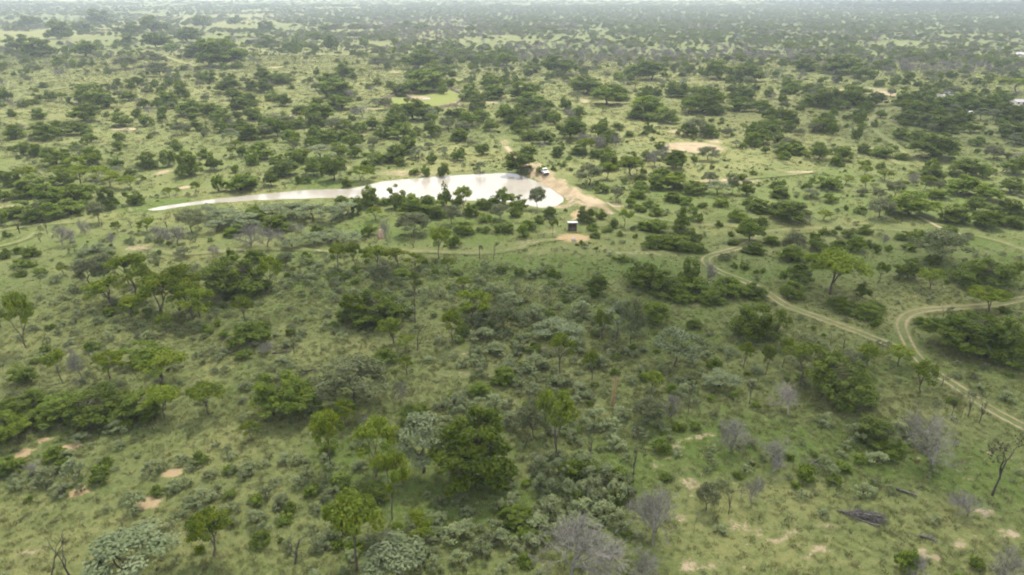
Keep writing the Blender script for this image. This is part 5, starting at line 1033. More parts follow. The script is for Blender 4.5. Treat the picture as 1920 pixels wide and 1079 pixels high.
('d',7,28.7,102.7,2.3,1.5,'right one of two low dark green shrubs behind the bright whitish silver tree', 0),
('s',1,-60.0,103.4,1.3,0.8,'right one of two low silver-green shrubs behind the rounded green tree', 0),
('s',2,64.3,103.4,1.6,1.1,'right one of two low silver-green shrubs left of the huge bushy green tree', 0),
('s',2,-38.5,103.7,2.2,1.2,'third from left of the low silver-green shrubs right of the low rounded green bush', 0),
('s',6,16.7,103.8,1.7,1.1,'low silver-green shrub right of the wide flat-layered silver-green tree', 0),
('s',6,63.3,104.2,1.3,1.0,'left one of two low silver-green shrubs left of the huge bushy green tree', 0),
('s',6,33.8,104.5,1.8,1.1,'low silver-green shrub left of the dark umbrella tree', 0),
('s',4,51.9,104.6,2.3,1.4,'low silver-green shrub right of the dark umbrella tree', 0),
('s',7,-37.2,105.9,1.3,1.0,'rightmost of the low silver-green shrubs right of the low rounded green bush', 0),
('s',4,-63.7,106.1,2.5,1.8,'left one of two low silver-green shrubs behind the rounded green tree', 0),
('s',6,-29.6,106.1,2.6,1.6,'low silver-green shrub in front of the broad olive-green tree clump', 0),
('s',3,-58.4,107.2,1.6,1.3,'low silver-green shrub in front of the forked green tree', 0),
('s',2,-41.6,107.4,1.4,0.7,'leftmost of the low silver-green shrubs right of the low rounded green bush', 0),
('d',7,2.3,107.7,1.9,1.1,'left one of two low dark green shrubs left of the wide flat-layered silver-green tree', 0),
('s',1,-3.0,107.8,1.3,0.9,'rightmost of the low silver-green shrubs in front of the V-shaped green tree', 0),
('d',5,-39.2,108.2,2.0,1.2,'low dark green shrub right of the low rounded green bush', 0),
('d',3,14.8,108.6,2.0,1.1,'low dark green shrub right of the wide flat-layered silver-green tree', 0),
('d',3,-8.8,108.9,2.3,1.7,'low dark green shrub in front of the V-shaped green tree', 0),
('d',2,-54.7,109.5,1.8,1.4,'low dark green shrub in front of the forked green tree', 0),
('s',3,9.5,109.6,1.8,1.3,'third from left of the low silver-green shrubs behind the wide flat-layered silver-green tree', 0),
('s',4,-48.5,110.1,2.7,1.5,'leftmost of the low silver-green shrubs behind the low rounded green bush', 0),
('d',4,-44.7,110.4,2.5,1.6,'low dark green shrub behind the low rounded green bush', 0),
('s',6,-4.4,110.4,1.2,0.9,'leftmost of the low silver-green shrubs right of the V-shaped green tree', 0),
('s',2,-68.9,110.5,1.7,1.1,'left one of two low silver-green shrubs in front of the green tree', 0),
('d',6,-83.5,110.8,1.6,0.9,'low dark green shrub behind the lone green-topped tree', 0),
('s',0,-67.4,111.8,1.4,0.7,'right one of two low silver-green shrubs in front of the green tree', 0),
('s',5,-81.9,111.9,1.3,0.8,'low silver-green shrub behind the lone green-topped tree', 0),
('s',0,-47.6,111.9,1.6,1.3,'second from left of the low silver-green shrubs behind the low rounded green bush', 0),
('s',6,-39.0,112.3,2.4,1.6,'rightmost of the low silver-green shrubs behind the low rounded green bush', 0),
('s',2,15.2,113.1,1.9,1.5,'rightmost of the low silver-green shrubs behind the wide flat-layered silver-green tree', 0),
('s',5,-80.5,113.3,2.0,1.2,'low silver-green shrub in front of the low spreading green tree', 0),
('s',2,1.9,113.4,1.7,0.9,'second from left of the low silver-green shrubs right of the V-shaped green tree', 0),
('d',1,-3.4,113.5,1.6,1.0,'left one of two low dark green shrubs right of the V-shaped green tree', 0),
('s',1,-73.7,113.6,1.5,0.9,'low silver-green shrub left of the green tree', 0),
('d',6,-0.1,114.3,1.1,0.7,'right one of two low dark green shrubs right of the V-shaped green tree', 0),
('s',2,14.6,115.2,2.2,1.2,'fifth from left of the low silver-green shrubs behind the wide flat-layered silver-green tree', 0),
('d',0,-75.8,116.6,2.5,1.7,'low dark green shrub in front of the low spreading green tree', 0),
('s',3,-6.0,117.0,1.7,1.4,'sixth from left of the low silver-green shrubs behind the V-shaped green tree', 0),
('s',4,5.7,117.4,1.4,1.1,'leftmost of the low silver-green shrubs behind the wide flat-layered silver-green tree', 0),
('s',6,-44.4,117.5,1.2,0.8,'third from left of the low silver-green shrubs behind the low rounded green bush', 0),
('d',6,-8.4,118.5,2.7,1.7,'second from left of the low dark green shrubs behind the V-shaped green tree', 0),
('s',4,-19.2,118.9,1.5,0.9,'low silver-green shrub right of the broad olive-green tree clump', 0),
('s',3,-85.7,119.1,1.2,0.8,'fourth from left of the low silver-green shrubs left of the low spreading green tree', 0),
('s',7,-93.3,119.1,1.2,0.7,'leftmost of the low silver-green shrubs left of the low spreading green tree', 0),
('s',5,-69.1,119.3,1.2,0.7,'low silver-green shrub behind the green tree', 0),
('s',6,-5.6,119.3,2.1,1.4,'eighth from left of the low silver-green shrubs behind the V-shaped green tree', 0),
('s',7,9.3,119.6,1.9,1.4,'second from left of the low silver-green shrubs behind the wide flat-layered silver-green tree', 0),
('s',0,12.7,120.2,1.6,1.0,'fourth from left of the low silver-green shrubs behind the wide flat-layered silver-green tree', 0),
('s',2,-72.4,120.2,1.3,1.0,'low silver-green shrub in front of the bright-topped tree', 0),
('s',3,-21.4,120.3,2.6,1.7,'tenth from left of the low silver-green shrubs behind the broad olive-green tree clump', 0),
('s',4,-55.8,120.3,1.5,1.0,'low silver-green shrub in front of the broad dense dark crown', 0),
('s',1,-84.9,121.5,1.7,1.3,'rightmost of the low silver-green shrubs left of the low spreading green tree', 0),
('s',1,19.4,121.6,2.3,1.4,'low silver-green shrub in front of the broad', 0),
('d',5,-29.3,122.2,1.5,1.2,'third from left of the low dark green shrubs behind the broad olive-green tree clump', 0),
('s',0,-7.5,122.7,1.5,1.1,'fourth from left of the low silver-green shrubs behind the V-shaped green tree', 0),
('d',7,10.4,122.8,1.6,1.0,'low dark green shrub behind the wide flat-layered silver-green tree', 0),
('s',2,-25.3,123.7,1.4,1.1,'seventh from left of the low silver-green shrubs behind the broad olive-green tree clump', 0),
('s',7,-93.4,123.9,1.6,0.9,'second from left of the low silver-green shrubs left of the low spreading green tree', 0),
('s',4,-29.9,124.3,2.6,1.8,'fourth from left of the low silver-green shrubs behind the broad olive-green tree clump', 0),
('s',2,6.6,124.5,1.6,0.9,'third from left of the low silver-green shrubs right of the V-shaped green tree', 0),
('d',5,-97.3,124.6,1.3,0.8,'left one of two low dark green shrubs left of the low spreading green tree', 0),
('d',5,-33.2,124.6,1.2,0.8,'leftmost of the low dark green shrubs behind the broad olive-green tree clump', 0),
('s',7,-14.2,124.8,2.5,1.6,'leftmost of the low silver-green shrubs behind the V-shaped green tree', 0),
('s',6,-38.7,125.0,1.9,1.2,'low silver-green shrub left of the broad olive-green tree clump', 0),
('s',3,-35.9,125.2,1.6,1.3,'leftmost of the low silver-green shrubs behind the broad olive-green tree clump', 0),
('s',6,-8.6,125.4,2.1,1.4,'third from left of the low silver-green shrubs behind the V-shaped green tree', 0),
('s',5,-25.2,125.5,2.3,1.8,'eighth from left of the low silver-green shrubs behind the broad olive-green tree clump', 0),
('s',2,-42.3,125.7,1.6,1.2,'third from left of the low silver-green shrubs right of the broad dense dark crown', 0),
('d',4,-84.9,126.2,2.1,1.5,'right one of two low dark green shrubs left of the low spreading green tree', 0),
('s',6,-21.0,126.2,1.7,0.9,'eleventh from left of the low silver-green shrubs behind the broad olive-green tree clump', 0),
('s',4,-32.1,126.7,2.6,1.3,'third from left of the low silver-green shrubs behind the broad olive-green tree clump', 0),
('d',5,-5.2,126.9,2.1,1.2,'rightmost of the low dark green shrubs behind the V-shaped green tree', 0),
('s',4,-18.9,126.9,1.6,1.1,'twelfth from left of the low silver-green shrubs behind the broad olive-green tree clump', 0),
('s',3,-11.7,127.1,1.2,0.8,'second from left of the low silver-green shrubs behind the V-shaped green tree', 0),
('s',4,-40.0,127.2,2.2,1.3,'eighth from left of the low silver-green shrubs right of the broad dense dark crown', 0),
('s',1,10.1,127.2,1.6,1.1,'right one of two low silver-green shrubs left of the broad', 0),
('s',3,6.9,127.2,2.1,1.6,'rightmost of the low silver-green shrubs right of the V-shaped green tree', 0),
('d',2,-7.6,127.2,1.8,1.0,'third from left of the low dark green shrubs behind the V-shaped green tree', 0),
('s',3,-63.7,127.3,1.4,1.0,'low silver-green shrub left of the broad dense dark crown', 0),
('s',5,-35.3,127.7,2.6,2.1,'second from left of the low silver-green shrubs behind the broad olive-green tree clump', 0),
('s',1,-46.3,129.8,1.5,1.1,'leftmost of the low silver-green shrubs right of the broad dense dark crown', 0),
('s',7,1.0,130.0,1.5,1.2,'eleventh from left of the low silver-green shrubs behind the V-shaped green tree', 0),
('s',2,-28.9,130.3,1.2,1.0,'sixth from left of the low silver-green shrubs behind the broad olive-green tree clump', 0),
('s',7,-41.3,130.6,1.4,1.0,'sixth from left of the low silver-green shrubs right of the broad dense dark crown', 0),
('s',3,-39.1,130.7,1.6,1.1,'tenth from left of the low silver-green shrubs right of the broad dense dark crown', 0),
('s',7,-37.2,131.3,2.3,1.7,'twelfth from left of the low silver-green shrubs right of the broad dense dark crown', 0),
('d',6,-19.7,131.4,1.7,1.2,'rightmost of the low dark green shrubs behind the broad olive-green tree clump', 0),
('s',2,-6.5,131.9,1.9,1.4,'seventh from left of the low silver-green shrubs behind the V-shaped green tree', 0),
('s',0,-42.7,132.0,2.6,2.0,'fifth from left of the low silver-green shrubs right of the broad dense dark crown', 0),
('s',1,-24.3,132.1,2.4,1.5,'ninth from left of the low silver-green shrubs behind the broad olive-green tree clump', 0),
('d',6,-32.9,132.7,2.1,1.1,'second from left of the low dark green shrubs behind the broad olive-green tree clump', 0),
('s',7,-95.7,132.8,2.5,1.7,'third from left of the low silver-green shrubs left of the low spreading green tree', 0),
('s',7,-7.7,133.1,1.4,0.8,'fifth from left of the low silver-green shrubs behind the V-shaped green tree', 0),
('s',6,-44.9,133.4,2.2,1.7,'second from left of the low silver-green shrubs right of the broad dense dark crown', 0),
('d',6,-36.3,133.6,2.1,1.6,'right one of two low dark green shrubs right of the broad dense dark crown', 0),
('s',0,4.4,134.8,2.5,1.8,'left one of two low silver-green shrubs left of the broad', 0),
('s',4,-42.4,135.0,2.2,1.1,'seventh from left of the low silver-green shrubs right of the broad dense dark crown', 0),
('d',5,-20.8,135.0,1.8,1.3,'fourth from left of the low dark green shrubs behind the broad olive-green tree clump', 0),
('s',2,-44.7,135.1,1.5,1.1,'fourth from left of the low silver-green shrubs right of the broad dense dark crown', 0),
('d',0,8.9,135.2,2.7,2.1,'low dark green shrub left of the broad', 0),
('d',0,-37.4,135.3,1.7,1.3,'left one of two low dark green shrubs right of the broad dense dark crown', 0),
('s',4,-31.2,135.8,2.0,1.2,'fifth from left of the low silver-green shrubs behind the broad olive-green tree clump', 0),
('d',4,-48.2,136.1,1.7,1.1,'leftmost of the low dark green shrubs behind the broad dense dark crown', 0),
('s',1,1.6,136.5,1.7,1.2,'rightmost of the low silver-green shrubs behind the V-shaped green tree', 0),
('s',1,-18.3,136.7,2.5,1.5,'rightmost of the low silver-green shrubs behind the broad olive-green tree clump', 0),
('s',2,-35.7,136.8,1.9,1.1,'rightmost of the low silver-green shrubs right of the broad dense dark crown', 0),
('s',0,-42.6,137.1,2.6,2.0,'ninth from left of the low silver-green shrubs right of the broad dense dark crown', 0),
('s',3,-40.0,137.1,1.9,1.1,'eleventh from left of the low silver-green shrubs right of the broad dense dark crown', 0),
('d',1,-12.1,137.1,2.3,1.2,'leftmost of the low dark green shrubs behind the V-shaped green tree', 0),
('s',5,-2.3,138.9,1.3,0.9,'tenth from left of the low silver-green shrubs behind the V-shaped green tree', 0),
('s',3,-69.9,139.2,2.5,1.3,'rightmost of the low silver-green shrubs behind the bright-topped tree', 0),
('d',7,-48.1,139.8,1.2,0.8,'second from left of the low dark green shrubs behind the broad dense dark crown', 0),
('d',7,-44.5,140.3,1.4,1.0,'fourth from left of the low dark green shrubs behind the broad dense dark crown', 0),
('s',3,-5.7,140.9,2.6,1.6,'ninth from left of the low silver-green shrubs behind the V-shaped green tree', 0),
('d',7,-83.6,141.9,2.0,1.2,'low dark green shrub behind the bright-topped tree', 0),
('s',4,-43.8,142.4,2.4,1.5,'right one of two low silver-green shrubs behind the broad dense dark crown', 0),
('d',6,-45.4,143.9,2.3,1.2,'rightmost of the low dark green shrubs behind the broad dense dark crown', 0),
('s',3,-81.7,144.0,1.3,0.9,'second from left of the low silver-green shrubs behind the bright-topped tree', 0),
('d',2,25.3,144.6,2.5,1.9,'low dark green shrub behind the broad', 0),
('s',4,-90.3,145.7,1.5,0.9,'leftmost of the low silver-green shrubs behind the bright-topped tree', 0),
('s',4,-59.2,146.4,2.1,1.1,'left one of two low silver-green shrubs behind the broad dense dark crown', 0),
('d',7,-47.6,148.4,2.4,1.6,'third from left of the low dark green shrubs behind the broad dense dark crown', 0)]}

# ------------------------------------------------------------------ helpers
def tag(o, label=None, cat=None, group=None, kind=None):
    if label: o['label'] = label
    if cat: o['category'] = cat
    if group: o['group'] = group
    if kind: o['kind'] = kind
    return o

def mesh_np(name, V, F, mats, mi=None, attrs=None, smooth=False):
    """V (n,3); F list of (m,k) int arrays"""
    me = bpy.data.meshes.new(name)
    V = np.asarray(V, np.float32)
    me.vertices.add(len(V)); me.vertices.foreach_set('co', V.ravel())
    Fs = [np.asarray(f, np.int32) for f in F if len(f)]
    nl = sum(f.size for f in Fs); npoly = sum(len(f) for f in Fs)
    me.loops.add(nl); me.polygons.add(npoly)
    me.loops.foreach_set('vertex_index', np.concatenate([f.ravel() for f in Fs]))
    tot = np.concatenate([np.full(len(f), f.shape[1], np.int32) for f in Fs])
    st = np.concatenate([[0], np.cumsum(tot)[:-1]]).astype(np.int32)
    me.polygons.foreach_set('loop_start', st)
    try: me.polygons.foreach_set('loop_total', tot)
    except Exception: pass
    for m in mats: me.materials.append(m)
    if mi is not None: me.polygons.foreach_set('material_index', np.asarray(mi, np.int32))
    me.polygons.foreach_set('use_smooth', np.full(npoly, smooth, bool))
    if attrs:
        for k, (dom, val) in attrs.items():
            a = me.attributes.new(k, 'FLOAT', dom)
            a.data.foreach_set('value', np.asarray(val, np.float32))
    me.update(calc_edges=True)
    me.validate()
    return me

def ob(name, me, parent=None, loc=(0, 0, 0), rz=0.0, scale=None):
    o = bpy.data.objects.new(name, me)
    COL.objects.link(o)
    o.location = loc
    o.rotation_euler = (0, 0, rz)
    if scale is not None: o.scale = scale
    if parent is not None: o.parent = parent
    return o

def empty(name, loc, rz=0.0, scale=None):
    o = bpy.data.objects.new(name, None)
    o.empty_display_size = 0.5
    COL.objects.link(o)
    o.location = loc; o.rotation_euler = (0, 0, rz)
    if scale is not None: o.scale = scale
    return o

def smooth01(t):
    t = np.clip(t, 0, 1); return t * t * (3 - 2 * t)

def seg_dist(x, y, P):
    x = np.asarray(x, float); y = np.asarray(y, float)
    d = np.full(x.shape, 1e9)
    for (ax, ay), (bx, by) in zip(P[:-1], P[1:]):
        dx, dy = bx - ax, by - ay
        t = np.clip(((x - ax) * dx + (y - ay) * dy) / max(dx * dx + dy * dy, 1e-9), 0, 1)
        d = np.minimum(d, np.hypot(x - ax - t * dx, y - ay - t * dy))
    return d

def inside(x, y, P):
    x = np.asarray(x, float); y = np.asarray(y, float)
    r = np.zeros(x.shape, bool)
    n = len(P)
    for i in range(n):
        ax, ay = P[i]; bx, by = P[(i + 1) % n]
        if ay == by: continue
        c = ((ay > y) != (by > y)) & (x < (bx - ax) * (y - ay) / (by - ay) + ax)
        r ^= c
    return r

WATER = -0.25
_pb = np.array(POND); PBX = (_pb[:, 0].min() - 12, _pb[:, 0].max() + 25, _pb[:, 1].min() - 12, _pb[:, 1].max() + 12)
_db = np.array(DAM)

def height(x, y):
    x = np.asarray(x, float); y = np.asarray(y, float)
    r = np.hypot(x, y)
    z = 0.14 * np.sin(x * .051 + 1.3) * np.sin(y * .043 + .7) + 0.08 * np.sin(x * .13 + y * .07) + 0.05 * np.sin(y * .21 - x * .09)
    # land slowly rising into low far hills
    side = smooth01((x / np.maximum(y, 1) + 0.75) / 1.5)
    far = smooth01((r - 1700) / 4300)
    z = z + far * (62 - 14 * side + 4 * np.sin(x * .0011 + 1) + 3 * np.sin(x * .0031 + y * .0007))
    dd = seg_dist(x, y, DAM)
    z = z + 1.7 * smooth01(1 - (dd - 3.1) / 4.0)
    m = (x > PBX[0]) & (x < PBX[1]) & (y > PBX[2]) & (y < PBX[3])
    if np.any(m):
        xm, ym = x[m] if x.ndim else x, y[m] if x.ndim else y
        sd = seg_dist(xm, ym, list(POND) + [POND[0]])
        ins = inside(xm, ym, POND)
        zo = z[m] if x.ndim else z
        zo2 = WATER + (zo - WATER) * smooth01(sd / 4.5 + 0.03)
        zi = WATER - np.minimum(1.0, 0.14 * sd)
        zn = np.where(ins, zi, zo2)
        if x.ndim: z[m] = zn
        else: z = zn
    return z

def hz(x, y):
    return float(height(np.array([x]), np.array([y]))[0])

# ------------------------------------------------------------------ materials
def nt(name):
    m = bpy.data.materials.new(name); m.use_nodes = True
    t = m.node_tree
    return m, t, t.nodes['Principled BSDF']

def N(t, typ, **kw):
    n = t.nodes.new(typ)
    for k, v in kw.items(): setattr(n, k, v)
    return n

def mixc(t, fac, a, b):
    n = N(t, 'ShaderNodeMix', data_type='RGBA')
    for sock, v in (('Factor', fac), ('A', a), ('B', b)):
        if hasattr(v, 'is_linked') or hasattr(v, 'links'): t.links.new(v, n.inputs[sock])
        else: n.inputs[sock].default_value = v if sock == 'Factor' else (*v, 1)
    return n.outputs['Result']

def math_n(t, op, a, b=None, clamp=False):
    n = N(t, 'ShaderNodeMath', operation=op); n.use_clamp = clamp
    for i, v in enumerate((a, b)):
        if v is None: continue
        if hasattr(v, 'links'): t.links.new(v, n.inputs[i])
        else: n.inputs[i].default_value = v
    return n.outputs[0]

def rng_n(t, v, a, b, c=0.0, d=1.0):
    n = N(t, 'ShaderNodeMapRange'); n.interpolation_type = 'SMOOTHSTEP'
    t.links.new(v, n.inputs['Value'])
    for k, x in zip(('From Min', 'From Max', 'To Min', 'To Max'), (a, b, c, d)): n.inputs[k].default_value = x
    return n.outputs['Result']

def noise_n(t, vec, scale, detail=4, rough=.55):
    n = N(t, 'ShaderNodeTexNoise')
    n.inputs['Scale'].default_value = scale; n.inputs['Detail'].default_value = detail
    n.inputs['Roughness'].default_value = rough
    t.links.new(vec, n.inputs['Vector'])
    return n.outputs['Fac']

GRASS_A, GRASS_B, GRASS_C, GRASS_D = (.088, .11, .036), (.138, .147, .054), (.06, .096, .018), (.115, .112, .048)
SAND_A, SAND_B = (.27, .222, .15), (.195, .158, .102)

def ground_color(t):
    """grass colour from world position; sockets: colour, fine noise"""
    g = N(t, 'ShaderNodeNewGeometry').outputs['Position']
    n_big = noise_n(t, g, .018, 3)
    n_mid = noise_n(t, g, .11, 4)
    n_sm = noise_n(t, g, .7, 5, .65)
    n_fine = noise_n(t, g, 2.6, 5, .75)
    dry = N(t, 'ShaderNodeAttribute', attribute_name='m_dry').outputs['Fac']  # dry grass together with the painted sunlit yellow
    grn = N(t, 'ShaderNodeAttribute', attribute_name='m_green').outputs['Fac']
    d = math_n(t, 'ADD', math_n(t, 'MULTIPLY', n_mid, .55), math_n(t, 'MULTIPLY', n_sm, .45))
    d = math_n(t, 'ADD', d, math_n(t, 'MULTIPLY', math_n(t, 'SUBTRACT', n_big, .5), .5))
    d = math_n(t, 'ADD', d, math_n(t, 'MULTIPLY', dry, .3))
    d = math_n(t, 'SUBTRACT', d, math_n(t, 'MULTIPLY', grn, .3))
    c = mixc(t, rng_n(t, d, .47, .68), GRASS_A, GRASS_B)
    c = mixc(t, rng_n(t, d, .5, .3), c, GRASS_C)
    c = mixc(t, math_n(t, 'MULTIPLY', rng_n(t, n_fine, .5, .66), .7), c, GRASS_D)
    c = mixc(t, math_n(t, 'MULTIPLY', rng_n(t, n_fine, .48, .32), .75), c, (.045, .058, .02))
    n_t = noise_n(t, g, 1.15, 6, .8)
    c = mixc(t, math_n(t, 'MULTIPLY', rng_n(t, n_t, .5, .36), .7), c, (.048, .07, .02))
    c = mixc(t, math_n(t, 'MULTIPLY', rng_n(t, n_t, .53, .66), .7), c, (.157, .162, .068))
    lawn = N(t, 'ShaderNodeAttribute', attribute_name='m_lawn').outputs['Fac']
    c = mixc(t, lawn, c, (.135, .165, .035))
    return c, n_sm, n_fine, g

def finish_ground(t, b, c, n_sm, n_fine):
    t.links.new(c, b.inputs['Base Color'])
    b.inputs['Roughness'].default_value = .95
    b.inputs['Specular IOR Level'].default_value = .1
    bp = N(t, 'ShaderNodeBump'); bp.inputs['Strength'].default_value = .6; bp.inputs['Distance'].default_value = .25
    h = math_n(t, 'ADD', math_n(t, 'MULTIPLY', n_sm, .8), n_fine)
    t.links.new(h, bp.inputs['Height']); t.links.new(bp.outputs['Normal'], b.inputs['Normal'])

def sand_color(t, g):
    n = noise_n(t, g, .25, 5, .6)
    c = mixc(t, rng_n(t, n, .35, .65), SAND_A, SAND_B)
    pink = N(t, 'ShaderNodeAttribute', attribute_name='m_pink').outputs['Fac']
    return mixc(t, pink, c, (.27, .2, .105))

def sand_fac(t, g):
    ms = N(t, 'ShaderNodeAttribute', attribute_name='m_sand').outputs['Fac']
    br = noise_n(t, g, .8, 6, .8)
    s = math_n(t, 'ADD', ms, math_n(t, 'MULTIPLY', math_n(t, 'SUBTRACT', br, .5), 2.4))
    fac = rng_n(t, s, .42, .74)
    return math_n(t, 'MULTIPLY', fac, rng_n(t, ms, .02, .12))

def mat_ground():
    m, t, b = nt('veld_grass')
    c, ns, nf, g = ground_color(t)
    fac = sand_fac(t, g)
    c2 = mixc(t, fac, c, sand_color(t, g))
    finish_ground(t, b, c2, ns, nf)
    return m

def mat_track(name, ruts, strength):
    m, t, b = nt(name)
    c, ns, nf, g = ground_color(t)
    u = N(t, 'ShaderNodeAttribute', attribute_name='u').outputs['Fac']
    au = math_n(t, 'ABSOLUTE', u)
    br = noise_n(t, g, 1.1, 5, .7)
    wob = math_n(t, 'MULTIPLY', math_n(t, 'SUBTRACT', br, .5), 1.0)
    if ruts:
        p = math_n(t, 'SUBTRACT', 1.0, math_n(t, 'DIVIDE', math_n(t, 'ABSOLUTE', math_n(t, 'SUBTRACT', au, .5)), .42))
    else:
        p = math_n(t, 'SUBTRACT', 1.05, au)
    br2 = noise_n(t, g, .12, 3, .5)
    s = math_n(t, 'ADD', math_n(t, 'ADD', p, wob), math_n(t, 'MULTIPLY', math_n(t, 'SUBTRACT', br2, .5), 1.2 * (1.4 - strength)))
    fac = math_n(t, 'MULTIPLY', rng_n(t, s, .34 + .4 * (1 - strength), .95 + .4 * (1 - strength)), min(1, strength))
    fac = math_n(t, 'MAXIMUM', fac, sand_fac(t, g))
    c2 = mixc(t, fac, c, sand_color(t, g))
    finish_ground(t, b, c2, ns, nf)
    return m

def mat_leaf(name, cols, rough=.55, transl=.3, var=.25):
    """cols: three leaf colours picked per leaf and per plant"""
    m, t, b = nt(name)
    ti = N(t, 'ShaderNodeAttribute', attribute_name='tint').outputs['Fac']
    rd = N(t, 'ShaderNodeObjectInfo').outputs['Random']
    c = mixc(t, rng_n(t, ti, .1, .9), cols[0], cols[1])
    c = mixc(t, math_n(t, 'MULTIPLY', rd, .75), c, cols[2])
    hs = N(t, 'ShaderNodeHueSaturation')
    t.links.new(c, hs.inputs['Color'])
    v = math_n(t, 'ADD', math_n(t, 'MULTIPLY', rd, 2 * var), 1 - var)
    v2 = math_n(t, 'FRACT', math_n(t, 'MULTIPLY', rd, 7.31))
    v = math_n(t, 'ADD', math_n(t, 'MULTIPLY', v2, 2 * var), 1 - var)
    t.links.new(v, hs.inputs['Value'])
    col = hs.outputs['Color']
    t.links.new(col, b.inputs['Base Color'])
    b.inputs['Roughness'].default_value = .8
    b.inputs['Specular IOR Level'].default_value = .08
    tr = N(t, 'ShaderNodeBsdfTranslucent'); t.links.new(col, tr.inputs['Color'])
    mxs = N(t, 'ShaderNodeMixShader'); mxs.inputs[0].default_value = transl
    t.links.new(b.outputs[0], mxs.inputs[1]); t.links.new(tr.outputs[0], mxs.inputs[2])
    out = [n for n in t.nodes if n.type == 'OUTPUT_MATERIAL'][0]
    t.links.new(mxs.outputs[0], out.inputs['Surface'])
    return m

def mat_plain(name, a, b2, scale=6, rough=.85, spec=.2, metal=0.0):
    m, t, b = nt(name)
    tcn = N(t, 'ShaderNodeTexCoord').outputs['Object']
    n = noise_n(t, tcn, scale, 5, .6)
    t.links.new(mixc(t, rng_n(t, n, .3, .7), a, b2), b.inputs['Base Color'])
    b.inputs['Roughness'].default_value = rough
    b.inputs['Specular IOR Level'].default_value = spec
    b.inputs['Metallic'].default_value = metal
    bp = N(t, 'ShaderNodeBump'); bp.inputs['Strength'].default_value = .3; bp.inputs['Distance'].default_value = .03
    t.links.new(n, bp.inputs['Height']); t.links.new(bp.outputs['Normal'], b.inputs['Normal'])
    return m

M = {}
M['ground'] = mat_ground()
M['rut'] = mat_track('two_rut_track', True, .84)
M['road'] = mat_track('sand_road', False, 1.0)
M['faint'] = mat_track('faint_path', False, .42)
M['G'] = mat_leaf('leaf_yellow_green', ((.075, .12, .01), (.155, .195, .015), (.105, .14, .02)), transl=.33)
M['D'] = mat_leaf('leaf_deep_green', ((.06, .1, .012), (.125, .17, .02), (.095, .13, .026)), transl=.32)
M['S'] = mat_leaf('leaf_silver', ((.1, .132, .062), (.165, .195, .108), (.13, .16, .082)), rough=.45, transl=.2, var=.15)
M['T'] = mat_leaf('leaf_silver_shrub', ((.14, .18, .078), (.215, .245, .13), (.17, .205, .095)), transl=.42)
M['O'] = mat_leaf('leaf_olive_grey', ((.1, .125, .052), (.145, .165, .078), (.125, .14, .078)), transl=.3, var=.15)
M['K'] = mat_leaf('leaf_withered', ((.055, .055, .03), (.085, .08, .045), (.06, .055, .042)), transl=.1)
M['tuft'] = mat_leaf('grass_blade', ((.16, .18, .066), (.25, .24, .125), (.135, .17, .055)), transl=.5, var=.5)
M['bark'] = mat_plain('bark_dark', (.05, .043, .036), (.1, .085, .07), 9)
M['bark_grey'] = mat_plain('bark_grey', (.115, .112, .098), (.19, .185, .163), 9)
M['bark_pale'] = mat_plain('bark_pale', (.2, .185, .165), (.3, .28, .25), 9)
M['char'] = mat_plain('bark_charred', (.028, .025, .023), (.075, .066, .058), 9)

# ------------------------------------------------------------------ ground
def axis(parts):
    out = [parts[0][0]]
    for a, b, s0, s1 in parts:
        x = a; s = s0
        while x < b - 1e-6:
            f = (x - a) / (b - a)
            s = s0 + (s1 - s0) * f
            x = min(b, x + s); out.append(x)
    return np.array(out)

xp = axis([(0, 150, 1.0, 1.2), (150, 9500, 1.3, 420)])
xs = np.concatenate([-xp[:0:-1], xp])
ys = axis([(-400, 25, 60, 2), (25, 120, .75, .9), (120, 330, 1.0, 1.5), (330, 13500, 1.6, 480)])
GX, GY = np.meshgrid(xs, ys)
gx, gy = GX.ravel(), GY.ravel()
gz = height(gx, gy)

def blob_mask(blobs, x, y):
    r = np.zeros(x.shape)
    for bx, by, rx, ry, st in blobs:
        m = (np.abs(x - bx) < 1.6 * rx) & (np.abs(y - by) < 1.6 * ry)
        if not m.any(): continue
        q = np.sqrt(((x[m] - bx) / rx) ** 2 + ((y[m] - by) / ry) ** 2)
        r[m] = np.maximum(r[m], st * smooth01((1.5 - q) / 1.0))
    return r

def masks(x, y):
    sand = blob_mask(SAND, x, y)
    dam = smooth01(1 - (seg_dist(x, y, DAM) - 3.2) / 3.6)
    sd = seg_dist(x, y, list(POND) + [POND[0]])
    sand = np.maximum(sand, (.5 + .42 * np.sin(x * .9 + 1) * np.sin(y * .31)) * dam + .35 * smooth01(1 - (seg_dist(x, y, DAM) - 2.0) / 1.5))
    bank = np.where(y > 205, .34, .2) * smooth01(1 - sd / 3.0)
    sand = np.maximum(sand, bank)
    d = {'m_sand': sand, 'm_dry': blob_mask(DRY_SUNLIT, x, y), 'm_green': blob_mask(GREEN, x, y),
         'm_pink': np.maximum(blob_mask(PINK, x, y), .0)}
    lawn = np.where(inside(x, y, KRAAL), np.clip(.5 - blob_mask(SAND, x, y), 0, 1), 0.0)
    d['m_lawn'] = lawn
    return d

nx, ny = len(xs), len(ys)
ii = np.arange((ny - 1) * (nx - 1)); r0 = (ii // (nx - 1)) * nx + ii % (nx - 1)
quads = np.stack([r0, r0 + 1, r0 + nx + 1, r0 + nx], 1)
gm = mesh_np('ground', np.stack([gx, gy, gz], 1), [quads], [M['ground']],
             attrs={k: ('POINT', v) for k, v in masks(gx, gy).items()}, smooth=True)
ground = ob('ground', gm)
tag(ground, 'grassy savanna ground stretching to the hazy horizon', 'ground', kind='structure')

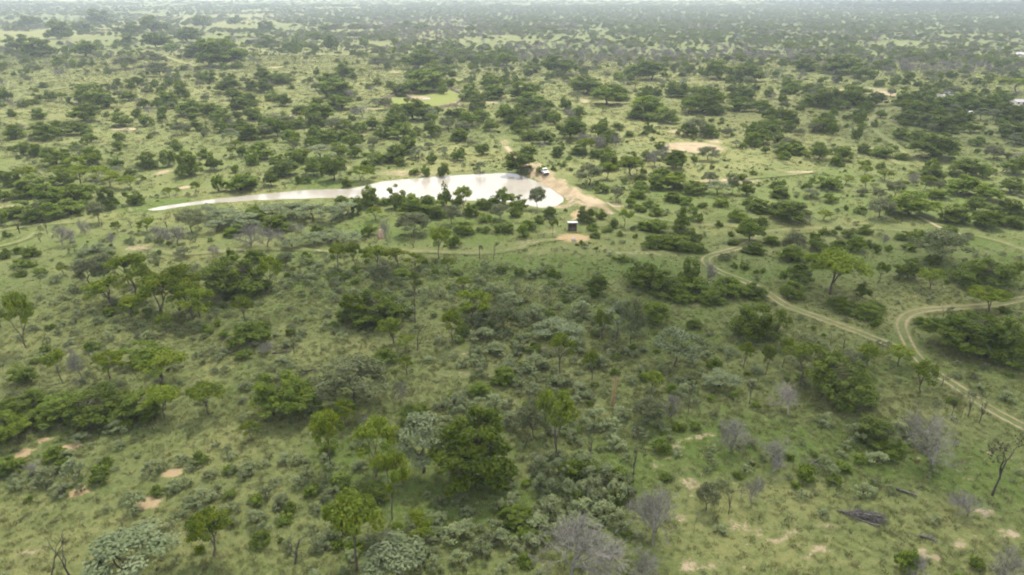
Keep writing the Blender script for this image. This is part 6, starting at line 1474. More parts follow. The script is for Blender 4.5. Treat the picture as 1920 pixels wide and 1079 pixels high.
# tracks and roads: strips draped a few millimetres above the ground
def resample(P, step):
    P = np.array(P, float)
    # Catmull-Rom through the points
    Q = [P[0]]
    for i in range(len(P) - 1):
        p0 = P[max(i - 1, 0)]; p1 = P[i]; p2 = P[i + 1]; p3 = P[min(i + 2, len(P) - 1)]
        n = max(2, int(np.hypot(*(p2 - p1)) / step))
        for k in range(1, n + 1):
            t = k / n
            Q.append(.5 * ((2 * p1) + (-p0 + p2) * t + (2 * p0 - 5 * p1 + 4 * p2 - p3) * t * t + (-p0 + 3 * p1 - 3 * p2 + p3) * t ** 3))
    return np.array(Q)

for k, (tname, style, half, label, pts) in enumerate(TRACKS):
    P = resample(pts, 1.2)
    T = np.gradient(P, axis=0); T /= np.linalg.norm(T, axis=1)[:, None] + 1e-9
    Nn = np.stack([-T[:, 1], T[:, 0]], 1)
    us = np.linspace(-1, 1, 9)
    V = np.array([[*(p + n * u * half), 0] for p, n in zip(P, Nn) for u in us])
    V[:, 2] = height(V[:, 0], V[:, 1]) + .05 + .012 * k
    n = len(P); w = len(us)
    i2 = np.arange((n - 1) * (w - 1)); q0 = (i2 // (w - 1)) * w + i2 % (w - 1)
    F = np.stack([q0, q0 + w, q0 + w + 1, q0 + 1], 1)
    mk = masks(V[:, 0], V[:, 1])
    at = {kk: ('POINT', vv) for kk, vv in mk.items() }
    at['u'] = ('POINT', np.tile(us, n))
    o = ob(tname, mesh_np(tname, V, [F], [M[style]], attrs=at, smooth=True))
    tag(o, label, 'track', kind='structure')

# pond water
def mat_water():
    m, t, b = nt('muddy_water')
    g = N(t, 'ShaderNodeNewGeometry').outputs['Position']
    n = noise_n(t, g, .08, 3)
    t.links.new(mixc(t, rng_n(t, n, .3, .7), (.21, .197, .17), (.25, .236, .208)), b.inputs['Base Color'])
    b.inputs['Roughness'].default_value = .18
    b.inputs['IOR'].default_value = 1.33
    b.inputs['Specular IOR Level'].default_value = .5
    bp = N(t, 'ShaderNodeBump'); bp.inputs['Strength'].default_value = .06; bp.inputs['Distance'].default_value = .05
    t.links.new(noise_n(t, g, 1.6, 3), bp.inputs['Height']); t.links.new(bp.outputs['Normal'], b.inputs['Normal'])
    return m
M['water'] = mat_water()
wx0, wx1, wy0, wy1 = PBX[0] + 8, PBX[1] - 20, PBX[2] + 8, PBX[3] - 8
wxs, wys = np.arange(wx0, wx1 + 1, 2.0), np.arange(wy0, wy1 + 1, 2.0)
WX, WY = np.meshgrid(wxs, wys)
cxm, cym = (WX[:-1, :-1] + 1).ravel(), (WY[:-1, :-1] + 1).ravel()
keep = inside(cxm, cym, POND) | (seg_dist(cxm, cym, list(POND) + [POND[0]]) < 2.6)
i3 = np.arange((len(wys) - 1) * (len(wxs) - 1)); q0 = (i3 // (len(wxs) - 1)) * len(wxs) + i3 % (len(wxs) - 1)
F = np.stack([q0, q0 + 1, q0 + len(wxs) + 1, q0 + len(wxs)], 1)[keep]
o = ob('water', mesh_np('water', np.stack([WX.ravel(), WY.ravel(), np.full(WX.size, WATER)], 1), [F], [M['water']], smooth=True))
tag(o, 'long muddy pond mirroring the white sky behind the dam wall', 'pond', kind='structure')

# ------------------------------------------------------------------ plant builders (unit size: crown 1 wide, 1 high)
class Tubes:
    def __init__(s): s.V = []; s.F = []; s.n = 0
    def add(s, pts, rad, sides=4):
        pts = np.asarray(pts, float); k = len(pts)
        T = np.gradient(pts, axis=0); T /= np.linalg.norm(T, axis=1)[:, None] + 1e-9
        ref = np.array([.31, .77, .55]) if abs(T[0, 2]) > .8 else np.array([0, 0, 1.])
        A = np.cross(T, ref); A /= np.linalg.norm(A, axis=1)[:, None] + 1e-9
        B = np.cross(T, A)
        an = np.arange(sides) * 2 * math.pi / sides
        ring = (A[:, None, :] * np.cos(an)[None, :, None] + B[:, None, :] * np.sin(an)[None, :, None]) * np.asarray(rad)[:, None, None]
        s.V.append((pts[:, None, :] + ring).reshape(-1, 3))
        i = np.arange((k - 1) * sides); r = (i // sides) * sides; c = i % sides
        s.F.append(np.stack([r + c, r + (c + 1) % sides, r + sides + (c + 1) % sides, r + sides + c], 1) + s.n)
        s.n += k * sides
    def arrays(s):
        return np.concatenate(s.V), np.concatenate(s.F)

def bent(rs, a, b, n=4, wob=.04, sag=0.0):
    t = np.linspace(0, 1, n)[:, None]
    p = np.asarray(a) * (1 - t) + np.asarray(b) * t
    p[1:-1] += rs.normal(0, wob, (n - 2, 3))
    p[:, 2] += sag * 4 * (t * (1 - t))[:, 0]
    return p

def leaves(rs, C, R, m, size, up=.6, shell=.5):
    """leaf quads in ellipsoid clumps C with radii R; returns V,F,tint"""
    n = len(C)
    d = rs.normal(size=(n, m, 3)); d /= np.linalg.norm(d, axis=2)[:, :, None]
    rr = (shell + (1 - shell) * rs.random((n, m, 1)) ** .6)
    lump = 1 + .25 * np.sin(d[:, :, :1] * 5 + rs.random((n, 1, 1)) * 6) * np.sin(d[:, :, 1:2] * 5 + rs.random((n, 1, 1)) * 6)
    p = C[:, None, :] + d * rr * lump * R[:, None, :]
    nrm = d * .7 + rs.normal(size=(n, m, 3)) * .55; nrm[:, :, 2] += up
    nrm /= np.linalg.norm(nrm, axis=2)[:, :, None]
    a = np.cross(nrm, rs.normal(size=(n, m, 3))); a /= np.linalg.norm(a, axis=2)[:, :, None] + 1e-9
    b = np.cross(nrm, a)
    s = size * (.55 + .9 * rs.random((n, m, 1)))
    V = np.stack([p - a * s, p - b * s * .55, p + a * s, p + b * s * .55], 2).reshape(-1, 3)
    k = n * m
    F = np.arange(k * 4).reshape(k, 4)
    cl = rs.random((n, 1)) * .6
    tint = np.clip(cl + rs.random((n, m)) * .4, 0, 1).ravel()
    return V, F, tint

def crown_centres(kind, rs):
    C = []
    if kind == 'G':
        n = rs.integers(20, 30); flat = rs.uniform(.35, .8); lean = rs.normal(0, .06, 2)
        while len(C) < n:
            x, y = rs.uniform(-.42, .42, 2); q = math.hypot(x, y) / .42
            if q > 1: continue
            top = .93 - flat * .32 * q * q
            z = top - abs(rs.normal(0, .07)) - (.22 * rs.random() if rs.random() < .3 else 0)
            C.append((x + lean[0], y + lean[1], z))
        R = np.stack([rs.uniform(.095, .165, n)] * 2 + [rs.uniform(.055, .1, n)], 1)
    elif kind in 'DE':
        n = int(rs.integers(46, 60)) if kind == 'D' else int(rs.integers(105, 125))
        nd = int(rs.integers(4, 7)) if kind == 'D' else int(rs.integers(7, 11))
        domes = [(rs.normal(0, .05), rs.normal(0, .05), rs.uniform(.6, .68), .25)]
        for q in range(nd):
            a = 6.283 * (q + rs.random() * .7) / nd; r = rs.uniform(.16, .3)
            domes.append((r * math.cos(a), r * math.sin(a), rs.uniform(.2, .46), rs.uniform(.16, .25) * (1 if kind == 'D' else .85)))
        wgt = np.array([d_[3] ** 2 for d_ in domes]); wgt /= wgt.sum()
        while len(C) < n:
            dx, dy, dz, dr = domes[rs.choice(len(domes), p=wgt)]
            d = rs.normal(size=3); d /= np.linalg.norm(d)
            if d[2] < -.6: continue
            rad = dr * (1 - abs(rs.normal(0, .12)))
            px, py, pz = dx + d[0] * rad, dy + d[1] * rad, dz + d[2] * rad * 1.15
            if pz < .08 or math.hypot(px, py) > .46: continue
            C.append((px, py, min(pz, .93)))
        k = 1.0 if kind == 'D' else .72
        R = np.stack([rs.uniform(.075, .135, n) * k] * 2 + [rs.uniform(.06, .1, n) * k], 1)
    elif kind == 'S':
        n = rs.integers(24, 32)
        while len(C) < n:
            x, y = rs.uniform(-.41, .41, 2); q = math.hypot(x, y) / .41
            if q > 1: continue
            z = .94 - .5 * q ** 1.8 * rs.uniform(.5, 1) - abs(rs.normal(0, .05))
            C.append((x, y, z))
        R = np.stack([rs.uniform(.1, .17, n), rs.uniform(.09, .15, n), rs.uniform(.05, .09, n)], 1)
    elif kind == 'O':
        n = rs.integers(34, 46)
        while len(C) < n:
            d = rs.normal(size=3); d /= np.linalg.norm(d)
            if d[2] < -.35: continue
            rad = 1 - abs(rs.normal(0, .25))
            C.append((d[0] * .4 * rad, d[1] * .4 * rad, .52 + d[2] * .4 * rad))
        R = np.stack([rs.uniform(.1, .16, n)] * 2 + [rs.uniform(.07, .12, n)], 1)
    elif kind == 'C':
        n = 60
        for i in range(n):
            z = rs.random() ** 1.3 * .9 + .06; a = rs.random() * 6.28; r = .42 * (1 - z) ** .8 * rs.uniform(.6, 1.05)
            C.append((r * math.cos(a), r * math.sin(a), z))
        R = np.stack([rs.uniform(.07, .12, n)] * 2 + [rs.uniform(.06, .11, n)], 1)
    elif kind == 'K':
        n = rs.integers(5, 9)
        for i in range(n):
            a = rs.random() * 6.28; r = rs.uniform(.05, .36)
            C.append((r * math.cos(a), r * math.sin(a), rs.uniform(.6, .95)))
        R = np.stack([rs.uniform(.08, .15, n)] * 2 + [rs.uniform(.05, .09, n)], 1)
    elif kind == 's':
        n = rs.integers(10, 16)
        while len(C) < n:
            x, y = rs.uniform(-.4, .4, 2); q = math.hypot(x, y) / .4
            if q > 1: continue
            C.append((x, y, .8 - .5 * q * q + rs.normal(0, .06)))
        R = np.stack([rs.uniform(.1, .17, n)] * 2 + [rs.uniform(.1, .18, n)], 1)
    elif kind == 'd':
        n = rs.integers(12, 18)
        while len(C) < n:
            x, y = rs.uniform(-.36, .36, 2); q = math.hypot(x, y) / .36
            if q > 1: continue
            C.append((x, y, rs.uniform(.2, .78 - .45 * q * q)))
        R = np.stack([rs.uniform(.14, .22, n)] * 2 + [rs.uniform(.14, .22, n)], 1)
    return np.array(C), R

LEAF = {'G': (150, .025, .7, .4), 'D': (125, .027, .5, .6), 'E': (125, .019, .5, .6), 'S': (150, .023, .7, .35), 'O': (170, .02, .4, .2),
        'C': (90, .026, .2, .5), 'K': (30, .02, .3, .2), 's': (60, .05, .5, .4), 'd': (70, .055, .4, .55)}

def limbs(kind, rs, C):
    T = Tubes()
    if kind in ('s', 'd'):
        for c in C[rs.permutation(len(C))[:7]]:
            T.add(bent(rs, (rs.normal(0, .04), rs.normal(0, .04), -.04), c, 3, .02), [.016, .011, .005], 3)
        return T
    cen = C.mean(0)
    r0 = {'G': .02, 'D': .026, 'E': .026, 'S': .02, 'O': .014, 'C': .025, 'K': .022}[kind] * rs.uniform(.85, 1.25)
    hf = {'G': rs.uniform(.16, .36), 'D': rs.uniform(.1, .2), 'E': .14, 'S': rs.uniform(.2, .34), 'O': rs.uniform(.14, .26), 'C': .3, 'K': rs.uniform(.2, .4)}[kind]
    fork = np.array([cen[0] * .3 + rs.normal(0, .03), cen[1] * .3 + rs.normal(0, .03), hf])
    T.add(bent(rs, (0, 0, -.06), fork, 4, .012), [r0 * 1.45, r0 * 1.15, r0, r0 * .9], 6)
    nl = int(rs.integers(3, 6))
    idx = rs.permutation(len(C))[:nl]
    mids = []
    for i in idx:
        c = C[i]
        end = fork * .25 + c * .75; end[2] = min(end[2], c[2] - .05)
        p = bent(rs, fork, end, 5, .022, .03)
        T.add(p, np.linspace(r0 * .75, r0 * .33, 5), 5)
        mids += [(p[2], r0 * .48), (p[3], r0 * .4), (p[4], r0 * .33)]
    mp = np.array([m[0] for m in mids])
    for c in C:
        d = np.linalg.norm((mp - c) * [1, 1, 1.3], axis=1) + .3 * np.maximum(0, mp[:, 2] - c[2])
        j = int(np.argmin(d)); r = mids[j][1] * .62
        p = bent(rs, mp[j], c, 4, .018, .01)
        T.add(p, [r, r * .8, r * .55, r * .3], 4)
        if kind in ('O', 'K'):
            for q in range(2 if kind == 'O' else 3):
                e = c + rs.normal(0, .085, 3)
                T.add(bent(rs, p[2], e, 3, .012), [r * .4, r * .3, r * .12], 3)
    return T

def bare(rs, dense=True, spread=.9):
    """leafless crown: main limbs and fine twigs"""
    T = Tubes(); W = Tubes()
    def grow(p, d, L, r, lev, tubes):
        n = 4 if lev < 3 else 3
        pts = [p]
        dd = d.copy()
        for i in range(n - 1):
            dd = dd + rs.normal(0, .16, 3); dd[2] += .03; dd /= np.linalg.norm(dd)
            pts.append(pts[-1] + dd * L / (n - 1))
        tt = T if lev < 1 else W
        tt.add(pts, np.linspace(r, r * .55, n), 5 if lev == 0 else (4 if lev < 3 else 3))
        maxl = 5 if dense else 3
        if lev >= maxl: return
        kids = ((6, 4, 4, 3, 3)[lev] + int(rs.integers(0, 2))) if dense else int(rs.integers(2, 4))
        for k in range(kids):
            q = pts[int(rs.integers(1, n))] if k else pts[-1]
            nd = dd + rs.normal(0, 1, 3) * spread * (.55 if lev else .75); nd[2] = nd[2] * .8 + (.12 if lev else .25)
            nd /= np.linalg.norm(nd)
            grow(np.array(q), nd, L * rs.uniform(.55, .85), r * (.52 if lev < 3 else .8), lev + 1, tubes)
    if dense:
        d = np.array([rs.normal(0, .15), rs.normal(0, .15), 1.0]); d /= np.linalg.norm(d)
        grow(np.array([0., 0., -.05]), d, .26, .0165, 0, T)
    else:
        d = np.array([rs.normal(0, .16), rs.normal(0, .16), 1.0]); d /= np.linalg.norm(d)
        grow(np.array([0., 0., -.05]), d, .5, .03, 0, T)
    tv, tf = T.arrays(); wv, wf = W.arrays()
    al = np.concatenate([tv, wv])
    sx = 2.08 * np.percentile(np.abs(al[:, :2]), 98); top = np.percentile(al[:, 2], 99.3)
    for v in (tv, wv):
        v[:, :2] /= sx; v[:, 2] /= top
    return (tv, tf), (wv, wf)

def build(kind, seed):
    """returns trunk mesh, crown mesh, whole mesh"""
    rs = np.random.default_rng(seed)
    names = kind + str(seed)
    if kind in ('B', 'P', 'K0'):
        (tv, tf), (wv, wf) = bare(rs, kind != 'K0', .9 if kind != 'K0' else .7)
        tm, cm = {'B': ('bark_grey', 'bark_grey'), 'P': ('bark_pale', 'bark_pale'), 'K0': ('char', 'char')}[kind]
        tm, cm = M[tm], M[cm]; tint = None
    else:
        k = kind[0]
        C, R = crown_centres(k, rs)
        T = limbs(k, rs, C)
        m, s, up, sh = LEAF[k]
        wv, wf, tint = leaves(rs, C, R, m, s, up, sh)
        tv, tf = T.arrays()
        mid_xy = (np.percentile(wv[:, :2], 1.5, axis=0) + np.percentile(wv[:, :2], 98.5, axis=0)) / 2 * (k not in 'GKO')
        ext = max(np.percentile(np.abs(wv[:, i] - mid_xy[i]), 98) for i in (0, 1)); top = np.percentile(wv[:, 2], 99)
        for v in (wv, tv):
            v[:, :2] = (v[:, :2] - mid_xy * np.clip(v[:, 2:] / .3, 0, 1)) * (.5 / ext); v[:, 2] /= top
        cm = M[{'E': 'D', 'C': 'D', 's': 'T', 'd': 'D'}.get(k, k)]
        tm = M['char'] if k == 'K' else M['bark']
    at = {'tint': ('FACE', tint)} if tint is not None else None
    t = mesh_np('trunk_' + names, tv, [tf], [tm], smooth=True)
    c = mesh_np('crown_' + names, wv, [wf], [cm], attrs=at)
    a2 = {'tint': ('FACE', np.concatenate([np.zeros(len(tf)), tint]))} if tint is not None else None
    w = mesh_np('plant_' + names, np.concatenate([tv, wv]), [np.concatenate([tf, wf + len(tv)])], [tm, cm],
                mi=np.concatenate([np.zeros(len(tf), int), np.ones(len(wf), int)]), attrs=a2)
    return t, c, w

LIB = {}
for kind, n in (('G', 8), ('D', 8), ('E', 5), ('S', 5), ('O', 5), ('C', 1), ('B', 5), ('P', 2), ('K', 4), ('K0', 5), ('s', 5), ('d', 5)):
    LIB[kind] = [build(kind, 100 * (ord(kind[0]) % 32) + i + (50 if len(kind) > 1 else 0)) for i in range(n)]

# ------------------------------------------------------------------ every tree and bush one can pick out
rnd = random.Random(5)
ALL = [(nm, *r) for nm, rows in PLANTS.items() for r in rows]
ALLZ = height(np.array([r[3] for r in ALL]), np.array([r[4] for r in ALL]))
for (nm, kind, v, x, y, w, h, lab, parts), z in zip(ALL, ALLZ):
    lib = LIB[kind]; t, c, a = lib[v % len(lib)]
    cat, grp = SPECIES[nm]
    rz = rnd.uniform(0, 6.283)
    wy = w * rnd.uniform(.88, 1.12)
    if parts:
        e = empty(nm, (x, y, z), rz, (w, wy, h))
        ob('trunk', t, e); ob('crown' if kind not in ('B', 'P', 'K0') else 'twigs', c, e)
    else:
        e = ob(nm, a, None, (x, y, z), rz, (w, wy, h))
    tag(e, lab, cat, grp)

# ------------------------------------------------------------------ masses nobody could count: instanced over points
def proto_collection(name, meshes):
    c = bpy.data.collections.new(name)
    for i, me in enumerate(meshes):
        o = bpy.data.objects.new('%s_%02d' % (name, i), me)
        c.objects.link(o)
    return c

def scatter(name, label, cat, pts, rot, scl, idx, coll):
    me = bpy.data.meshes.new(name)
    me.vertices.add(len(pts)); me.vertices.foreach_set('co', np.asarray(pts, np.float32).ravel())
    a = me.attributes.new('rz', 'FLOAT', 'POINT'); a.data.foreach_set('value', np.asarray(rot, np.float32))
    a = me.attributes.new('sc', 'FLOAT_VECTOR', 'POINT'); a.data.foreach_set('vector', np.asarray(scl, np.float32).ravel())
    a = me.attributes.new('ix', 'INT', 'POINT'); a.data.foreach_set('value', np.asarray(idx, np.int32))
    o = ob(name, me)
    g = bpy.data.node_groups.new(name + '_spread', 'GeometryNodeTree')
    g.interface.new_socket('Geometry', in_out='INPUT', socket_type='NodeSocketGeometry')
    g.interface.new_socket('Geometry', in_out='OUTPUT', socket_type='NodeSocketGeometry')
    gi, go = g.nodes.new('NodeGroupInput'), g.nodes.new('NodeGroupOutput')
    ip = g.nodes.new('GeometryNodeInstanceOnPoints')
    ci = g.nodes.new('GeometryNodeCollectionInfo')
    ci.inputs['Collection'].default_value = coll
    ci.inputs['Separate Children'].default_value = True
    ci.inputs['Reset Children'].default_value = True
    def na(nm, typ):
        n = g.nodes.new('GeometryNodeInputNamedAttribute'); n.data_type = typ
        n.inputs['Name'].default_value = nm
        return n.outputs['Attribute']
    cx = g.nodes.new('ShaderNodeCombineXYZ')
    g.links.new(na('rz', 'FLOAT'), cx.inputs['Z'])
    g.links.new(gi.outputs[0], ip.inputs['Points'])
    g.links.new(ci.outputs[0], ip.inputs['Instance'])
    ip.inputs['Pick Instance'].default_value = True
    g.links.new(na('ix', 'INT'), ip.inputs['Instance Index'])
    e2r = g.nodes.new('FunctionNodeEulerToRotation')
    g.links.new(cx.outputs[0], e2r.inputs[0])
    g.links.new(e2r.outputs[0], ip.inputs['Rotation'])
    g.links.new(na('sc', 'FLOAT_VECTOR'), ip.inputs['Scale'])
    g.links.new(ip.outputs[0], go.inputs[0])
    md = o.modifiers.new('spread', 'NODES'); md.node_group = g
    tag(o, label, cat, kind='stuff')
    return o

pl = np.array([(p[3], p[4], p[5]) for p in ALL] + [m[1:4] for m in MORE])
rs = np.random.default_rng(11)
tab = rs.random((64, 64))
def vnoise(x, y, s):
    x = x / s; y = y / s
    xi, yi = np.floor(x).astype(int), np.floor(y).astype(int)
    fx, fy = smooth01(x - xi), smooth01(y - yi)
    g = lambda a, b: tab[a % 64, b % 64]
    return (g(xi, yi) * (1 - fx) + g(xi + 1, yi) * fx) * (1 - fy) + (g(xi, yi + 1) * (1 - fx) + g(xi + 1, yi + 1) * fx) * fy

def rand_field(n, y0, y1, power=1.0):
    """points spread evenly over the ground in the view wedge (with side margin)"""
    y = np.sqrt(rs.random(n) * (y1 * y1 - y0 * y0) + y0 * y0)
    x = (rs.random(n) * 2 - 1) * (.92 * y + 15)
    return x, y

_trk = [(resample(p, 6.0), hw) for (_, _, hw, _, p) in TRACKS]
def clear_of(x, y, extra=.3, open_cut=.5):
    ok = np.ones(x.shape, bool)
    m = (x > PBX[0]) & (x < PBX[1]) & (y > PBX[2]) & (y < PBX[3])
    ok[m] &= ~inside(x[m], y[m], POND) & (seg_dist(x[m], y[m], list(POND) + [POND[0]]) > 1.5) & (seg_dist(x[m], y[m], DAM) > 6.5)
    for P, hw in _trk:
        b = (x > P[:, 0].min() - 8) & (x < P[:, 0].max() + 8) & (y > P[:, 1].min() - 8) & (y < P[:, 1].max() + 8)
        if b.any(): ok[b] &= seg_dist(x[b], y[b], P) > hw + extra
    ok &= blob_mask(SAND, x, y) < open_cut
    ok &= ~inside(x, y, KRAAL)
    return ok

# grass tufts of the near ground
tufts = []
for i in range(4):
    V = []; Fq = []
    for k in range(16):
        a = rs.random() * 6.28; r = rs.random() ** .5 * .5; px, py = r * math.cos(a), r * math.sin(a)
        h = rs.uniform(.5, 1); l = rs.normal(0, .3, 2); b = rs.random() * 3.14; wv = .055
        V += [(px - wv * math.cos(b), py - wv * math.sin(b), 0), (px + wv * math.cos(b), py + wv * math.sin(b), 0), (px + l[0], py + l[1], h)]
        Fq.append((3 * k, 3 * k + 1, 3 * k + 2))
    tufts.append(mesh_np('grass_tuft', V, [np.array(Fq)], [M['tuft']], attrs={'tint': ('FACE', rs.random(16))}))
x1, y1 = rand_field(110000, 38, 160); x2, y2 = rand_field(150000, 130, 760)
x, y = np.append(x1, x2), np.append(y1, y2)
far_t = np.append(np.zeros(len(x1)), np.ones(len(x2)))
edge = np.where(far_t > 0, smooth01((y - 130) / 40), 1 - smooth01((y - 120) / 40))
d = .25 + .9 * vnoise(x + 900, y, 5.0) * vnoise(x, y + 300, 23.0) * 1.6
ok = (rs.random(len(x)) < d * edge) & clear_of(x, y, -.1, .3)
x, y, far_t = x[ok], y[ok], far_t[ok]; n = len(x)
s = rs.uniform(.3, .8, n) * (1 + far_t * (1.1 + y / 350))
scatter('grass', 'tufted grass covering the near ground', 'grass', np.stack([x, y, height(x, y)], 1), rs.random(n) * 6.28,
        np.stack([s, s, s * rs.uniform(.4, .75, n) / (1 + .6 * far_t)], 1), rs.integers(0, 4, n), proto_collection('tuft_kinds', tufts))

# low shrubs beyond the ones set out singly
shr = [l[2] for l in LIB['s']] + [l[2] for l in LIB['d']]
x1, y1 = rand_field(38000, 40, 330); x2, y2 = rand_field(30000, 300, 900)
x, y = np.append(x1, x2), np.append(y1, y2)
dens = blob_mask(SHRUB, x, y) * .7 + (.09 + .1 * smooth01((y - 150) / 100)) * smooth01((vnoise(x, y, 14.0) - .35) / .35) + .025
ok = (rs.random(len(x)) < dens) & clear_of(x, y, .4, .35)
x, y = x[ok], y[ok]; n = len(x)
s = rs.uniform(.45, 1.0, n) ** 1.5 * (1.8 + .9 * blob_mask(SHRUB, x, y) + .8 * smooth01((y - 250) / 300))
ix = np.where(rs.random(n) < .86, rs.integers(0, 5, n), rs.integers(5, 10, n))
scatter('shrubbery', 'low grey-green scrub dotted through the grass', 'scrub', np.stack([x, y, height(x, y) - .03], 1), rs.random(n) * 6.28,
        np.stack([s, s, s * rs.uniform(.5, .8, n)], 1), ix, proto_collection('scrub_kinds', shr))

# smaller trees and bushes of the middle distance
mid = [l[2] for l in LIB['D']] + [l[2] for l in LIB['G'][:4]] + [l[2] for l in LIB['O'][:3]] + [l[2] for l in LIB['S'][:2]] + [l[2] for l in LIB['B'][:3]] + [l[2] for l in LIB['d']]
x, y = rand_field(6500, 205, 800)
reg = blob_mask(WOODS, x, y)
opn = blob_mask(OPEN, x, y)
dens = (.22 + .55 * smooth01((vnoise(x, y, 45.0) - .35) / .35) + .6 * reg) * (1 - opn)
ok = (rs.random(len(x)) < dens) & clear_of(x, y, 1.0, .3)
x, y, reg = x[ok], y[ok], reg[ok]
dmin = np.array([np.min(np.hypot(pl[:, 0] - a, (pl[:, 1] - b)) - pl[:, 2] * .45) for a, b in zip(x, y)])
ok = dmin > .4
x, y, reg = x[ok], y[ok], reg[ok]; n = len(x)
u = rs.random(n)
gb = blob_mask(GREYBAND, x, y) > .5
u = np.where(gb & (rs.random(n) < .7), .6, u)
ix = np.where(u < .3, rs.integers(0, 8, n), np.where(u < .42, rs.integers(8, 12, n), np.where(u < .5, rs.integers(12, 15, n), np.where(u < .57, rs.integers(15, 17, n), np.where(u < .64, rs.integers(17, 20, n), rs.integers(20, 25, n))))))
s = np.where(ix >= 20, rs.uniform(1.2, 3.0, n), rs.uniform(2.8, 7.0, n)) * (1 + .3 * reg)
hh = s * rs.uniform(.6, .95, n)
slot = {'D': 0, 'E': 2, 'G': 8, 'O': 12, 'S': 15, 'B': 17, 'd': 20}
x = np.append(x, [m[1] for m in MORE]); y = np.append(y, [m[2] for m in MORE])
s = np.append(s, [m[3] for m in MORE]); hh = np.append(hh, [m[4] for m in MORE])
ix = np.append(ix, [slot.get(m[0], 0) + k % 2 for k, m in enumerate(MORE)]); n = len(x)
scatter('undergrowth', 'smaller bushes and saplings between the trees behind the pond', 'bushes', np.stack([x, y, height(x, y) - .05], 1), rs.random(n) * 6.28,
        np.stack([s, s, hh], 1), ix, proto_collection('bush_kinds', mid))

# far woodland to the horizon
far = [l[2] for l in LIB['D'][:5]] + [l[2] for l in LIB['G'][:3]] + [l[2] for l in LIB['O'][:2]] + [l[2] for l in LIB['B'][:2]] + [l[2] for l in LIB['S'][:1]]
X, Y, SC = [], [], []
for (n0, a, b, smin, smax) in ((14000, 560, 1500, 4, 10), (26000, 1400, 3500, 6, 15), (26000, 3300, 10500, 14, 34)):
    x, y = rand_field(n0, a, b)
    side = smooth01((x / y + .45) / .45)
    q = .55 * vnoise(x, y, 160.0 if a < 3000 else 500.) + .45 * vnoise(x + 500, y, 47.0 if a < 3000 else 160.)
    farther = smooth01((y - 900) / 900)
    dens = smooth01((q + .22 * side + (.08 + .12 * side) * farther - .44) / .24) * (1 - blob_mask(OPEN, x, y))
    if a < 600: dens = dens * smooth01((y - 560) / 350)
    ok = rs.random(len(x)) < dens
    X.append(x[ok]); Y.append(y[ok]); SC.append(rs.uniform(0, 1, ok.sum()) ** 1.6 * (smax - smin) + smin)
x, y, s = np.concatenate(X), np.concatenate(Y), np.concatenate(SC); n = len(x)
ok = np.array([np.min(np.hypot(pl[:, 0] - a, (pl[:, 1] - b) * .5) - pl[:, 2] * .5) > 0 if b < 1300 else True for a, b in zip(x, y)])
x, y, s = x[ok], y[ok], s[ok]; n = len(x)
u = rs.random(n); grey = smooth01((vnoise(x + 77, y + 31, 90.0) - .6) / .2) * .6
ix = np.where(u < .25, rs.integers(0, 5, n), np.where(u < .68, rs.integers(5, 8, n), np.where(u < .9, rs.integers(8, 10, n), 12)))
grey = np.maximum(grey, .75 * blob_mask(GREYBAND, x, y))
ix = np.where(rs.random(n) < grey + .04, rs.integers(10, 12, n), ix)
hs = np.clip(s * rs.uniform(.5, .8, n), 0, 9)
scatter('woodland', 'unbroken bushveld woodland fading into the haze', 'woodland', np.stack([x, y, height(x, y) - .1], 1), rs.random(n) * 6.28,
        np.stack([s, s, hs], 1), ix, proto_collection('woodland_kinds', far))

# ------------------------------------------------------------------ built things
M['wood_dark'] = mat_plain('dark_timber', (.05, .035, .03), (.1, .07, .055), 5)
M['wood_grey'] = mat_plain('weathered_pole', (.26, .2, .165), (.4, .32, .27), 4)
M['tin'] = mat_plain('pale_roof_sheet', (.62, .64, .64), (.74, .75, .75), 2, .45, .5)
M['slate'] = mat_plain('grey_roof', (.27, .27, .29), (.36, .36, .38), 2, .7)
M['plaster'] = mat_plain('pale_plaster', (.62, .56, .48), (.74, .69, .61), 1.5)
M['white'] = mat_plain('white_wall', (.74, .73, .7), (.82, .81, .79), 1.5)
M['paint'] = mat_plain('white_car_paint', (.6, .61, .62), (.66, .66, .67), 3, .25, .6)
M['glass'] = mat_plain('dark_glass', (.02, .025, .03), (.03, .035, .04), 3, .08, .8)
M['tyre'] = mat_plain('tyre_rubber', (.02, .02, .02), (.035, .035, .035), 8)
M['rim'] = mat_plain('wheel_rim', (.4, .4, .41), (.5, .5, .5), 5, .4, .5)
M['black'] = mat_plain('black_plastic', (.02, .02, .022), (.04, .04, .04), 5, .6)
M['lamp'] = mat_plain('lamp_lens', (.7, .72, .74), (.8, .8, .8), 5, .15, .7)
M['red'] = mat_plain('tail_lens', (.4, .02, .02), (.5, .03, .03), 5, .3, .6)
M['clay'] = mat_plain('termite_clay', (.27, .19, .135), (.35, .26, .19), 2.5)
M['ochre'] = mat_plain('ochre_wood', (.2, .13, .07), (.27, .19, .11), 5)
M['stone'] = mat_plain('grey_stone', (.24, .21, .2), (.36, .32, .3), 3)
M['dead'] = mat_plain('dead_wood_grey', (.05, .047, .044), (.115, .108, .102), 6)

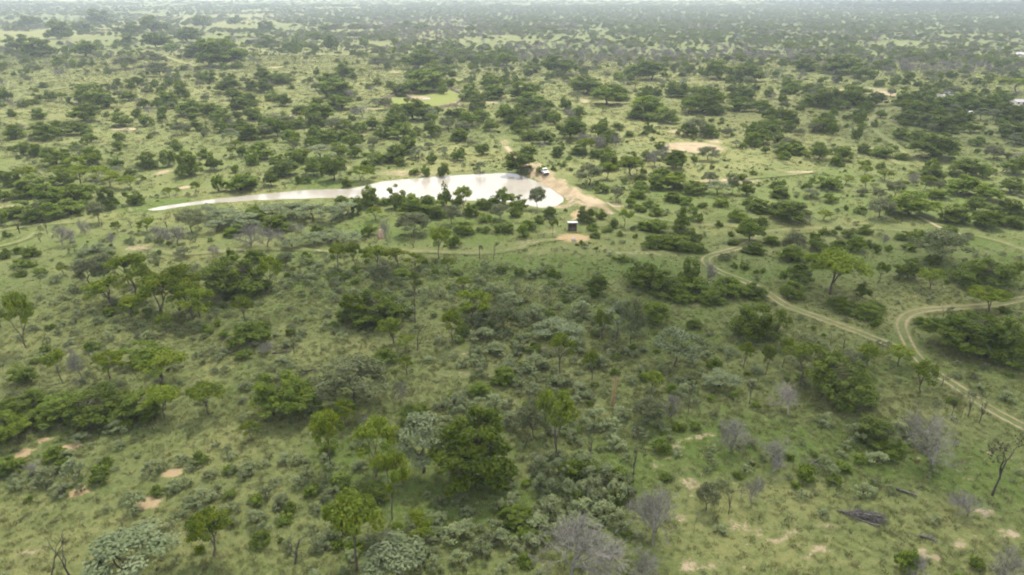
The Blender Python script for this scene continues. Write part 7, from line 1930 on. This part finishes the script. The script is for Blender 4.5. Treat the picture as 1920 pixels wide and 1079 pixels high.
import bmesh
def bm_box(bm, c, s, rot=None, bev=0.0):
    r = bmesh.ops.create_cube(bm, size=1.0)
    vs = r['verts']
    from mathutils import Matrix, Vector
    mt = Matrix.Translation(Vector(c)) @ (rot or Matrix()) @ Matrix.Diagonal((*s, 1))
    bmesh.ops.transform(bm, matrix=mt, verts=vs)
    if bev:
        es = list({e for v in vs for e in v.link_edges})
        bmesh.ops.bevel(bm, geom=es, offset=bev, segments=2, affect='EDGES')
def bm_prism(bm, prof, x0, x1):
    """profile of (y,z) points extruded along x"""
    a = [bm.verts.new((x0, y, z)) for y, z in prof]; b = [bm.verts.new((x1, y, z)) for y, z in prof]
    n = len(prof)
    bm.faces.new(a[::-1]); bm.faces.new(b)
    for i in range(n): bm.faces.new((a[i], a[(i + 1) % n], b[(i + 1) % n], b[i]))
def bm_cyl(bm, p, q, r0, r1, seg=10):
    from mathutils import Vector
    p, q = Vector(p), Vector(q); d = (q - p)
    r = bmesh.ops.create_cone(bm, cap_ends=True, segments=seg, radius1=r0, radius2=r1, depth=d.length)
    mt = d.to_track_quat('Z', 'Y').to_matrix().to_4x4(); mt.translation = (p + q) / 2
    bmesh.ops.transform(bm, matrix=mt, verts=r['verts'])
def part(name, mat, parent, fn, smooth=False):
    bm = bmesh.new(); fn(bm)
    bmesh.ops.recalc_face_normals(bm, faces=bm.faces)
    me = bpy.data.meshes.new(name); bm.to_mesh(me); bm.free()
    me.materials.append(M[mat])
    if smooth:
        for p in me.polygons: p.use_smooth = True
    return ob(name, me, parent)

# white pickup on the dam wall (local +y is its nose)
def pickup(x, y, z, rz):
    e = empty('pickup_truck', (x, y, z), rz)
    tag(e, 'small white pickup truck parked on the sandy dam wall', 'pickup')
    hullp = [(-2.5, .45), (2.45, .45), (2.55, .7), (2.5, .98), (1.15, 1.1), (-2.5, 1.1)]
    def hull(bm):
        bm_prism(bm, hullp, -.88, .88); bmesh.ops.bevel(bm, geom=list(bm.edges), offset=.05, segments=2, affect='EDGES')
    part('body', 'paint', e, hull)
    def bed(bm):
        bm_box(bm, (0, -1.55, 1.125), (1.5, 1.7, .05))
    part('load_bed', 'black', e, bed)
    def cab(bm):
        bm_prism(bm, [(-.6, 1.09), (1.2, 1.09), (.62, 1.72), (-.5, 1.74)], -.76, .76)
        bmesh.ops.bevel(bm, geom=list(bm.edges), offset=.06, segments=2, affect='EDGES')
    part('cab', 'paint', e, cab)
    part('windscreen', 'glass', e, lambda bm: bm_prism(bm, [(1.175, 1.16), (1.195, 1.16), (.69, 1.69), (.67, 1.69)], -.66, .66))
    part('rear_window', 'glass', e, lambda bm: bm_prism(bm, [(-.625, 1.2), (-.605, 1.2), (-.54, 1.66), (-.56, 1.66)], -.62, .62))
    for s in (-1, 1):
        part('side_window', 'glass', e, lambda bm: bm_prism(bm, [(-.45, 1.2), (.95, 1.2), (.52, 1.64), (-.42, 1.64)], s * .77 - .008, s * .77 + .008))
        part('headlight', 'lamp', e, lambda bm: bm_box(bm, (s * .65, 2.53, .82), (.3, .05, .16), None, .02))
        part('tail_light', 'red', e, lambda bm: bm_box(bm, (s * .78, -2.51, .85), (.12, .05, .25)))
        part('mirror', 'black', e, lambda bm: bm_box(bm, (s * .98, .85, 1.22), (.18, .08, .16), None, .02))
        for yy in (-1.55, 1.5):
            w = part('wheel', 'tyre', e, lambda bm: bm_cyl(bm, (s * .68, yy, .38), (s * .9, yy, .38), .38, .38, 18))
            r = part('rim', 'rim', w, lambda bm: bm_cyl(bm, (s * .89, yy, .38), (s * .915, yy, .38), .22, .2, 14))
    part('front_bumper', 'black', e, lambda bm: bm_box(bm, (0, 2.58, .55), (1.7, .14, .22), None, .03))
    part('grille', 'black', e, lambda bm: bm_box(bm, (0, 2.535, .82), (.85, .04, .16)))
    return e
pickup(CAR[0], CAR[1], hz(CAR[0], CAR[1]) + .06, CAR[2])

# dark timber hide with a pale sheet roof
def shed(x, y):
    e = empty('timber_shed', (x, y, hz(x, y)))
    tag(e, 'small dark timber shed with a pale tin roof below the pond', 'shed')
    for sx in (-1, 1):
        for sy in (-1, 1):
            part('post', 'wood_dark', e, lambda bm: bm_cyl(bm, (sx * 1.0, sy * .8, -.15), (sx * 1.0, sy * .8, 1.95 + .18 * (sy < 0)), .07, .06, 8))
    for k in range(9):
        xx = -.9 + k * .225
        part('plank', 'wood_dark', e, lambda bm: bm_box(bm, (xx, .86, .95 + .02 * (k % 3)), (.21, .03, 1.85)))
        part('plank', 'wood_dark', e, lambda bm: bm_box(bm, (xx, -.87, .5 + .015 * (k % 2)), (.21, .03, .95)))
    for s in (-1, 1):
        for k in range(6):
            yy = -.62 + k * .25
            part('plank', 'wood_dark', e, lambda bm: bm_box(bm, (s * 1.07, yy, .95 + .02 * (k % 2)), (.03, .235, 1.85)))
    part('bench', 'wood_dark', e, lambda bm: bm_box(bm, (0, .45, .45), (1.8, .4, .06)))
    def roof(bm):
        n = 28
        for i in range(n):
            a = -1.3 + 2.6 * i / n; b = a + 2.6 / n; h = .03 * (i % 2)
            h2 = .03 * ((i + 1) % 2)
            v = [bm.verts.new(p) for p in ((a, -1.15, 2.2 + h), (b, -1.15, 2.2 + h2), (b, 1.1, 1.99 + h2), (a, 1.1, 1.99 + h))]
            bm.faces.new(v)
        ext = bmesh.ops.solidify(bm, geom=list(bm.faces), thickness=.02)
    part('roof', 'tin', e, roof)
shed(*SHED)

# pole palisade round the green enclosure
def palisade():
    e = empty('pole_fence', (*KRAAL[0], hz(*KRAAL[0])))
    tag(e, 'weathered pole fence ringing the bright green paddock far behind the pond', 'fence')
    ox, oy = KRAAL[0]; oz = hz(ox, oy)
    rsf = np.random.default_rng(3)
    runs = [(KRAAL[i], KRAAL[(i + 1) % len(KRAAL)]) for i in range(len(KRAAL))] + [tuple(KRAAL_CROSS)]
    for (ax, ay), (bx, by) in runs:
        L = math.hypot(bx - ax, by - ay); n = max(2, int(L / .42))
        def fn(bm):
            for k in range(n):
                t = (k + .5) / n; px, py = ax + (bx - ax) * t, ay + (by - ay) * t
                z = hz(px, py) - oz; h = rsf.uniform(1.35, 1.8); dx, dy = rsf.normal(0, .05, 2)
                bm_cyl(bm, (px - ox, py - oy, z - .2), (px - ox + dx, py - oy + dy, z + h), .15, .12, 5)
            for hgt in (.5, 1.1):
                bm_cyl(bm, (ax - ox, ay - oy, hz(ax, ay) - oz + hgt), (bx - ox, by - oy, hz(bx, by) - oz + hgt), .06, .06, 5)
        part('pole_panel', 'wood_grey', e, fn)
palisade()
tr = empty('water_trough', (TROUGH[0], TROUGH[1], hz(*TROUGH)))
tag(tr, 'low pale water trough inside the fenced green paddock', 'trough')
for sx, sy, w, d in ((0, -.55, 4, .15), (0, .55, 4, .15), (-1.93, 0, .15, .95), (1.93, 0, .15, .95)):
    part('rim_wall', 'white', tr, lambda bm: bm_box(bm, (sx, sy, .3), (w, d, .7), None, .02))
part('floor_slab', 'stone', tr, lambda bm: bm_box(bm, (0, 0, .06), (3.7, .94, .12)))

# farm buildings among the trees on the right
def house(x, y, rz, w, d, hw, hr, wall, roof, label):
    e = empty('farm_building', (x, y, hz(x, y)), rz)
    tag(e, label, 'building')
    part('wall', wall, e, lambda bm: bm_prism(bm, [(-d / 2, -.2), (d / 2, -.2), (d / 2, hw), (0, hr - .08), (-d / 2, hw)], -w / 2, w / 2))
    for s in (-1, 1):
        def rf(bm):
            o2 = .45
            p = [(s * (d / 2 + o2), hw - (hr - hw) * o2 / (d / 2)), (0, hr), (0, hr + .1), (s * (d / 2 + o2), hw + .1 - (hr - hw) * o2 / (d / 2))]
            bm_prism(bm, p, -w / 2 - .4, w / 2 + .4)
        part('roof_slope', roof, e, rf)
    nwin = max(2, int(w / 3))
    for i in range(nwin):
        xx = -w / 2 + (i + .5) * w / nwin
        if i == nwin // 2:
            part('door', 'wood_dark', e, lambda bm: bm_box(bm, (xx, -d / 2 - .02, 1.0), (.95, .08, 2.0)))
            continue
        f = part('window', 'white', e, lambda bm: bm_box(bm, (xx, -d / 2 - .03, 1.5), (1.3, .1, 1.1)))
        part('pane', 'glass', f, lambda bm: bm_box(bm, (xx, -d / 2 - .085, 1.5), (1.1, .03, .9)))
for b in HOUSES: house(*b)

# termite mound, boulder, ochre trunk
def lump(name, mat, x, y, w, h, seed, label, cat):
    r = np.random.default_rng(seed)
    bm = bmesh.new(); bmesh.ops.create_icosphere(bm, subdivisions=4, radius=1)
    ph = r.random((6, 4)) * 6
    for v in bm.verts:
        c = v.co; f = 1 + sum(.1 / (1 + k * .5) * math.sin((2 + k) * c.x * 1.3 + ph[k, 0]) * math.sin((2 + k) * c.y * 1.3 + ph[k, 1]) * math.cos((1 + k) * c.z + ph[k, 2]) for k in range(6)) * 1.8
        tz = (c.z + 1) / 2
        v.co = (c.x * f * w / 2 * (1 - .45 * tz), c.y * f * w / 2 * (1 - .45 * tz), (c.z * f + .7) * h / 1.75)
    me = bpy.data.meshes.new(name); bm.to_mesh(me); bm.free(); me.materials.append(M[mat])
    for p in me.polygons: p.use_smooth = True
    tag(ob(name, me, None, (x, y, hz(x, y) - .1), r.random() * 6), label, cat)
for a in LUMPS: lump(*a)

def dead_pole(x, y, h):
    r = np.random.default_rng(8); T = Tubes()
    T.add(bent(r, (0, 0, -.3), (.25, 0, h), 7, .06), np.linspace(.24, .12, 7), 8)
    T.add(bent(r, (.12, 0, h * .72), (-.5, .2, h * .9), 4, .03), [.09, .07, .05, .02], 5)
    T.add(bent(r, (.1, 0, h * .5), (.6, -.2, h * .62), 4, .03), [.08, .06, .04, .02], 5)
    v, f = T.arrays()
    o = ob('stripped_snag', mesh_np('stripped_snag', v, [f], [M['ochre']], smooth=True), None, (x, y, hz(x, y)))
    tag(o, 'slender ochre dead trunk stripped of bark among green shrubs', 'dead trunk')
dead_pole(*POLE)

def fallen(x, y, L, rz, seed, label, mat='dead', pile=False):
    r = np.random.default_rng(seed); T = Tubes()
    if pile:
        for k in range(320):
            a = r.normal(0, .8); t = r.random() ** .7
            cxp = (t - .5) * L; wid = .2 * L * (t ** .8)
            p = np.array([cxp, r.normal(0, .4) * wid, .08 + abs(r.normal(0, .22)) * (t + .25)])
            ln = r.uniform(.5, 1.5); q = p + np.array([math.cos(a) * ln, math.sin(a) * ln * r.choice([-1, 1]), r.normal(0, .18)])
            q[2] = max(q[2], .05); rr = r.uniform(.02, .06)
            T.add(bent(r, p - (q - p) * .3, q, 4, .08), [rr, rr, rr * .8, rr * .4], 4)
        T.add(bent(r, (-.62 * L, .1, .12), (.5 * L, -.1, .55), 7, .1), np.linspace(.06, .13, 7), 6)
        T.add(bent(r, (-.55 * L, 0, .1), (.45 * L, -1.4, .3), 7, .1), np.linspace(.05, .12, 7), 6)
    else:
        T.add(bent(r, (-L / 2, 0, .14), (L / 2, 0, .22), 6, .06), np.linspace(.17, .08, 6), 6)
        for k in range(6):
            t = r.uniform(0, .9); p = np.array([(t - .5) * L, 0, .2])
            q = p + np.array([L * r.uniform(.1, .3), r.normal(0, .8), r.uniform(.1, .6)])
            T.add(bent(r, p, q, 4, .05), [.07, .055, .04, .015], 4)
    v, f = T.arrays()
    nm = 'brush_pile' if pile else 'fallen_log'
    o = ob(nm, mesh_np(nm, v, [f], [M[mat]], smooth=True), None, (x, y, hz(x, y)), rz)
    tag(o, label, 'brush pile' if pile else 'log')
for a in LOGS: fallen(*a)


# ------------------------------------------------------------------ added clouds out of view, placed for their shade on the ground
def mat_cloud(name, clear):
    m, t, b = nt(name)
    b.inputs['Base Color'].default_value = (.92, .92, .93, 1); b.inputs['Roughness'].default_value = 1; b.inputs['Specular IOR Level'].default_value = 0
    tr = N(t, 'ShaderNodeBsdfTranslucent'); tr.inputs['Color'].default_value = (.92, .92, .93, 1)
    m1 = N(t, 'ShaderNodeMixShader'); m1.inputs[0].default_value = .5
    t.links.new(b.outputs[0], m1.inputs[1]); t.links.new(tr.outputs[0], m1.inputs[2])
    tp = N(t, 'ShaderNodeBsdfTransparent'); m2 = N(t, 'ShaderNodeMixShader'); m2.inputs[0].default_value = clear
    t.links.new(m1.outputs[0], m2.inputs[1]); t.links.new(tp.outputs[0], m2.inputs[2])
    t.links.new(m2.outputs[0], [q for q in t.nodes if q.type == 'OUTPUT_MATERIAL'][0].inputs['Surface'])
    return m
M['added_cloud_thin'], M['cloud_thick'] = mat_cloud('added_thin_cloud', .72), mat_cloud('thick_cloud', .15)  # clearness tuned for the shade wanted: soft on the foreground, deep on the ridge
def cloud(x, y, z, rx, ry, seed, thick):
    r = np.random.default_rng(seed)
    bm = bmesh.new()
    bmesh.ops.create_icosphere(bm, subdivisions=5, radius=1)
    ph = r.random((5, 3)) * 6.28
    for v in bm.verts:
        c = v.co; f = 1.0
        for k in range(5):
            q = 1.6 * 1.7 ** k
            f += .2 / 1.5 ** k * math.sin(q * c.x + ph[k, 0]) * math.sin(q * c.y + ph[k, 1]) * math.cos(q * c.z + ph[k, 2])
        v.co = (c.x * f * rx, c.y * f * ry, c.z * f * min(rx, ry) * (.35 if c.z > 0 else .1))
    me = bpy.data.meshes.new('cloud'); bm.to_mesh(me); bm.free(); me.materials.append(M['cloud_thick' if thick else 'added_cloud_thin'])
    for p in me.polygons: p.use_smooth = True
    o = ob('cloud', me, None, (x, y, z))
    tag(o, 'one of the added clouds, out of view above the plain', 'cloud', 'added clouds over the plain', 'structure')
for cl in ADDED_CLOUDS: cloud(*cl)

# ------------------------------------------------------------------ haze
def box_mesh(name, x0, x1, y0, y1, z0, z1, mats):
    V = [(x, y, z) for z in (z0, z1) for y in (y0, y1) for x in (x0, x1)]
    F = np.array([(0, 2, 3, 1), (4, 5, 7, 6), (0, 1, 5, 4), (2, 6, 7, 3), (0, 4, 6, 2), (1, 3, 7, 5)])
    return mesh_np(name, V, [F], mats)
hm = bpy.data.materials.new('haze_air'); hm.use_nodes = True
ht = hm.node_tree
for nn in list(ht.nodes):
    if nn.type == 'BSDF_PRINCIPLED': ht.nodes.remove(nn)
pv = ht.nodes.new('ShaderNodeVolumePrincipled')
pv.inputs['Color'].default_value = (.74, .86, .97, 1)
pv.inputs['Density'].default_value = HAZE
pv.inputs['Anisotropy'].default_value = 0.0
ht.links.new(pv.outputs[0], [q for q in ht.nodes if q.type == 'OUTPUT_MATERIAL'][0].inputs['Volume'])
ho = ob('haze', box_mesh('haze', -9900, 9900, -500, 14000, -4, 92, [hm]))
tag(ho, 'pale summer haze lying over the plain', 'haze', kind='stuff')
